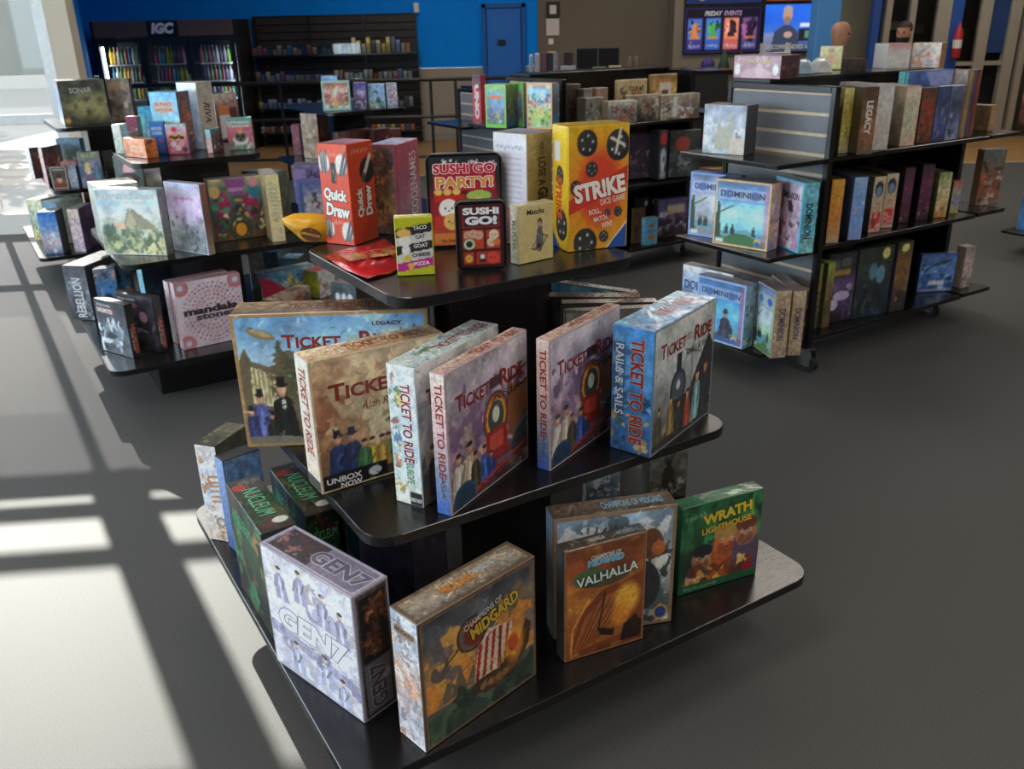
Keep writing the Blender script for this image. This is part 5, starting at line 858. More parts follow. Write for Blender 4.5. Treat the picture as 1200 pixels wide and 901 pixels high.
# --- second stand, top shelf
B('orange', 'small bright orange box with white label at the shelf corner', 'd87a40', G(['d8804c', 'd0743c'], ['c8643c'], 6, ops=[('rect', .3, .3, .86, .62, 'e8c8ac', .7), ('rect', .06, .1, .24, .8, 'a0603c', .7), ('rect', .34, .4, .8, .5, 'b8684a', .8)]), SP('d88a58', 'c87a48'), SP('c8702c', 'b8642c', bl=('6a2c34',), n=3), SP('e09a6a', 'd08a5a'), cat='card game')
B('whitestack', 'white and mint upright box behind the small orange one', 'c8ccc4', SP('d8dcd4', 'c0c8c0', 'a8b8b0'), SP('d0d4cc', 'c0c4bc'), SP('b8c0b8', 'a8b0a8'))
B('aquasmall', 'small aqua box peeking out behind the bright blue one', '6ab0c4', G(['4ab0dc', '8ac4dc', 'c8a088'], ['d8e4ec', '6a4a44'], 12), SP('5aa0c0', '4a90b0'), SP('4a90b0', '3a7a98'))
B('bluebook', 'bright blue box with white words, behind the cute animal box', '2a74c8', G(['2a7cd0', '2468b8', '1c5aa4'], ['4a94dc', 'c83a6a'], 8, nz=.15), SP('c8d8ec', '8ab0dc'), SP('1c54a0', '1a4a90'), t={'F': [('MOUSE', .5, .8, .7, .1, 'e0ecf8', dict(bold=.03)), ('CHEESE', .5, .66, .7, .1, 'd0e4f4', dict(bold=.03))]})
def c_bun(cv): cv.grad('58a8dc', '6ab4e4', '8ac4e4', 'c8ccd4', 'a88aa0'); cv.noise(4, .25); cv.ell(.5, .74, .4, .1, 'd88a5c', .5); cv.blobs(['e8e8ec', 'c86a4c', '3a6aa0', 'd8b090', '8a4a6a'], 40, .04, .09, .02, .42); cv.poly([(0, .0), (0, .5), (.2, .3), (.3, 0)], '4a88c0')
B('bunny', 'tall sky blue cartoon box standing above the cute animal box', '5a9ac8', c_bun, None, G(['5a4a54', '6a4c4c', '4a3c44'], ['b85a44', '3a5a7a', 'c8a07a'], 22), SP('7ab4d8', '5a94b8'), t={'F': [('BUNNY', .5, .80, .66, .08, 'd06a4c', dict(bold=.05, out='f0d8b8', ow=.05)), ('KINGDOM', .5, .71, .56, .06, 'c8784c', dict(bold=.04, out='f0d8b8', ow=.05))], 'R': [('BUNNY', .5, .6, .5, .4, 'c86a54', dict(rot=-90, bold=.03))]})
def c_cute(cv): cv.grad('b8d0dc', 'c890a8', 'b8648c', 'b05878'); cv.noise(4, .2); cv.rect(.12, .46, .88, .66, 'e8a838', .6); [face(cv, x, y, .13, c) for x, y, c in ((.4, .82, 'd83a4c'), (.3, .34, 'f0f0f0'), (.7, .34, 'e8b0c4'), (.5, .2, 'f0e0d0'), (.2, .14, 'e88a9a'), (.82, .14, '3a3a44'))]
B('cute', 'small pink box of cute round animals, at the shelf edge', 'b86a8a', c_cute, SP('7a9ac8', '5a7ab0'), None, SP('c8a0b4', 'b08aa0'), t={'F': [('GoGo', .5, .56, .72, .16, '241c14', dict(bold=.08, out='f0c840', ow=.06))]}, cat='card game')
B('riva', 'tall light grey box with brown brush lettering', 'b8b4ac', G(['d0d4d8', 'c8ccd0', 'b8bcbc'], ['e0e4e8', '8a98b0'], 10, nz=.12), None, G(['aca69c', 'b0aaa0', 'a8a298'], ['98928a'], 6, nz=.12, ops=[('line', .3, .16, .7, .3, .04, '5a2c20'), ('line', .3, .3, .6, .24, .04, '5a2c20'), ('line', .45, .2, .8, .16, .03, '5a2c20')]), SP('c8c4bc', 'b8b4ac'), t={'R': [('RIVA', .5, .55, .3, .4, '6a2c24', dict(rot=-90, bold=.02, shear=.3))]})
B('brownwhite', 'brown framed box with a white panel at the back of the top shelf', '6a3c2c', G(['b8b4b0', '7a4030', '6a3828'], ['5a2c20', '8a5a44'], 10, ops=[('rect', .12, .05, .6, .55, 'e0dcdc'), ('rect', .12, .55, .6, .75, 'c87a44'), ('rect', .62, .1, .95, .7, '5a2c2c')]), SP('a8a4a0', '8a8680'), SP('6a3a2c', '4a2a24'))
B('tealcard', 'small teal edged card box beside the pink racoon box', '5a8a8c', SP('58b8c0', 'c89a9c', 'd0a0a4'), None, G(['4a7a78', '3a4448', '6a3a3c'], ['c8d0d0', '8a3a3c', '2a3438'], 20), SP('7aa4a8', '5a8a8c'), cat='card game')
def c_panda(cv): cv.grad('8ac0b0', 'b86a7c', 'b86478', '6a9a84'); cv.noise(4, .2); cv.ell(.5, .32, .3, .2, 'e0e4dc'); cv.ell(.5, .4, .24, .16, '5a5c5c'); cv.ell(.4, .42, .07, .06, '1c1c1c'); cv.ell(.6, .42, .07, .06, '1c1c1c'); cv.ell(.5, .34, .06, .04, '241c1c'); cv.ell(.5, .56, .1, .07, 'd8a83a'); cv.blobs(['3a6a5a', 'd8dcd4'], 10, .04, .08, .03, .22); cv.rect(0, .9, 1, 1, '4a9a94')
B('pinkpanda', 'dusty pink box with a bandit faced animal, right end of the top shelf', 'a86474', c_panda, SP('8a5464', '7a4a58'), SP('8a5464', '7a4a58'), SP('6aaca0', '5a9a90'), t={'F': [('TRASH', .5, .86, .72, .09, 'ecf0ec', dict(bold=.05, out='4a8a80', ow=.04)), ('PANDAS', .5, .74, .8, .09, 'ecf0ec', dict(bold=.05, out='a85a6a', ow=.04))]}, cat='card game')
B('flask', 'little green and maroon box at the back behind the orange one', '3a4a3c', G(['8a2c5a', '3a3434', '4a7a4c'], ['c8c8d0', '241f24', '6a9a5c'], 12), SP('3a4a3c', '2a3a2c'), SP('3a4a3c', '2a3a2c'))
# --- third stand by the storefront
def c_son(cv): cv.grad('3c4038', '4a4e40', '6a684c', '5a5640', '3c3a30'); cv.noise(4, .5); cv.ell(.62, .42, .4, .28, 'b0a868', .7, .9); cv.ell(.5, .5, .25, .2, '8a8a68', .6, .9); cv.noise(5, .7, '24261f', .5, .8); cv.ell(.08, .1, .06, .07, 'b8903c')
B('sonar', 'wide dark olive box with a murky glow, on top of the furthest stand', '3a3c32', c_son, SP('a8b0c8', '6a8ac0', 'c8ccd4'), None, SP('6a6c60', '4a4c40'), t={'F': [('SONAR', .46, .78, .46, .12, 'd8e0d8', dict(bold=.0))]})
B('dice', 'greyish mauve box with pale dice, right of the murky olive box', '8a7c74', G(['8a8078', '9a8a84', '7a6c6c', '94867a'], ['b8a89a', '5a4c50', 'a08a94'], 22, ops=[('rect', .1, .74, .8, .92, 'c8b088', .7), ('rect', .62, .3, .8, .44, 'd8d0bc')]), None, SP('3a2c24', '2a201c'), SP('9a948c', '8a847c'))
for k, lab, cs, bl, sd in (('u3a', 'dark comic box with a white spine, far left of its shelf', ['4a4a54', '6a3a30', '3a3038'], ['c85a44', '2a2a34', 'c8a08a'], ['e0dcdc', 'c8b8b8']),
        ('u3b', 'pink edged box with a busy red picture, second from the storefront', ['5a5a64', '8a4a4c', '3a3c44'], ['c86a5a', 'c8c0b8', '2c2c34'], ['d8b8b4', 'c8a4a0']),
        ('u3c', 'box with a cyan corner and an autumn scene, standing at the back', ['3a6a84', '5a4a3c', '8a4a34'], ['2c4a3c', 'c88a5a', '6ac0d8'], ['58c0d8', '3a8aa0']),
        ('u3e', 'thin grey blue box leaning next to a portrait cover', ['6a7480', '8a94a0', '5a5c68'], ['a8acb8', '4a4854'], ['5a6068', '4a5058']),
        ('u3f2', 'black and gold box at the inner end of the far shelf', ['2a2a24', '3a3426', '24241f'], ['6a5a2c', '1c1c1a'], ['24241f', '2c2a24']),
        ('u3g', 'red banded box in the middle of the far shelf', ['8a4a4c', 'a8746c', '6a5a5c'], ['c89a8a', 'a03a44'], ['a85a5c', '8a4a4c']),
        ('u3h2', 'cream and yellow box with a mixed top, left side of the low far shelf', ['c8c49a', '8a9a8a', 'b8ac6a'], ['4a5a54', 'd8d08a', '3a4a6a'], ['d0d4c8', 'b8bcb0']),
        ('u3h3', 'yellow edged blue grey box behind the blue palace box', ['4a6a84', '5a7a8a', 'c8bc6a'], ['d8d8b8', '3a4a54'], ['b8c0a8', 'a0a88c']),
        ('u3j', 'dark green landscape box at the back of the low far shelf', ['3a4434', '4a4a34', '2c3028'], ['5a6a44', '24281f'], ['2c3028', '24281f']),
        ('u3k', 'rust red and black box at the inner end of the low far shelf', ['6a2c20', '4a241c', '3a1c18'], ['8a3c2c', '2a1614'], ['5a2820', '3a1c18'])):
    B(k, lab, cs[1], G(cs, bl, 22), SP(*sd), SP(*sd), G(cs[::-1], bl, 14))
B('u3d', 'small portrait cover box with a pale face, front of the far shelf', '4a3a34', G(['3a3c40', '5a4a40', '6a3a30'], ['3a2c2c', '8a5a44'], 8, fr='c0b8b4', fw_=.05, ops=[('ell', .5, .42, .16, .17, 'd0a084'), ('ell', .5, .58, .2, .12, '3a2420'), ('rect', .2, .05, .8, .2, '7a2c2c')]), SP('b8b0ac', 'a8a09c'), None, SP('8a8480', '7a7470'), t={'F': [('CTHULHU', .5, .86, .7, .08, 'e0dcd8', dict(bold=.03))]})
B('u3f', 'slate blue box with a fair haired figure and yellow title strip', '5a6474', G(['8a8a70', '5a6c88', '4a5a74', '6a5a6c'], ['7a94a8', '3a3c4c', 'a87a6c'], 14, ops=[('marks', .12, .84, .9, .93, 'd8d060', 8), ('ell', .38, .5, .13, .14, 'd8bc9a'), ('ell', .38, .64, .14, .08, 'c8b06a'), ('poly', [(.12, 0), (.2, .34), (.38, .4), (.58, .34), (.66, 0)], '6a5a70'), ('line', .75, .2, .78, .6, .06, '6aa0b8')]), None, SP('2a2a28', '3a3426'), SP('7a8488', '5a6468'))
B('u3h', 'bright blue box with white palace towers, front corner of the low far shelf', '3a6ab0', G(['2c6ac0', '4a84cc', '8aa0c0', 'c8c4cc', '3a4a6a'], ['e0dce0', 'c88a94', '5a6a94', 'd8d0d4'], 26, yr=(.1, .6)), SP('d8dcd4', 'c0d0c0', 'e0e0d8', bl=('6a9a7a', 'c8c86a'), n=10), SP('16181c', '1c1e22'), SP('3a4a54', '2a343c'))
B('u3i', 'pale pink box standing edge on at the front of the low far shelf', 'b8a8b0', G(['c8b8a4', 'd0b8c0', 'b8a8b8'], ['d88a94', '7a8ab0', 'e8dcdc'], 18), None, SP('4a3c5c', '3a2c48', bl=('6a5a84',), n=8), SP('8a8a80', '6a6a64'))
# --- fourth stand by the railing
B('u4a', 'teal edged box with a pink and gold cartoon, on the fourth stand', '7aa49a', G(['a84a4c', 'c8b4a8', 'b88a6c', '8ab0a4'], ['d8a050', '7a3a4c', 'd8dce0', 'c86a8a'], 30, fr='8ab8ac', fw_=.05), None, SP('2a1c2c', '3a2c3c'), SP('8ab0a4', '6a9088'))
B('u4b', 'violet and navy cartoon box, second on the fourth stand', '4a4a84', G(['3a3a7c', '6a6ab0', '4a3a5c', '2a2a4c'], ['d88a94', 'c8c8e0', '1c1c3c'], 22), None, SP('24243c', '1c1c30'), SP('5a5a94', '3c3c6c'))
B('u4c', 'icy blue cartoon box with a dark green figure, third on the fourth stand', '7a9ac4', G(['7aa0d0', '8ab0d8', '6a9a94'], ['1c3a34', '24242c', '3a8a6c', 'd8e0ec', 'b06a4c'], 26), None, SP('4a6a94', '3c5a80'), SP('8ab0d4', '6a90b4'))
B('u4d', 'pale violet box with a dark scrawl, right end of the fourth stand', '9a9ab0', G(['a8a8c0', 'b0a4b8', '8a94a8'], ['3a2c4c', '6a3a5c', 'd8d8e4'], 20), None, SP('6a6a80', '5a5a70'), SP('a8a8b8', '9090a0'))
B('u4e', 'slate and sky blue box at the back of the fourth stand', '5a84b0', G(['7aa8dc', '3a5a8a', '2c4468'], ['a8c8ec'], 6), SP('3a5a8a', '2c4468'), SP('2c3c5c', '24344c'))
B('u4m1', 'tall tan and maroon box beside the orange party box, shelf below', '6a3a30', G(['a8907a', '8a7058', 'a89078'], ['c8b89c', '6a4a3c', 'b07a6c', '8a8a5c'], 30), None, G(['4a201c', '5a2c24'], ['8a6a3c', '2a1614'], 12), SP('9a5a4a', '7a4438'))
B('u4m2', 'narrow plum red box left of the tall tan one', '7a3a48', G(['7a3c4c', '8a4454', '6a3440'], ['a86a74', '5a2c34'], 12), None, SP('4a2028', '3a181f'))
for k, lab in (('u4m3', 'pinkish brown box lying low behind the orange party box'), ('u4m4', 'dark wine box in the low row, second along'), ('u4m5', 'dark wine box in the low row, third along, with a pale dot'), ('u4m6', 'dark wine box in the low row, last by the railing post')):
    B(k, lab, '5a3430' if k != 'u4m3' else '8a6460', G(['8a6864', '7a5450'], ['c8a8a0', '5a3434'], 26) if k == 'u4m3' else G(['4a2420', '3a1a18'], ['7a4438', '24100f', 'b0685a'], 12), SP('4a2824', '3a1c1a'), SP('6a4a48', '4a2c2a'), SP('7a5a5c', '5a3c3c'))
# --- right rack, long side
spn = 'upper shelf of the right rack'
def words(s_, c, **k): return {'F': [(s_, .5, k.get('y', .5), k.get('w', .6), k.get('h', .5), c, dict(rot=k.get('rot', -90), bold=k.get('b', .02)))]}
B('yellowsp', 'yellow green spined box, first beside the slatted end on the upper shelf', 'b8ac6a', G(['c8c484', 'b0a44c', 'c8b85c', 'a8a888'], ['3a3428', '8a7a3a', 'd8d8b8'], 16), SP('8a8050', '5a5234'), None, SP('8a8a70', '6a6a5c'))
B('legacy', 'dark brown spined box with big white upright word, upper shelf of the right rack', '4a3a2c', G(['4a3428', '5a4430', '7a5034', '5a4c40'], ['a8683c', '241c18', '8a7a6c'], 16), SP('3a2c24', '2a201a'), None, SP('9a9490', '8a8480'), t=words('LEGACY', 'e4e0dc', y=.55, w=.5, h=.42, b=.04))
B('whitesp', 'silvery white spined box between dark brown and maroon boxes on the right rack', 'b8b8bc', G(['b8bcc4', 'c8c8cc', 'c0b8b0', 'b8b4b4'], ['d8d8dc', 'a8a8ac'], 10, nz=.12), SP('8a8a8c', '6a6a6c'), None, SP('a8a8ac', '98989c'))
B('creamsp', 'cream spined box with soft green and pink print, leaning on the upper shelf', 'c0b098', G(['c8b8a8', 'b8b4a0', 'b0b49c', 'c8a894'], ['d8d0c0', '8aa894', 'c88a7c'], 16, nz=.2), SP('9a8c78', '7a6e5e'), None, SP('c89a88', 'b08a78'))
B('redsp', 'brick red and black spined box in the middle of the upper rack shelf', '8a3c2c', G(['4a4038', '8a3a2c', '7a3a2c', '54382c'], ['24282a', 'b0583c', '3a5a5c'], 16), SP('5a2c24', '3a1c18'), None, SP('7a4a40', '5a3830'))
B('bluesp1', 'navy spined box with dark figures, right of the brick red one', '3a4a7c', G(['3a4c84', '34446c', '4a5a94', '2c3a6a'], ['1c2230', '6a7ab0', '8a8a94'], 18), SP('2c3a64', '24304c'), None, SP('5a6a9a', '4a5888'))
B('bluesp2', 'grey blue spined box, second of the blue pair on the upper rack shelf', '5a6a94', G(['6a7aa4', '3c4460', '5a6aa0', '8a94b8'], ['1c1e28', 'a8b0c8', '4a4a54'], 18), SP('3a4464', '2c344c'), None, SP('7a8ab0', '6a7aa0'))
B('bigblue', 'big blue box standing face out behind the smaller boxes', '3a5490', G(['4a6ab0', '3a5494', '2c3c6c'], ['8aa0d0', '24304c', '5a8ac8', 'd0d8e8'], 22, ops=[('poly', [(.4, 1), (.6, .7), (1, .8), (1, 1)], '8a9ad0'), ('rect', 0, .4, .06, 1, '6ac0c8')]), SP('58a8b0', '3a7a84'), None, SP('7a8ab0', '5a6a90'))
for i, (c, nm) in enumerate((('8a7a74', 'taupe'), ('b0985a', 'mustard'), ('5a4a7a', 'purple'), ('8a4a3c', 'rust'))):
    B('thin%d' % i, 'thin %s spine near the far post of the right rack' % nm, c, G([c, hexc(c) * .75, hexc(c) * .9], ['c8bca8', '3a3434'], 8), SP(c), None, SP('8a7a6c'), bev=.0008)
B('darkred', 'dark maroon box set back in the gap on the upper rack shelf', '4a2420', SP('4a2824', '2a1614'), SP('2a1614'), None, SP('a08478', '7a6458'))
B('orangesp', 'orange spined box at the start of the middle rack shelf', 'c8903c', G(['c8983c', 'c88a34', 'b87a3c', 'a8947c'], ['d8a850', '6a7a3c'], 8, nz=.15), SP('5a4020', '3a2a18'), None, SP('5a4424', '4a3820'))
B('bluesp', 'pale blue spined box, second on the middle rack shelf', '6a90c8', G(['8aa8d8', '6a90d0', '6a94d8', '7a8ac8'], ['a8c0e4', 'c88a8c'], 8, nz=.15), SP('3a5074', '2c3c58'), None, SP('4a5a74', '3a4860'))
def c_ti(cv): cv.grad('c0b49c', 'b8a890', 'b89c88', 'b8a094'); cv.noise(4, .12); cv.ell(.5, .78, .38, .14, '2c3440'); cv.ell(.5, .74, .24, .09, '6a8aa8'); cv.rect(.12, .06, .88, .36, 'b8383c'); cv.blobs(['d8a0a0', '8a2428'], 8, .1, .2, .08, .34, .2, .8)
B('ti1', 'beige spined box with a blue oval and red square, left of an identical one', 'b0a48c', c_ti, SP('5a5448', '3a362e'), None, SP('6a6458', '4a463c'), t={'F': [('TI', .5, .48, .4, .1, 'a07a74', dict(bold=0))]})
B('ti2', 'beige spined box with a blue oval and red square, right of an identical one', 'b0a48c', c_ti, SP('5a5448', '3a362e'), None, SP('6a6458', '4a463c'), t={'F': [('TI', .5, .48, .4, .1, 'a07a74', dict(bold=0))]})
for k, lab in (('pur1', 'dark plum spined box, the shorter one of two on the middle rack shelf'), ('pur2', 'dark plum spined box, the wider one of two on the middle rack shelf')):
    B(k, lab, '3a2434', G(['3a2830', '5a3050', '4a2444', '34282c'], ['8a4a7c', '1c1418', 'b05a4c', '6a5a4c'], 18), SP('241a22', '1c141a'), None, SP('3a2c38', '2c222a'))
B('creamgr', 'cream and lime spined box near the far end of the middle rack shelf', '9a9468', G(['8a9a5c', 'b0ac84', 'b8a87c', 'a8744c'], ['c8c8a4', '8a4a2c', '5a6a34'], 16), SP('6a7a4c', '3a4428'), SP('5a6a3c', '3a4428'), SP('5a6a4c', '4a5a3c'))
B('lastsp', 'small spined box with a red top and yellow foot, last on the middle rack shelf', '9a8a84', G(['a85a44', '9a949c', '7a7a94', 'a8a45a'], ['c8c0b8', '5a4a5c'], 10), SP('3a3434', '2a2626'), None, SP('6a3a30', '4a2c24'))
B('yg1', 'narrow olive spined box, first in the dark bottom row of the rack', '5a5434', G(['6a7a34', '7a6a3c', '4a4434', '3a3a30'], ['b8a86a', '24241c'], 14), SP('2a281c'), None, SP('4a5a2c'))
B('yg2', 'lime topped narrow box, second in the dark bottom row of the rack', '6a7a3c', G(['8aa84c', '7a6a44', '5a4c34', '6a5440'], ['c89a5c', '24241c'], 14), SP('3a4424'), None, SP('8aa44c'))
B('space', 'dark violet box with white domes and a gold strip, bottom row of the rack', '2a2438', G(['2c2e34', '34303c', '5a4a7c', '4a3c64', '24202c'], ['8a84a8', '1c1a24', '6a5a94'], 18, ops=[('rect', .05, .68, .8, .76, 'b0904a', .8), ('rect', .1, .78, .4, .9, '5a5c64', .8), ('rect', .45, .8, .8, .92, '5a5c64', .8), ('ell', .55, .38, .3, .07, 'b0a8c8'), ('ell', .3, .26, .16, .08, 'b8b4cc')]), SP('2a2434'), None, SP('3c3c40'))
B('tealfr', 'dark teal box with two pale helmets and a yellow round sticker', '24302f', G(['26302c', '2c3634', '1c2a38', '1a2430'], ['3a4c44', '14181a', '2c4468'], 20, ops=[('ell', .45, .66, .12, .12, '4a7a8a'), ('ell', .68, .6, .13, .13, '5a84a0'), ('ell', .78, .9, .11, .08, 'c8c878')]), SP('24302c'), None, SP('34403c'))
B('brownsp', 'wide brown gold spined box with a yellow sticker, bottom row of the rack', '4a3c30', G(['34302c', '6a5034', '7a5c38', '3a3230', '2c2828'], ['a8804c', '24201c', '4a4a6c'], 18, ops=[('ell', .5, .92, .26, .06, 'c8c87c')]), SP('24242c', '2a2a4c'), None, SP('3a3430'))
B('bluefr', 'bright blue box with a dark ship and white strip, alone at the bottom right', '3a64a8', G(['4a6ab0', '5a84cc', '3a64b4', '24448c'], ['8ab8e0', '24345c'], 16, ops=[('poly', [(.1, .5), (.3, .66), (.75, .74), (.9, .84), (.7, .86), (.4, .76), (.15, .6)], '2a4a5c'), ('rect', .28, .18, .74, .3, 'd0d4e8', .8), ('rect', .03, .03, .97, .07, 'a8b0c0')]), SP('24345c'), None, SP('5a6a94'))
B('farmid', 'comic covered box with orange edge on the far end shelf of the rack', '8a6a4c', G(['5a6a6c', '6a5448', '8a4a34', '6a5a54'], ['2c2c30', 'c8b8a0', 'b0583c', '8aa0a8'], 30), None, SP('c08a4c', 'a8743c'), SP('6a5a4c'))
B('fartop', 'small tan box at the far end of the upper rack shelf', 'a8845c', G(['b08c64', '9a7850'], ['c8a880'], 6), SP('6a543c'), None, SP('b09470'))
B('farlow', 'clear plastic pack with pink parts on the lowest far end shelf', '9a8c8a', G(['8a807c', 'b8a8a8', '7a7270'], ['d8c8cc', '5a5250'], 16), SP('7a706c'), SP('6a625e'), SP('a89c98'))
# --- right rack, end facing the aisle
B('castle', 'pale grey blue box with a misty castle, top end shelf of the right rack', 'a8b0bc', G(['98a0b0', 'b0b8c8', 'c0c8d4', 'a8b0b4'], ['d8dce4', '8a94a8'], 14, ops=[('poly', [(.3, .1), (.32, .6), (.4, .7), (.44, .5), (.6, .62), (.66, .8), (.72, .6), (.74, .1)], 'a8a898'), ('rect', .66, 0, 1, .34, 'c8bcae'), ('rect', .06, .86, .96, .96, '7a8aa4', .4)]), None, SP('24262a', '2c2e34'), SP('5a5c60', '3a3c40'))
def dom(cv, top='3a6ac0', sky=('6cc0ea', 'aee6fa', '7accea'), gnd='3a6a3c', fr='d0b088', rgt='b86a94'):  # sky colours painted brighter where little light reaches the shelf
    cv.grad('4c6490', *sky, gnd); cv.noise(4, .25); cv.rect(0, .68, 1, .9, top, .5); cv.rect(.04, .7, .96, .88, 'c0c8d8', .55); cv.ell(.25, .79, .1, .06, '3a6ac0'); cv.ell(.72, .79, .13, .06, '2c5ab4'); cv.hills(.24, .14, '6a9ab0'); cv.hills(.16, .14, gnd); cv.poly([(.02, .1), (.05, .66), (.1, .66), (.14, .1)], '2c4430'); cv.line(.1, .5, .34, .62, .02, '2c4430'); cv.rect(.9, .05, .98, .95, rgt, .6)
    for x in (.24, .36, .74): cv.fig(x, .18, .16, '24342c', '3a4a40', None, .2)
    cv.ell(.82, .1, .06, .06, 'e8b83a'); cv.ell(.82, .08, .05, .04, '2c5ac0'); cv.rect(.05, .04, .2, .1, 'd8dcd8'); cv.frame(.03, fr)
B('domin', 'tan framed box with a turquoise lake scene, in front on the middle end shelf', 'b89878', dom, None, SP('b89a80', 'a88a74', bl=('8a5a7a', '5a6a9a', 'd0b8a0'), n=16), SP('4a443e', '3a3630'), t={'F': [('DOMINION', .5, .79, .8, .1, '2c3a6a', dict(bold=.03, out='d0d8e4', ow=.03))]})
B('blgrey', 'periwinkle framed box with grey picture, behind the turquoise lake box', '6a88c8', lambda cv: dom(cv, '5a7ac0', ('c0ccdc', 'b4bccc', 'a8aeb8'), '8a8a94', '7a9ae0', 'a8a8bc'), SP('8aa4dc', '6a84c0'), SP('4a64a8'), SP('5a74b0', '3c5088'), t={'F': [('DOMINION', .5, .79, .8, .1, '3a5a9a', dict(bold=.03, out='c0cce0', ow=.03))]})
B('tealbox', 'turquoise edged box turned away, right end of the middle end shelf', '58a0b8', G(['c8b8cc', 'c0a8bc', 'b89ab4', 'a87a9c'], ['2c3040', 'd8d0dc', '8a4a7c'], 22, fr='58b4d0', fw_=.05), None, G(['6ab4cc', '58a4c0', '5aa8c0', '78b4bc'], ['8ac8d8', 'd0a878', '3c6a78'], 12), SP('4a8a94', '3c6a70'), t={'R': [('DOMINION', .45, .46, .5, .5, '1c3a4c', dict(rot=-90, bold=.03)), ], 'F': [('DOMINION', .5, .78, .7, .1, '2a3048', dict(bold=.03))]})
B('dlow1', 'pale blue and white box at the back of the lowest end shelf', 'b0b8c4', G(['c8ccd4', '8aa4cc', '6a8ac0', 'a8b8d0'], ['d8dce4', '4a6aa8', 'c89a8a'], 20), SP('b8c0cc', 'a0a8b4'), None, SP('b8b0ac', '9a9490', '7a7a7c'), t={'F': [('DOMINION', .45, .7, .8, .14, '3a5a9c', dict(bold=.03))]})
B('dlow2', 'bright blue framed box with a dark armoured figure, lowest end shelf', '5a84c8', lambda cv: (dom(cv, '2c6ac8', ('4a9ee6', '6cbcf4', '5cacea'), '3a5a8c', '9ab4dc', 'b0506c'), cv.fig(.6, .1, .44, '3a3c4c', '8a8a94', '2a2c34', .22)), None, SP('7a94a0', '5a7a84', bl=('3a5a54', '98b0b4'), n=12), SP('8a8c94', '6a6c74'), t={'F': [('DOMINION', .5, .79, .8, .1, '244a8c', dict(bold=.03, out='d8e0ec', ow=.03))]})
for k, lab in (('dlow3', 'tan edged box with a green landscape, lowest end shelf by the post'), ('dlow4', 'tan edged box squeezed against the post on the lowest end shelf')):
    B(k, lab, 'a08c74', lambda cv: dom(cv, '6a7a5c', ('a8c0d8', 'c0d0dc', '8ab080'), '4a7a44', 'b8a488', '8a9a6a'), None, G(['a89880', '98846c', '9c8870', '8a7a6c'], ['c8a050', '6a6a8c', 'b8a890'], 12), SP('8a8478', '6a665e', bl=('5a4a5c',), n=8), t={'R': [('DOMINION', .48, .5, .48, .5, '3a3c5c', dict(rot=-90, bold=.03, out='c0b090', ow=.03))]})
# --- on top of the right rack
B('concord', 'dusty pink box with pale busts and gold title, on top of the right rack', '8a5a64', G(['8a5c66', '905f6a', '9a6a74'], ['b08a90'], 6, nz=.15, ops=[('ell', .5, .1, .34, .36, 'c09aa0', .7), ('ell', .08, .38, .06, .26, 'd8d0cc'), ('ell', .9, .38, .06, .26, 'd8d0cc')]), None, G(['3a2430', '4a2c34', '3a2024'], ['8a6a44', '24141c', '6a4a64'], 12), SP('a8848c'), t={'F': [('CONCORDIA', .5, .76, .66, .17, 'd8b878', dict(bold=.03))]})
B('creamtop', 'small cream square box with a pink flower, on top of the right rack', 'c8bc8c', G(['d0c898', 'c8c08c', 'c0b880'], ['e0d8b4'], 8, nz=.15, ops=[('ell', .5, .45, .2, .2, 'd0a080'), ('ell', .5, .8, .16, .1, 'b0a070')]), None, SP('b08a4c', '9a7840'), SP('c8bc8c'), t=None)
B('darkbook', 'dark brown low box on the rack top beside the cream square one', '3a2e2a', G(['3a302c', '342a28'], ['5a443c', '241c1a'], 12), SP('2a2220'), None, SP('4a3c38'))
B('longw1', 'white sheet fronted box with a pink header on the rack top', 'c8c0bc', G(['c8888c', 'd0ccc8', 'd4d0cc', 'ccc8c4'], ['dcd8d4'], 4, nz=.06), None, SP('c8b8a8'), SP('d0c8c0'))
B('longw2', 'white and coral box with an orange side at the end of the rack top', 'c8b4a4', G(['c8b8ac', 'd0c4bc', 'c8b4a8'], ['c85a4c', 'e0dcd8', 'c8884c', '8a8a90'], 22), None, SP('b8783c', 'a86a34'), SP('c8b8a8'))
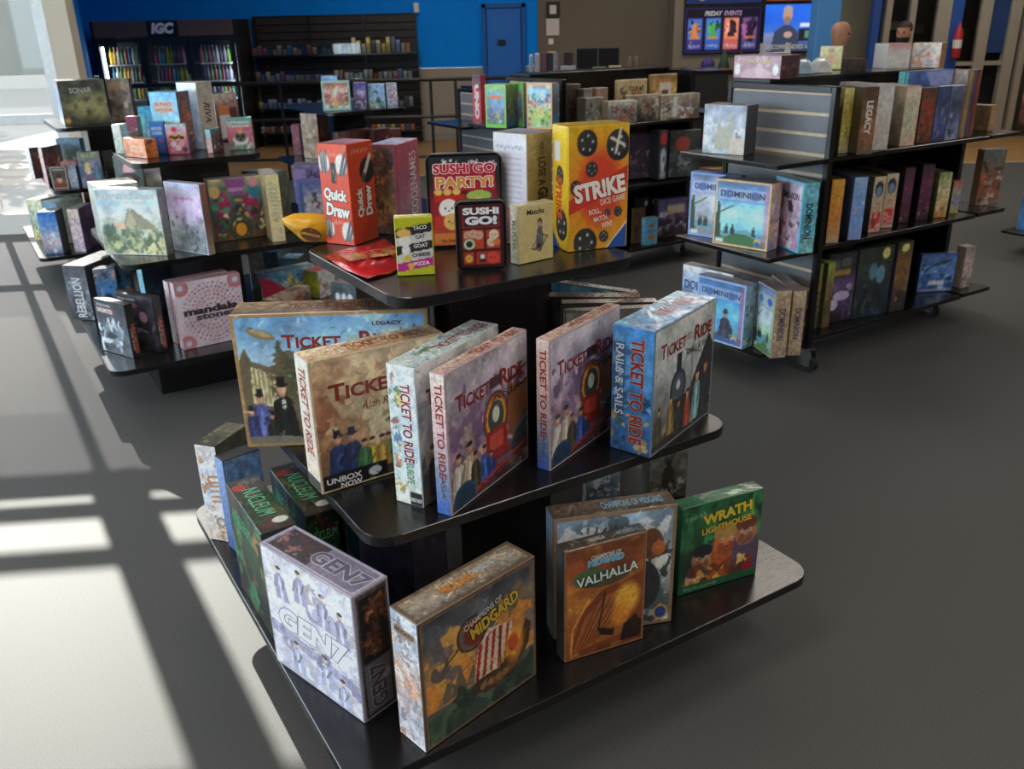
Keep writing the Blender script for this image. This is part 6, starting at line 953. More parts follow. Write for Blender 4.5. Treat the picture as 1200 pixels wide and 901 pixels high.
# --- second rack
for k, lab, cs, bl in (('q1', 'thin orange brown panel box at the near post of the rear rack', ['a8743c', '8a5a2c', '9a6834'], ['c08a4c']), ('q2', 'dark brown spined box beside the orange brown panel', ['4a3c38', '3a3230', '4a4438'], ['8a7a74', '5a3430']),
        ('q3', 'grey green illustrated box in front on the rear rack', ['7a7a70', '6a6a64', '54544c'], ['a8a8a0', '3a3c34', '8a8a7c']), ('q4', 'striped cream and red small box behind the grey green one', ['8a6a60', 'b89a90', '6a4a44'], ['c8b8b0', '5a3430']),
        ('q5', 'striped cream and black small box next to the dark brown spine', ['6a6460', 'b0a8a0', '3a3634'], ['c8c0b8', '2a2624']), ('tr1', 'long low white edged train box, first on the rear rack', ['b8b8ac', '8a8078', '7a6a54'], ['a04a34', '5a6a7c', 'c8a868', '3a3a3c']),
        ('tr2', 'long low brown steam train box, middle of the rear rack', ['b0a090', '6a6058', '5a5448'], ['8a7a6c', '34343a', 'a86a4c', 'c8c0b4']), ('tr3', 'long low white and maroon train box, right end of the rear rack', ['a09484', '7a6c68', '9a7a5c'], ['d8d8d8', '8a3c34', '4a4448', 'c8b08c']),
        ('purple2', 'dark purple comic box on the middle shelf of the rear rack', ['3a2c3c', '3a3440', '44384c'], ['8a6a8c', '5a5a34', '24202c', 'a88a94']), ('redlogo', 'charcoal box with a brick red emblem, middle shelf of the rear rack', ['3a3e40', '34383a', '3c4042'], ['5a5e60', '24282a', '8a8e90']),
        ('brownf', 'brown box with an orange figure on the lowest shelf of the rear rack', ['4a2c24', '6a3c2c', '5a4a30'], ['a85a34', '2c1c18']), ('purfr', 'violet box with a cream plaque on the lowest shelf of the rear rack', ['4a4468', '5a5080', '34283c', '4a3034'], ['8a8ab8', 'b08a9c', '241c2c', 'c8c0d0']), ('dots', 'black box with white dots on the lowest rear rack shelf', ['24242a', '1c1c22', '20262a'], ['3a3c44', '4a4030'])):
    ops = {'redlogo': [('ell', .42, .72, .24, .16, 'a04438')], 'purfr': [('rect', .3, .62, .9, .84, 'b8a888')], 'dots': [('ell', .25, .86, .1, .07, 'd8d8dc'), ('ell', .75, .86, .1, .07, 'd8d8dc')], 'tr3': [('rect', .3, .1, .42, .95, 'd0d0d4')]}.get(k, [])
    B(k, lab, cs[1], G(cs, bl, 22, ops=ops), SP(cs[2]), SP(cs[2]), SP('b0a494' if k.startswith('tr') else cs[0]))
B('tour', 'tan card box with a bird emblem, back of the rear rack', 'b09c74', G(['b8a47c', 'b09a70', 'a8845c'], ['c8b890', 'a86a3c'], 8, nz=.12, ops=[('ell', .22, .74, .12, .1, '5a5048'), ('ell', .25, .77, .06, .05, 'b8a47c')]), SP('8a7858'), SP('8a7858'), SP('b8a888'), t={'F': [('TOUR MT', .64, .78, .5, .12, '3a3028', dict(bold=.03))]})
B('gold', 'gold framed box with a pale lotus, back of the rear rack', '9a7c44', G(['8a7040', 'a8884c', '8a6a3c'], ['6a5430', 'b89a5c'], 14, ops=[('rect', .34, .42, .8, .82, 'c0b4b0'), ('ell', .56, .6, .14, .06, '4a3c40'), ('rect', .2, .84, .76, .9, 'b0703c')]), SP('6a5430'), SP('6a5430'), SP('a89060'))
B('redskull', 'black spine with red lettering block and a white face', '2a2a2e', G(['2c2c30', '24262a', '3a3c44'], ['1c1c20'], 6, ops=[('ell', .5, .84, .36, .14, 'b8303c'), ('ell', .5, .45, .34, .2, 'a8b8c8'), ('ell', .45, .3, .22, .2, 'b8c4d0'), ('ell', .6, .42, .1, .06, '24242a'), ('ell', .5, .1, .3, .08, '9aa4ac')]), SP('1c1c20'), None, SP('3a3a3e'))
B('bluesm', 'small light blue box with two orange creatures on the lowest rear shelf', '5a90b4', G(['5a94b8', '6aa0bc', '5a90b0'], ['8ab8cc'], 6, nz=.15, ops=[('ell', .5, .72, .2, .1, '8a6a54'), ('ell', .5, .3, .3, .1, 'a86a4c'), ('rect', .1, .46, .9, .56, '3a84c0')]), SP('6ab0dc', '5aa0d0'), None, SP('7ab0cc'), cat='card game')
def c_gr(cv): cv.grad('8ab848', '6ab0d8', '7a94b8', '5a6a84', '5a9a44'); cv.noise(4, .3); cv.ell(.5, .72, .36, .06, 'd8784c'); cv.blobs(['4a4a6c', '3a5a8c', 'c8c8d8', 'd8d060', '6a4a6c'], 26, .04, .08, .1, .5); cv.frame(.09, '84bc4c'); cv.rect(0, 0, 1, .09, '6ac044')
for k, lab in (('green1', 'lime green framed cartoon box on the rear rack end shelf'), ('green2', 'lime green framed box behind its twin on the rear rack end shelf')):
    B(k, lab, '6aa844', c_gr, SP('84bc4c'), G(['5a7a3c', '6a7a44', '2c4a8c'], ['6a4034', '8a9a5c', '24345c'], 12), SP('8ac058'))
def c_zoo(cv): cv.grad('c8b8a4', '8ac4e0', 'a8cce0', 'b8c87c', '8ab85c', 'a8c0a8'); cv.noise(4, .25); cv.blobs(['d8843c', '3a9a6c', 'c83c44', 'e8d8a0', '2c5a84'], 26, .05, .09, .5, .75); cv.blobs(['5a9a3c', 'c8c060', '3a4a4c', 'd8a070', 'a8d070'], 36, .03, .07, .06, .48); cv.rect(.24, .88, .76, .96, '6a7a8a', .7); cv.frame(.05, 'd89a6c')
B('zoob', 'orange framed box of jungle animals on the rear rack end shelf', 'c88a64', c_zoo, None, SP('7a94a8', '4a5a68', '3a84b0'), SP('c8b8a8'))
B('uno', 'tall red box with white letters beside the railing, furthest rack', 'b02438', G(['30242c', 'b02440', 'a82038', 'b02848'], ['c83a50'], 6, nz=.12, ops=[('rect', .2, .2, .8, .78, 'c83048', .6)]), SP('c8404c'), G(['a02038', 'b83048', '981c34'], ['d86a74'], 8, nz=.15), SP('2a2024'), t={'F': [('UNO', .5, .5, .66, .5, 'f0e8e4', dict(rot=-90, bold=.08))]}, cat='card game')

# --- packets on the nearest stand's top shelf
TZ = .9955
q0 = at(370, 284.5, TZ)
def vert(px, py):
    v = r2 * ((px - 600) / FPX) + u2 * (-(py - 450.5) / FPX) + fwd; k = q0.y / v.y; return (v.x * k - q0.x, EYE + v.z * k - q0.z)
OUT = ((329, 257), (333, 265), (341, 272), (349, 279), (356, 284.5), (368, 285), (386, 284), (390, 270), (388, 256), (378, 252), (360, 250.5), (344, 251))
bo, c = pouch('fabric_pouch', [vert(*p) for p in OUT][::-1], .028, 'yellow banana shaped fabric pouch with a brown oval badge, overhanging the shelf', mat('yellow_fabric', 'e0a412', .5, noise=.12, nscale=18, bump=.3, bscale=60, coat=.3), 0)
bo.rotation_euler = (math.radians(90), 0, 0); bo.location = q0 + Vector((c.x, .012, c.y + .0008))
ov = MB(); ov.lathe([(.026, 0), (.026, .0012)], (0, 0, 0), 24); b2 = ov.build('badge', mat('brown_badge', '5c3014', .5), bo); e = vert(366.5, 273); b2.location = (e[0] - c.x, e[1] - c.y, .0325); b2.scale = (1, .62, 1); b2.rotation_euler = (0, 0, math.radians(-14))
lettering(b2, ((-.026, -.026, .0013), (1, 0, 0), (0, 1, 0), .052, .052), ('BANANAGRAMS', .5, .5, .86, .2, 'd8b050', dict(bold=.02)))
bo, c = pouch('snack_packet', [at(p[0], p[1], TZ) for p in ((381, 303), (402, 318), (431, 330), (458, 322), (472, 312), (473, 297), (452, 282), (432, 290), (408, 296))], .018, 'crinkled shiny red foil packet lying in front of the orange box', mat('red_foil', 'c0141c', .22, noise=.2, nscale=30, bump=1.0, bscale=28, coat=.6), TZ, .07)
cv = Cv(.12, .07, .003, 3); cv.grad('c8342c', 'd86a3c', 'c87a3c', 'a83024'); cv.noise(5, .3); cv.blobs(['e8c080', 'b85a2c', '8a2c1c', 'd8a050', '6a9a3c'], 22, .05, .12, .1, .9)
me = print_mesh('label_print', cv, (0, 0, 0), (1, 0, 0), (0, 1, 0), .12, .07, 0, 0); me.materials.append(CARD); p_ = bpy.data.objects.new('label_print', me); COL.objects.link(p_); p_.parent = bo; q_ = at(428, 318, TZ) - c; p_.location = (q_.x - .03, q_.y, TZ + .0235); p_.rotation_euler = (0, 0, math.radians(31))

# ------------------------------------------------------------------ back of the shop
def aty(px, py, Y):
    v = r2 * ((px - 600) / FPX) + u2 * (-(py - 450.5) / FPX) + fwd; k = Y / v.y; return Vector((v.x * k, Y, EYE + v.z * k))
def flat_print(parent, name, cv, o, ux, uy, w, h, m=None):
    me = print_mesh(name, cv, o, ux, uy, w, h, 0, 0); me.materials.append(m or CARD); p = bpy.data.objects.new(name, me); COL.objects.link(p); p.parent = parent; return p
# drinks cooler
FX0, FX1, FY, FH = -5.34, -3.46, 12.2, 1.665
fr = empty('drinks_cooler', (FX0, FY, 0)); tag(fr, 'black three door drinks cooler with lit shelves against the blue wall', 'cooler')
FW = FX1 - FX0; CB = mat('cooler_black', '1c1c1e', .4, noise=.1); CIN = mat('cooler_lining', '6a6c70', .5)
MB().box(0, FW, .66, .70, .0, FH, .004).build('back_wall', CIN, fr); MB().box(0, .04, .0, .659, 0, FH, .004).build('side_wall', CB, fr); MB().box(FW - .04, FW, .0, .659, 0, FH, .004).build('side_wall', CB, fr)
hd = MB().box(.0405, FW - .0405, -.02, .659, 1.47, FH, .004).build('header', mat('header_brown', '5c4e46', .3, noise=.2, nscale=2), fr); MB().box(.0405, FW - .0405, .0, .659, 0, .12).build('plinth', CB, fr)
lp = MB().box(FW / 2 - .2, FW / 2 + .2, -.0235, -.0205, 1.475, 1.66).build('logo_panel', mat('logo_black', '101012', .3), fr)
lettering(lp, ((FW / 2 - .2, -.0236, 1.475), (1, 0, 0), (0, 0, 1), .4, .185), ('IGC', .5, .52, .8, .8, 'e8e8ec', dict(bold=.06, shear=.2, out='2a4a8c', ow=.05)))
DW = (FW - .08) / 3
for d_ in range(3):
    x0 = .04 + d_ * DW; a, b = x0 + .005, x0 + DW - .005
    f_ = MB().box(a, a + .045, -.03, .0, .13, 1.46).box(b - .045, b, -.03, .0, .13, 1.46).box(a + .0455, b - .0455, -.03, 0, .13, .19).box(a + .0455, b - .0455, -.03, 0, 1.41, 1.46).build('door', CB, fr)
    MB().add([(a + .045, -.015, .19), (b - .045, -.015, .19), (b - .045, -.015, 1.41), (a + .045, -.015, 1.41)], [(0, 1, 2, 3)]).build('pane', GLASS, f_)
    MB().tube((b - .02, -.06, .7), (b - .02, -.06, 1.0), .012).tube((b - .02, -.06, .72), (b - .02, -.03, .72), .008).tube((b - .02, -.06, .98), (b - .02, -.03, .98), .008).build('handle', CHROME, f_)
    for q in (a + .05, b - .056):
        if (d_ == 0 and q < b - .1) or (d_ == 2 and q > a + .1): MB().box(q, q + .02, .02, .035, .2, 1.36).build('led_strip', LED, fr)
    cols = [['c8c8cc', '3a7a3c', 'c87a4c', '2c6a8a', 'd8d8d8', '5a8a3c', 'e0c040', 'e8b030'], ['2c8a8a', 'c8b83c', '8a9a2c', '3a3a4c', '7a3a5c', 'a86a7c', 'c83a4c', '5aa0c0'], ['8a3a5a', '6a6a8a', 'c0c0c8', '3a3a5c', '8a7a9c', '6aa83c', 'b05a7a', '4a8a5a']][d_]
    for s_, z in enumerate((.70, .92, 1.14)):
        MB().box(a + .0805, b - .0805, .09, .62, z - .018, z - .001).build('shelf', mat('wire_shelf', 'c8ccd0', .4), fr)
        n = 8; src = None
        for i in range(n):
            c = cols[(i + s_ * 3) % 8]; mb = MB(); mb.smooth = True
            hh = .17 if s_ < 2 else .2
            mb.lathe([(.024, 0), (.027, .006), (.027, hh * .62), (.024, hh * .7), (.011, hh * .86), (.011, hh)], n=10)
            o = mb.build('drink_bottle', mat('bottle_' + c, c, .2, coat=.5)); o.location = (FX0 + a + .105 + i * (DW - .25) / (n - 1), FY + .14, z)
            tag(o, '%s drink bottle, %s along the cooler\'s %s shelf behind its %s door' % (cname(c), ORD[i], ('lower', 'middle', 'upper')[s_], ('left', 'middle', 'right')[d_]), 'bottle', 'cooler bottles, %s shelf, %s door' % (('lower', 'middle', 'upper')[s_], ('left', 'middle', 'right')[d_]))
            k = MB(); k.lathe([(.012, hh + .0005), (.012, hh + .014)], n=8); k.build('cap', mat('cap_' + cols[(i * 3 + 1) % 8], cols[(i * 3 + 1) % 8], .4), o)
# card wall
SX0, SX1, SY = -3.44, -1.2, 12.98
sw = empty('card_display_wall', (SX0, SY, 0)); tag(sw, 'black slatted wall display of card packs beside the drinks cooler', 'display rack')
L_ = SX1 - SX0
for p_ in range(3):
    x0 = p_ * L_ / 3; MB().box(x0, x0 + .03, -.02, .04, 0, 1.70).build('upright', BLACKM, sw)
MB().box(L_ - .03, L_, -.02, .04, 0, 1.70).build('upright', BLACKM, sw); MB().box(.031, L_ - .031, .02, .04, 0, 1.70).build('backing', mat('slat_gap', '15110f', .7), sw)
me = MB().box(.031, L_ - .031, .002, .0195, 0, .088, .003).mesh('slat'); me.materials.append(DARKW)
for i in range(17): o = bpy.data.objects.new('slat', me); COL.objects.link(o); o.parent = sw; o.location = (0, 0, .02 + i * .098)
ACR = glass('acrylic', (.88, .9, .9))
ROWS = (('top', 1.205, .40), ('second', .875, .40), ('third', .52, .45), ('bottom', .20, .48))
pk = ['c8b88a', 'd8803c', '5a5a64', 'b86a5c', 'c8a050', 'b07a6a', 'd8b83c', '3a5aa8', '6a8ac8', 'c8bc5c', '3a3c44', 'a8a8ac', '8a9a5a', 'c85a3c']
pmesh = {}
for r_, (nm, z, dep) in enumerate(ROWS):
    MB().box(.031, L_ + .03, -dep, -.0005, z - .022, z - .001, .002).build('display_shelf', BLACK, sw)
    MB().box(.035, L_ + .025, -dep + .004, -dep + .008, z, z + (.13 if r_ < 3 else .07)).build('front_lip', ACR, sw)
    rng = random.Random(r_ + 4); n = 32
    for i in range(n):
        x = SX0 + .07 + i * (L_ - .1) / n
        tall = r_ > 0 and r_ < 3 and i % 3
        c = 'b8bcc0' if (r_ in (1, 2) and rng.random() < .6) else pk[(i * 5 + r_ * 3 + rng.randint(0, 3)) % len(pk)]
        w_, h_ = (.05, rng.choice((.07, .09, .12)))
        if r_ == 0 and i > 19: h_ = rng.choice((.12, .16, .2))
        if r_ == 3: h_ = .08
        key = (c, h_)
        if key not in pmesh: mb = MB().box(-w_ / 2, w_ / 2, -.02, .02, .0005, h_, .002); pmesh[key] = mb.mesh('card_pack'); pmesh[key].materials.append(mat('pack_' + c, c, .3, coat=.4, noise=.3, nscale=60))
        o = bpy.data.objects.new('card_pack', pmesh[key]); COL.objects.link(o); o.location = (x, SY - dep + .06 + (.0 if i % 2 else .03), z - .0009)
        tag(o, 'small %s card pack, %s from the left in the display wall\'s %s row' % (cname(c), ORD[i], nm), 'card pack', 'card packs in the %s row of the wall display' % nm)
e_ = MB().box(-.035, .035, -.03, .03, 0, .125, .004).build('wall_sensor', WHITE); e_.location = (-1.19, BACK - .031, 1.70); tag(e_, 'small white box sensor on the blue wall above the card display', 'sensor')
# railing between shop floor and wood floor
rl = empty('black_railing', (-4.2, 9.62, 0)); tag(rl, 'black tubular railing along the edge of the wood floor', 'railing')
for z in (1.0, .63, .22): MB().tube((0, 0, z), (4.35, 0, z), .02 if z > .9 else .016, 8).build('rail', BLACKM, rl)
for x in (.02, .95, 1.85, 2.75, 3.42, 3.68, 4.33): MB().tube((x, 0, .0005), (x, 0, .99), .016, 8).build('post', BLACKM, rl); 
# wall bits by the door
for nm, lab, cat, x0, x1, z0, z1, mm, inner in (('picture_frame', 'dark framed certificate high on the brown wall', 'picture', .59, .77, 1.60, 1.80, 'dark_wood', 'd8d0c8'), ('wall_notice', 'white paper notice below the dark framed certificate', 'notice', .585, .765, 1.37, 1.585, None, 'd0c4c0'),
        ('switch_plate', 'small white switch plate on the brown wall', 'switch', .615, .685, 1.255, 1.33, None, 'dcd8d0'), ('wall_note', 'small cream note lowest on the brown wall', 'notice', .60, .72, 1.05, 1.165, None, 'c8b890')):
    o = MB().box(x0, x1, BACK - .045, BACK - .0205, z0, z1, .003).build(nm, mat('dark_wood', '2c1c18', .5) if mm else mat('paper_' + inner, inner, .7)); tag(o, lab, cat)
    if mm: MB().box(x0 + .045, x1 - .045, BACK - .047, BACK - .0455, z0 + .045, z1 - .045).build('print', mat('paper_' + inner, inner, .7), o)
# service counter, monitor pair and clutter
ct = empty('service_counter', (.15, 9.9, 0)); tag(ct, 'long dark service counter in front of the brown wall', 'counter')
MB().box(0, 2.25, 0, .55, 0, .985, .003).build('counter_front', mat('counter_dark', '231f1d', .5, noise=.15), ct); MB().box(-.02, 2.28, -.03, .58, .986, 1.02, .004).build('counter_top', BLACK, ct)
c2_ = empty('back_counter', (2.5, 11.3, 0)); tag(c2_, 'pale topped back counter under the menu screens', 'counter'); MB().box(0, 1.1, 0, .5, 0, .9, .003).build('cabinet', mat('cabinet_taupe', '6a6254', .6), c2_); MB().box(-.02, 1.12, -.02, .52, .901, .935, .003).build('counter_top', BLACK, c2_); MB().box(.12, .42, -.012, -.0005, .3, .75).build('opening_panel', BLACKM, c2_)
mo = empty('monitor', (.76, 10.05, 1.021)); tag(mo, 'pair of dark computer monitors side by side on the counter', 'monitor')
for i in range(2):
    s_ = MB().box(.02 + i * .235, .245 + i * .235, 0, .03, .03, .24, .003).build('screen', mat('monitor_shell', '2a2c30', .4), mo)
    MB().add([(.026 + i * .235, -.001, .04), (.239 + i * .235, -.001, .04), (.239 + i * .235, -.001, .232), (.026 + i * .235, -.001, .232)], [(0, 1, 2, 3)]).build('glass', mat('screen_dark', '3a3e44' if i else '24262a', .15), s_)
    MB().box(.1 + i * .235, .165 + i * .235, .0, .08, 0, .029).build('foot', BLACKM, mo)
def small(name, lab, cat, px, py, Y, w, d, h, c, group=None, rot=0):
    p = aty(px, py, Y); o = MB().box(0, w, 0, d, .0005, h, .003).build(name, mat('thing_' + c, c, .45, noise=.25, nscale=40)); o.location = p; o.rotation_euler = (0, 0, rot); tag(o, lab, cat, group); return o
CT = 1.021
def on_counter(name, lab, cat, x, w, d, h, c, y=10.0):
    o = MB().box(0, w, 0, d, .0005, h, .003).build(name, mat('thing_' + c, c, .45, noise=.3, nscale=40)); o.location = (x, y, CT); tag(o, lab, cat); return o
o = on_counter('game_book', 'white spined book, first on the counter by the brown wall', 'book', .27, .035, .15, .19, 'd0d4dc'); MB().box(.004, .031, -.001, 0, .02, .17).build('spine_print', ink('8aa0c0'), o)
o = on_counter('game_book', 'white spined book, second on the counter by the brown wall', 'book', .33, .045, .15, .2, 'd8d8d8'); MB().box(.004, .041, -.001, 0, .02, .18).build('spine_print', ink('b0a8b0'), o)
for i, (c, nm) in enumerate((('6a4a54', 'plum'), ('2c2a3a', 'black'), ('8a8490', 'grey'))): on_counter('game_book', '%s boxed book in the row on the dark counter' % nm, 'book', .40 + i * .06, .055, .15, .2, c)
on_counter('small_figure_box', 'dark box with red orange top on the counter beside the monitors', 'box', .645, .09, .09, .2, '2a2422'); on_counter('tray', 'low lilac and white tray on the counter', 'tray', .60, .16, .2, .07, 'b0a8b8', 9.9); on_counter('tray', 'low green edged tray in front of the monitors', 'tray', .95, .14, .12, .05, '6a7a5a', 9.9); on_counter('tray', 'low tan tray of white balls in front of the monitors', 'tray', 1.12, .13, .12, .06, 'c0a888', 9.9)
for i, x in enumerate((1.36, 1.43)):
    o = MB(); o.smooth = True; o.lathe([(.025, 0), (.02, .05), (.028, .07), (.014, .1), (.022, .125), (.004, .15)], n=10); o = o.build('figurine', mat('figurine_tan', '7a6a58', .6)); o.location = (x, 10.1, CT + .0005); tag(o, ('tan figurine nearer the monitors', 'tan figurine further from the monitors')[i] + ' on the dark counter', 'figurine')
# merchandise on the back counter
for i, (x, c, nm, h) in enumerate(((2.52, '4a3a7c', 'violet and red round', .16), (2.72, '2c4a34', 'dark green cone', .24), (2.93, '2a2228', 'black cone', .24))):
    m_ = MB(); m_.smooth = True; m_.lathe([(.06, 0), (.07, .05), (.05, h * .5), (.012, h)], n=12) if i else m_.lathe([(.05, 0), (.085, .05), (.085, .1), (.04, .15), (.01, .16)], n=12)
    o = m_.build('knit_hat', mat('hat_' + c, c, .8, noise=.3, nscale=30)); o.location = (x, 11.5, .9355); tag(o, '%s hat shaped toy on the back counter' % nm, 'toy')
o = MB().box(0, .12, 0, .1, .0005, .05, .004).build('green_tub', mat('tub_green', '6a8a3c', .5)); o.location = (3.1, 11.45, .9355); tag(o, 'small green tub on the back counter', 'tub')
shf = empty('white_shelf_tower', (3.22, 11.5, .936)); tag(shf, 'little white tiered tower on the back counter', 'stand')
for k in range(3): MB().box(0, .3, 0, .2, .09 * k + .0005, .09 * k + .012).build('tier', WHITE, shf)
MB().box(-.015, 0, 0, .2, 0, .3).build('side', WHITE, shf); MB().box(.3, .315, 0, .2, 0, .3).build('side', WHITE, shf)
for k in range(2):
    for i in range(4): o = MB().box(0, .05, 0, .05, .0005, .055, .006).build('dice_set', mat('thing_' + ('8a6a5c', '5a4a54', 'a88a7c', '6a5a50')[i], ('8a6a5c', '5a4a54', 'a88a7c', '6a5a50')[i], .4)); o.location = (3.24 + i * .07, 11.53, .936 + .09 * k + .0125); tag(o, 'tiny dice box, %s from the left on the white tower\'s %s tier' % (ORD[i], ('bottom', 'upper')[k]), 'box', 'dice boxes in the white tower')
# menu screens on the right part of the back wall
WY = BACK - .505
def screen(lab, x0, x1, z0, z1, paint, titles, cell=.011):
    t = MB().box(x0 - .02, x1 + .02, WY - .05, WY, z0 - .02, z1 + .02, .004).build('menu_screen', BLACKM); tag(t, lab, 'screen')
    cv = Cv(x1 - x0, z1 - z0, cell, 9); paint(cv); p = flat_print(t, 'picture', cv, (x0, WY - .0505, z0), (1, 0, 0), (0, 0, 1), x1 - x0, z1 - z0, SCREEN)
    for i, q in enumerate(titles): lettering(p, ((x0, WY - .0505, z0), (1, 0, 0), (0, 0, 1), x1 - x0, z1 - z0), q, i)
def s_events(cv):
    cv.grad('14121c', '1c1830', '181428'); cv.frame(.01, '3a2c7a')
    for i, (a, b, c) in enumerate((('3a3a7c', '4a6ab0', 'c87a3c'), ('3a5aa8', '4a7ac0', '4a9a4c'), ('b85a54', 'd8846c', '3a2434'), ('4a4474', '7a4a74', '2a1c34'))):
        x = .03 + i * .245; cv.rect(x, .06, x + .2, .78, a); cv.rect(x + .01, .3, x + .19, .76, b); cv.blobs([c, hexc(c) * .5, hexc(b) * 1.3, '1a1a24'], 12, .02, .05, .38, .7, x + .04, x + .16); cv.ell(x + .1, .6, .03, .07, c); cv.poly([(x + .05, .36), (x + .08, .55), (x + .12, .55), (x + .15, .36)], c); cv.rect(x + .03, .3, x + .17, .36, 'd87a3c', .7); cv.marks(x + .02, .1, x + .18, .2, 'd8d8e8', 7)
def s_man(cv):
    cv.grad('2c6ae0', '2a62d8', '4a74c0', '3a3c58'); cv.noise(3, .1); cv.rect(.0, .0, .3, .4, 'a89aa0', .5); cv.poly([(.14, 0), (.2, .42), (.36, .56), (.5, .56), (.64, .42), (.68, 0)], '3a4258'); cv.ell(.43, .78, .09, .17, 'b8907c'); cv.ell(.43, .9, .09, .07, 'a89a94'); cv.ell(.43, .66, .07, .08, '8a7468'); cv.ell(.46, .36, .08, .07, 'b8948a'); cv.rect(.66, .22, .88, .48, '24242c'); cv.rect(.68, .52, .86, .6, 'd8dce8'); cv.rect(.78, .28, .86, .44, '5a8a6c')
screen('wide menu screen with four coloured event posters and white heading', 2.41, 3.40, 1.12, 1.665, s_events, [('FRIDAY', .37, .88, .24, .11, 'e8e4f4', dict(bold=.04, shear=.2)), ('EVENTS', .63, .88, .24, .11, 'd8b8e8', dict(bold=.04, shear=.2))])
screen('wide menu screen showing a man in a dark shirt on a blue ground', 3.46, 4.16, 1.11, 1.69, s_man, [('RECOMMENDED AT', .5, .1, .84, .1, 'e8e8f4', dict(bold=.03))])
screen('dark blue menu screen above the event posters, mostly out of frame', 2.41, 3.40, 1.72, 2.28, lambda cv: (cv.grad('1a2450', '24346a', '1c2850'), cv.line(.2, .1, .6, .3, .04, 'b08a7a')), [])
screen('orange brown menu screen above the man, mostly out of frame', 3.46, 4.16, 1.735, 2.28, lambda cv: (cv.grad('8a4a2c', 'a85a34', '7a4030'), cv.noise(4, .3)), [])
# pale blue column and right hand glazed partition
c_ = MB().box(3.66, 3.93, 11.0, 11.27, 0, 3.5, .01); struct('trim_4', c_, mat('sky_blue_paint', '4a8ccc', .5))
pt = empty('glazed_partition', (0, 0, 0)); tag(pt, 'tan and blue framed glazed partition at the far right of the shop', 'partition')
BK = mat('dark_room_beyond', '1c1d20', .8, noise=.4, nscale=3)
for x0, x1, m_ in ((4.70, 4.80, 'B'), (4.86, 4.94, 'T'), (5.17, 5.25, 'T'), (5.52, 5.70, 'T'), (5.705, 5.85, 'B'), (6.08, 6.22, 'T'), (6.46, 6.6, 'T'), (6.66, 6.74, 'T')):
    MB().box(x0, x1, 12.0, 12.1, 0, 3.5, .004).build('post', mat('royal_blue_paint', '24509c', .5) if m_ == 'B' else TAN, pt)
MB().box(4.805, 6.8, 12.3, 12.32, 0, 3.5).build('dark_backing', BK, pt)
for x0, x1 in ((4.945, 5.165), (5.255, 5.515), (5.855, 6.075)): MB().add([(x0, 12.05, .1), (x1, 12.05, .1), (x1, 12.05, 3.4), (x0, 12.05, 3.4)], [(0, 1, 2, 3)]).build('pane', glass('dim_glass', (.6, .62, .64)), pt)
MB().box(6.225, 6.455, 12.04, 12.06, 1.05, 3.4).build('blue_panel', mat('poster_blue', '24406c', .4, noise=.2, nscale=4), pt); MB().box(5.0, 6.6, 12.02, 12.08, .9, .95).build('mid_rail', TAN, pt)
for i, (x, z, c) in enumerate(((4.97, 1.35, '8a8a74'), (5.0, 1.05, '6a6a70'), (5.3, 1.3, '5a5444'), (5.32, 1.05, '4a4434'))): MB().box(x, x + .16, 12.2, 12.28, z, z + .1, .004).build('shelf_goods', mat('thing_' + c, c, .6, noise=.4, nscale=20), pt)
cv = Cv(.5, 1.3, .012, 2); cv.grad('4a3430', '6a4438', 'a86a5c', '5a3a34'); cv.noise(5, .6); cv.blobs(['d8c8c4', '2c2020', 'c86a4c', '8a4a44', 'b0a0a0'], 46, .06, .16)
ps = MB().box(6.78, 7.3, 11.96, 11.99, .1, 1.4, .003).build('wall_poster', mat('poster_edge', '3a2c2a', .6)); tag(ps, 'tall reddish brown poster beyond the last tan post', 'poster'); flat_print(ps, 'cover_print', cv, (6.79, 11.9595, .11), (1, 0, 0), (0, 0, 1), .5, 1.28)
fe = MB(); fe.smooth = True; fe.lathe([(.05, 0), (.055, .01), (.055, .3), (.03, .36), (.015, .38), (.015, .42)], n=12); fe = fe.build('fire_extinguisher', mat('extinguisher_red', 'b02430', .35)); fe.location = (5.78, 11.9, 1.0); tag(fe, 'red fire extinguisher on the blue post of the partition', 'extinguisher')
MB().tube((.015, 0, .40), (.06, -.02, .3), .008).build('hose', RUBBER, fe); MB().box(-.03, .03, .052, .1, .1, .2).build('bracket', BLACKM, fe); MB().lathe([(.0555, .12), (.0555, .22)], n=12).build('label_band', WHITE, fe)
# things on the rack top
for i, (dx, c) in enumerate(((0, 'a8c4d8'), (.07, 'd8dce0'))):
    m_ = MB(); m_.smooth = True; p = [Vector((0, 0)), Vector((.1, -.01)), Vector((.13, .06)), Vector((.08, .11)), Vector((0, .08))]
    q = uv(3.36 + i * .13, 2.95, 1.2505); o, c_ = pouch('plastic_bag', [(q.x + a.x, q.y + a.y) for a in p], .06, ('crumpled pale blue plastic bag', 'crumpled white plastic bag')[i] + ' on top of the right rack', mat('plastic_' + c, c, .3, noise=.2, nscale=30, bump=.5, bscale=50, coat=.4), 1.2505)
g = uv(6.16 - .2, 3.05, .15); o = MB().box(0, .16, 0, .12, .0005, .24, .002).build('board_game_box', mat('thing_4a84b8', '4a84b8', .4, noise=.3, nscale=20)); o.location = g; o.rotation_euler = (0, 0, YA); tag(o, 'sky blue box on the shelf tip at the extreme right', 'board game'); MB().box(.01, .15, -.0006, .0, .02, .1).build('cover_print', mat('thing_c8884c', 'c8884c', .4, noise=.3, nscale=30), o)
for nm, dd in (('dspine', 0), ('dspine2', .02)): pass

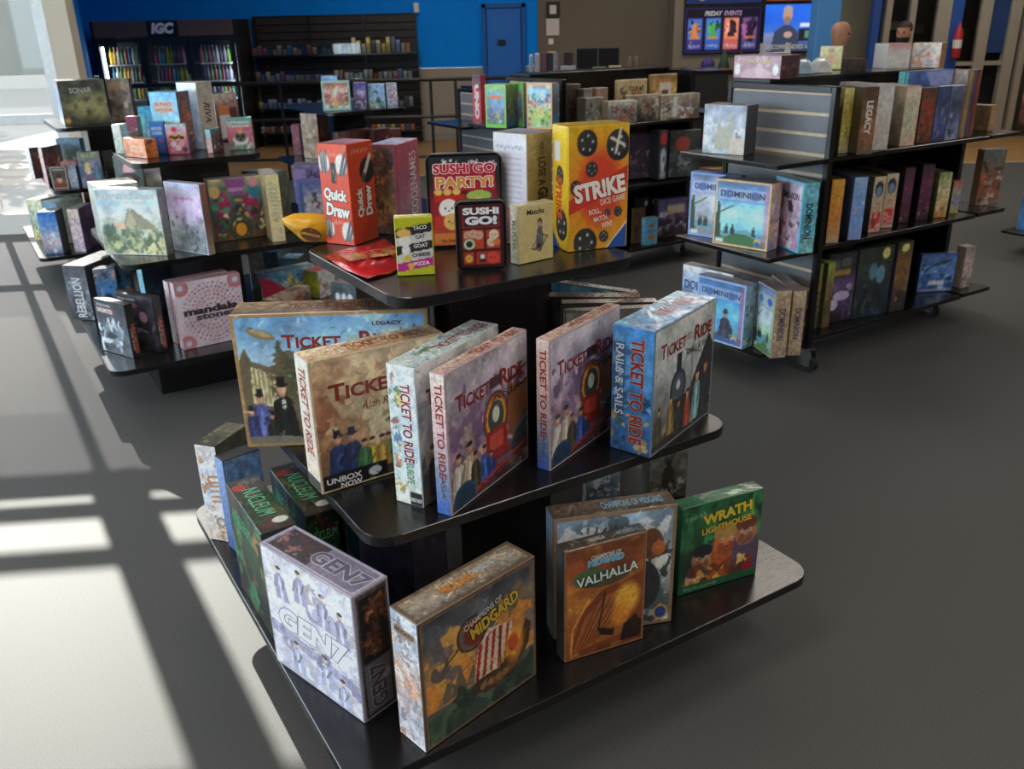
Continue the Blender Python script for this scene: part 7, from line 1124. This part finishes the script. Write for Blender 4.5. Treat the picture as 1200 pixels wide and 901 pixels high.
# ------------------------------------------------------------------ two people behind the counters, seated on stools
SKIN = mat('skin', 'b98468', .55, noise=.06, nscale=30)
def person(x, y, rz, lab, shirt, hair, bald, beard, hz=.56):
    t = empty('person', (x, y, 0), rz); tag(t, lab, 'person')
    def skin(name, pts, edges, rad, m):
        me = bpy.data.meshes.new(name); me.from_pydata(pts, edges, []); o = bpy.data.objects.new(name, me); COL.objects.link(o); o.parent = t
        o.modifiers.new('s', 'SKIN'); sd = me.skin_vertices[0].data
        for i, r in enumerate(rad): sd[i].radius = r if isinstance(r, tuple) else (r, r)
        sd[0].use_root = True; o.modifiers.new('ss', 'SUBSURF').levels = 2; o.modifiers['ss'].render_levels = 2; me.materials.append(m)
        for p in o.modifiers: pass
        o.modifiers['s'].use_smooth_shade = True; return o
    H = hz
    P = [(0, 0, H), (0, .0, H + .18), (0, .01, H + .4), (0, .01, H + .55), (0, .0, H + .6), (0, -.015, H + .64),
         (.17, .01, H + .53), (.23, -.03, H + .27), (.20, -.24, H + .16), (.19, -.31, H + .16), (-.17, .01, H + .53), (-.23, -.03, H + .27), (-.20, -.24, H + .16), (-.19, -.31, H + .16),
         (.1, -.03, H - .01), (.11, -.4, H - .0), (.11, -.36, .09), (.11, -.46, .045), (-.1, -.03, H - .01), (-.11, -.4, H), (-.11, -.36, .09), (-.11, -.46, .045)]
    Ed = [(0, 1), (1, 2), (2, 3), (3, 4), (4, 5), (3, 6), (6, 7), (7, 8), (8, 9), (3, 10), (10, 11), (11, 12), (12, 13), (0, 14), (14, 15), (15, 16), (16, 17), (0, 18), (18, 19), (19, 20), (20, 21)]
    R = [(.16, .12), (.14, .1), (.16, .11), (.09, .08), .055, .055, .065, .05, .04, .03, .065, .05, .04, .03, .085, .065, .045, .04, .085, .065, .045, .04]
    skin('body', P, Ed, R, mat('cloth_' + shirt, shirt, .8, noise=.1, nscale=40))
    hd_ = MB(); hd_.smooth = True
    prof = [(.02, -.115), (.045, -.10), (.062, -.07), (.07, -.03), (.076, .02), (.078, .06), (.07, .095), (.048, .12), (.015, .132)]
    n = 20; v = []; f = []
    for r, z in prof:
        for i in range(n):
            a = 6.2832 * i / n; yy = r * math.sin(a) * 1.18; xx = r * math.cos(a)
            if yy < 0 and z < -.05: yy *= 1.08
            fr_ = max(0, -math.sin(a)) ** 8
            if -.03 < z < .03: yy -= fr_ * .018 * (1 - abs(z + .005) / .04)
            v.append((xx, yy + .0, z))
    for k in range(len(prof) - 1): f += [(k * n + i, k * n + (i + 1) % n, (k + 1) * n + (i + 1) % n, (k + 1) * n + i) for i in range(n)]
    f += [tuple(range(n))[::-1], tuple(range((len(prof) - 1) * n, len(prof) * n))]
    hd_.add(v, f); head = hd_.build('head', SKIN, t, (0, -.02, H + .76))
    MB().tube((0, .012, -.17), (0, .0, -.07), .052, 12, .05).build('neck', SKIN, head)
    for s_ in (-1, 1):
        e_ = MB(); e_.smooth = True; e_.lathe([(.003, -.011), (.01, -.005), (.011, 0), (.01, .005), (.003, .011)], n=10); e_.build('eye', mat('eye_dark', '241c1a', .2), head, (s_ * .029, -.082, .02))
        r_ = MB(); r_.smooth = True; r_.lathe([(.004, -.03), (.014, -.01), (.018, .012), (.008, .03)], n=8); r_ = r_.build('ear', SKIN, head, (s_ * .078, .008, .005)); r_.scale = (.55, 1, 1)
    no = MB(); no.add([(-.013, -.085, -.012), (.013, -.085, -.012), (0, -.108, -.014), (0, -.086, .03)], [(0, 2, 3), (2, 1, 3), (0, 1, 2), (0, 3, 1)]).build('nose', SKIN, head)
    MB().box(-.022, .022, -.084, -.078, -.056, -.049, .002).build('mouth', mat('lips', '8a4a44', .5), head)
    if not bald:
        hm = MB(); hm.smooth = True; vv = [(p[0] * 1.09, p[1] * 1.09 + .008, p[2] + .012) for p in v[4 * n:]]; k0 = len(vv) // n
        hm.add(vv, [(k * n + i, k * n + (i + 1) % n, (k + 1) * n + (i + 1) % n, (k + 1) * n + i) for k in range(k0 - 1) for i in range(n) if k > 0 or math.sin(6.2832 * (i + .5) / n) > -.3] + [tuple(range((k0 - 1) * n, k0 * n))]); hm.build('hair', mat('hair_' + hair, hair, .7), head)
    if beard:
        bm_ = MB(); bm_.smooth = True; vv = [(p[0] * 1.08, p[1] * 1.09 - .003, p[2] - .004) for p in v[:4 * n]]
        bm_.add(vv, [(k * n + i, k * n + (i + 1) % n, (k + 1) * n + (i + 1) % n, (k + 1) * n + i) for k in range(3) for i in range(n) if math.sin(6.2832 * (i + .5) / n) < .25] + [tuple(range(n))[::-1]]); bm_.build('beard', mat('hair_' + hair, hair, .8), head)
    for s_ in (-1, 1):                                          # hands: palm with four fingers and a thumb
        hb = [(s_ * .19, -.30, H + .16), (s_ * .185, -.36, H + .155)]; ed = [(0, 1)]; rd = [.028, (.034, .016)]
        for q in range(4):
            b0 = len(hb); xx = s_ * .185 + (q - 1.5) * .017; l = (.05, .058, .054, .042)[q]
            hb += [(xx, -.385, H + .155), (xx, -.385 - l * .6, H + .145), (xx, -.385 - l, H + .125)]; ed += [(1, b0), (b0, b0 + 1), (b0 + 1, b0 + 2)]; rd += [.009, .008, .007]
        b0 = len(hb); hb += [(s_ * .15, -.345, H + .15), (s_ * .135, -.375, H + .14)]; ed += [(1, b0), (b0, b0 + 1)]; rd += [.011, .008]
        skin('hand', hb, ed, rd, SKIN)
    st = empty('stool', (x, y, 0)); tag(st, 'black round stool under the %s person' % ('bald' if bald else 'bearded'), 'stool'); sz = H - .125
    MB().lathe([(.17, sz - .05), (.18, sz - .03), (.18, sz - .012), (.16, sz - .004)], n=20).build('seat', RUBBER, st); MB().tube((0, 0, .03), (0, 0, sz - .051), .025, 10).build('column', CHROME, st); MB().lathe([(.2, 0), (.2, .012), (.03, .035)], n=20).build('base', BLACKM, st)
    return t
person(3.39, 9.5, math.radians(62), 'bald person in a black shirt, seen in profile by the pale blue column', '1c1c1f', '3a2c24', True, False, .575)
person(4.66, 10.9, math.radians(-42), 'bearded person in navy, in front of the glazed partition', '24283a', '2c1e18', False, True, .555)

finish_texts()
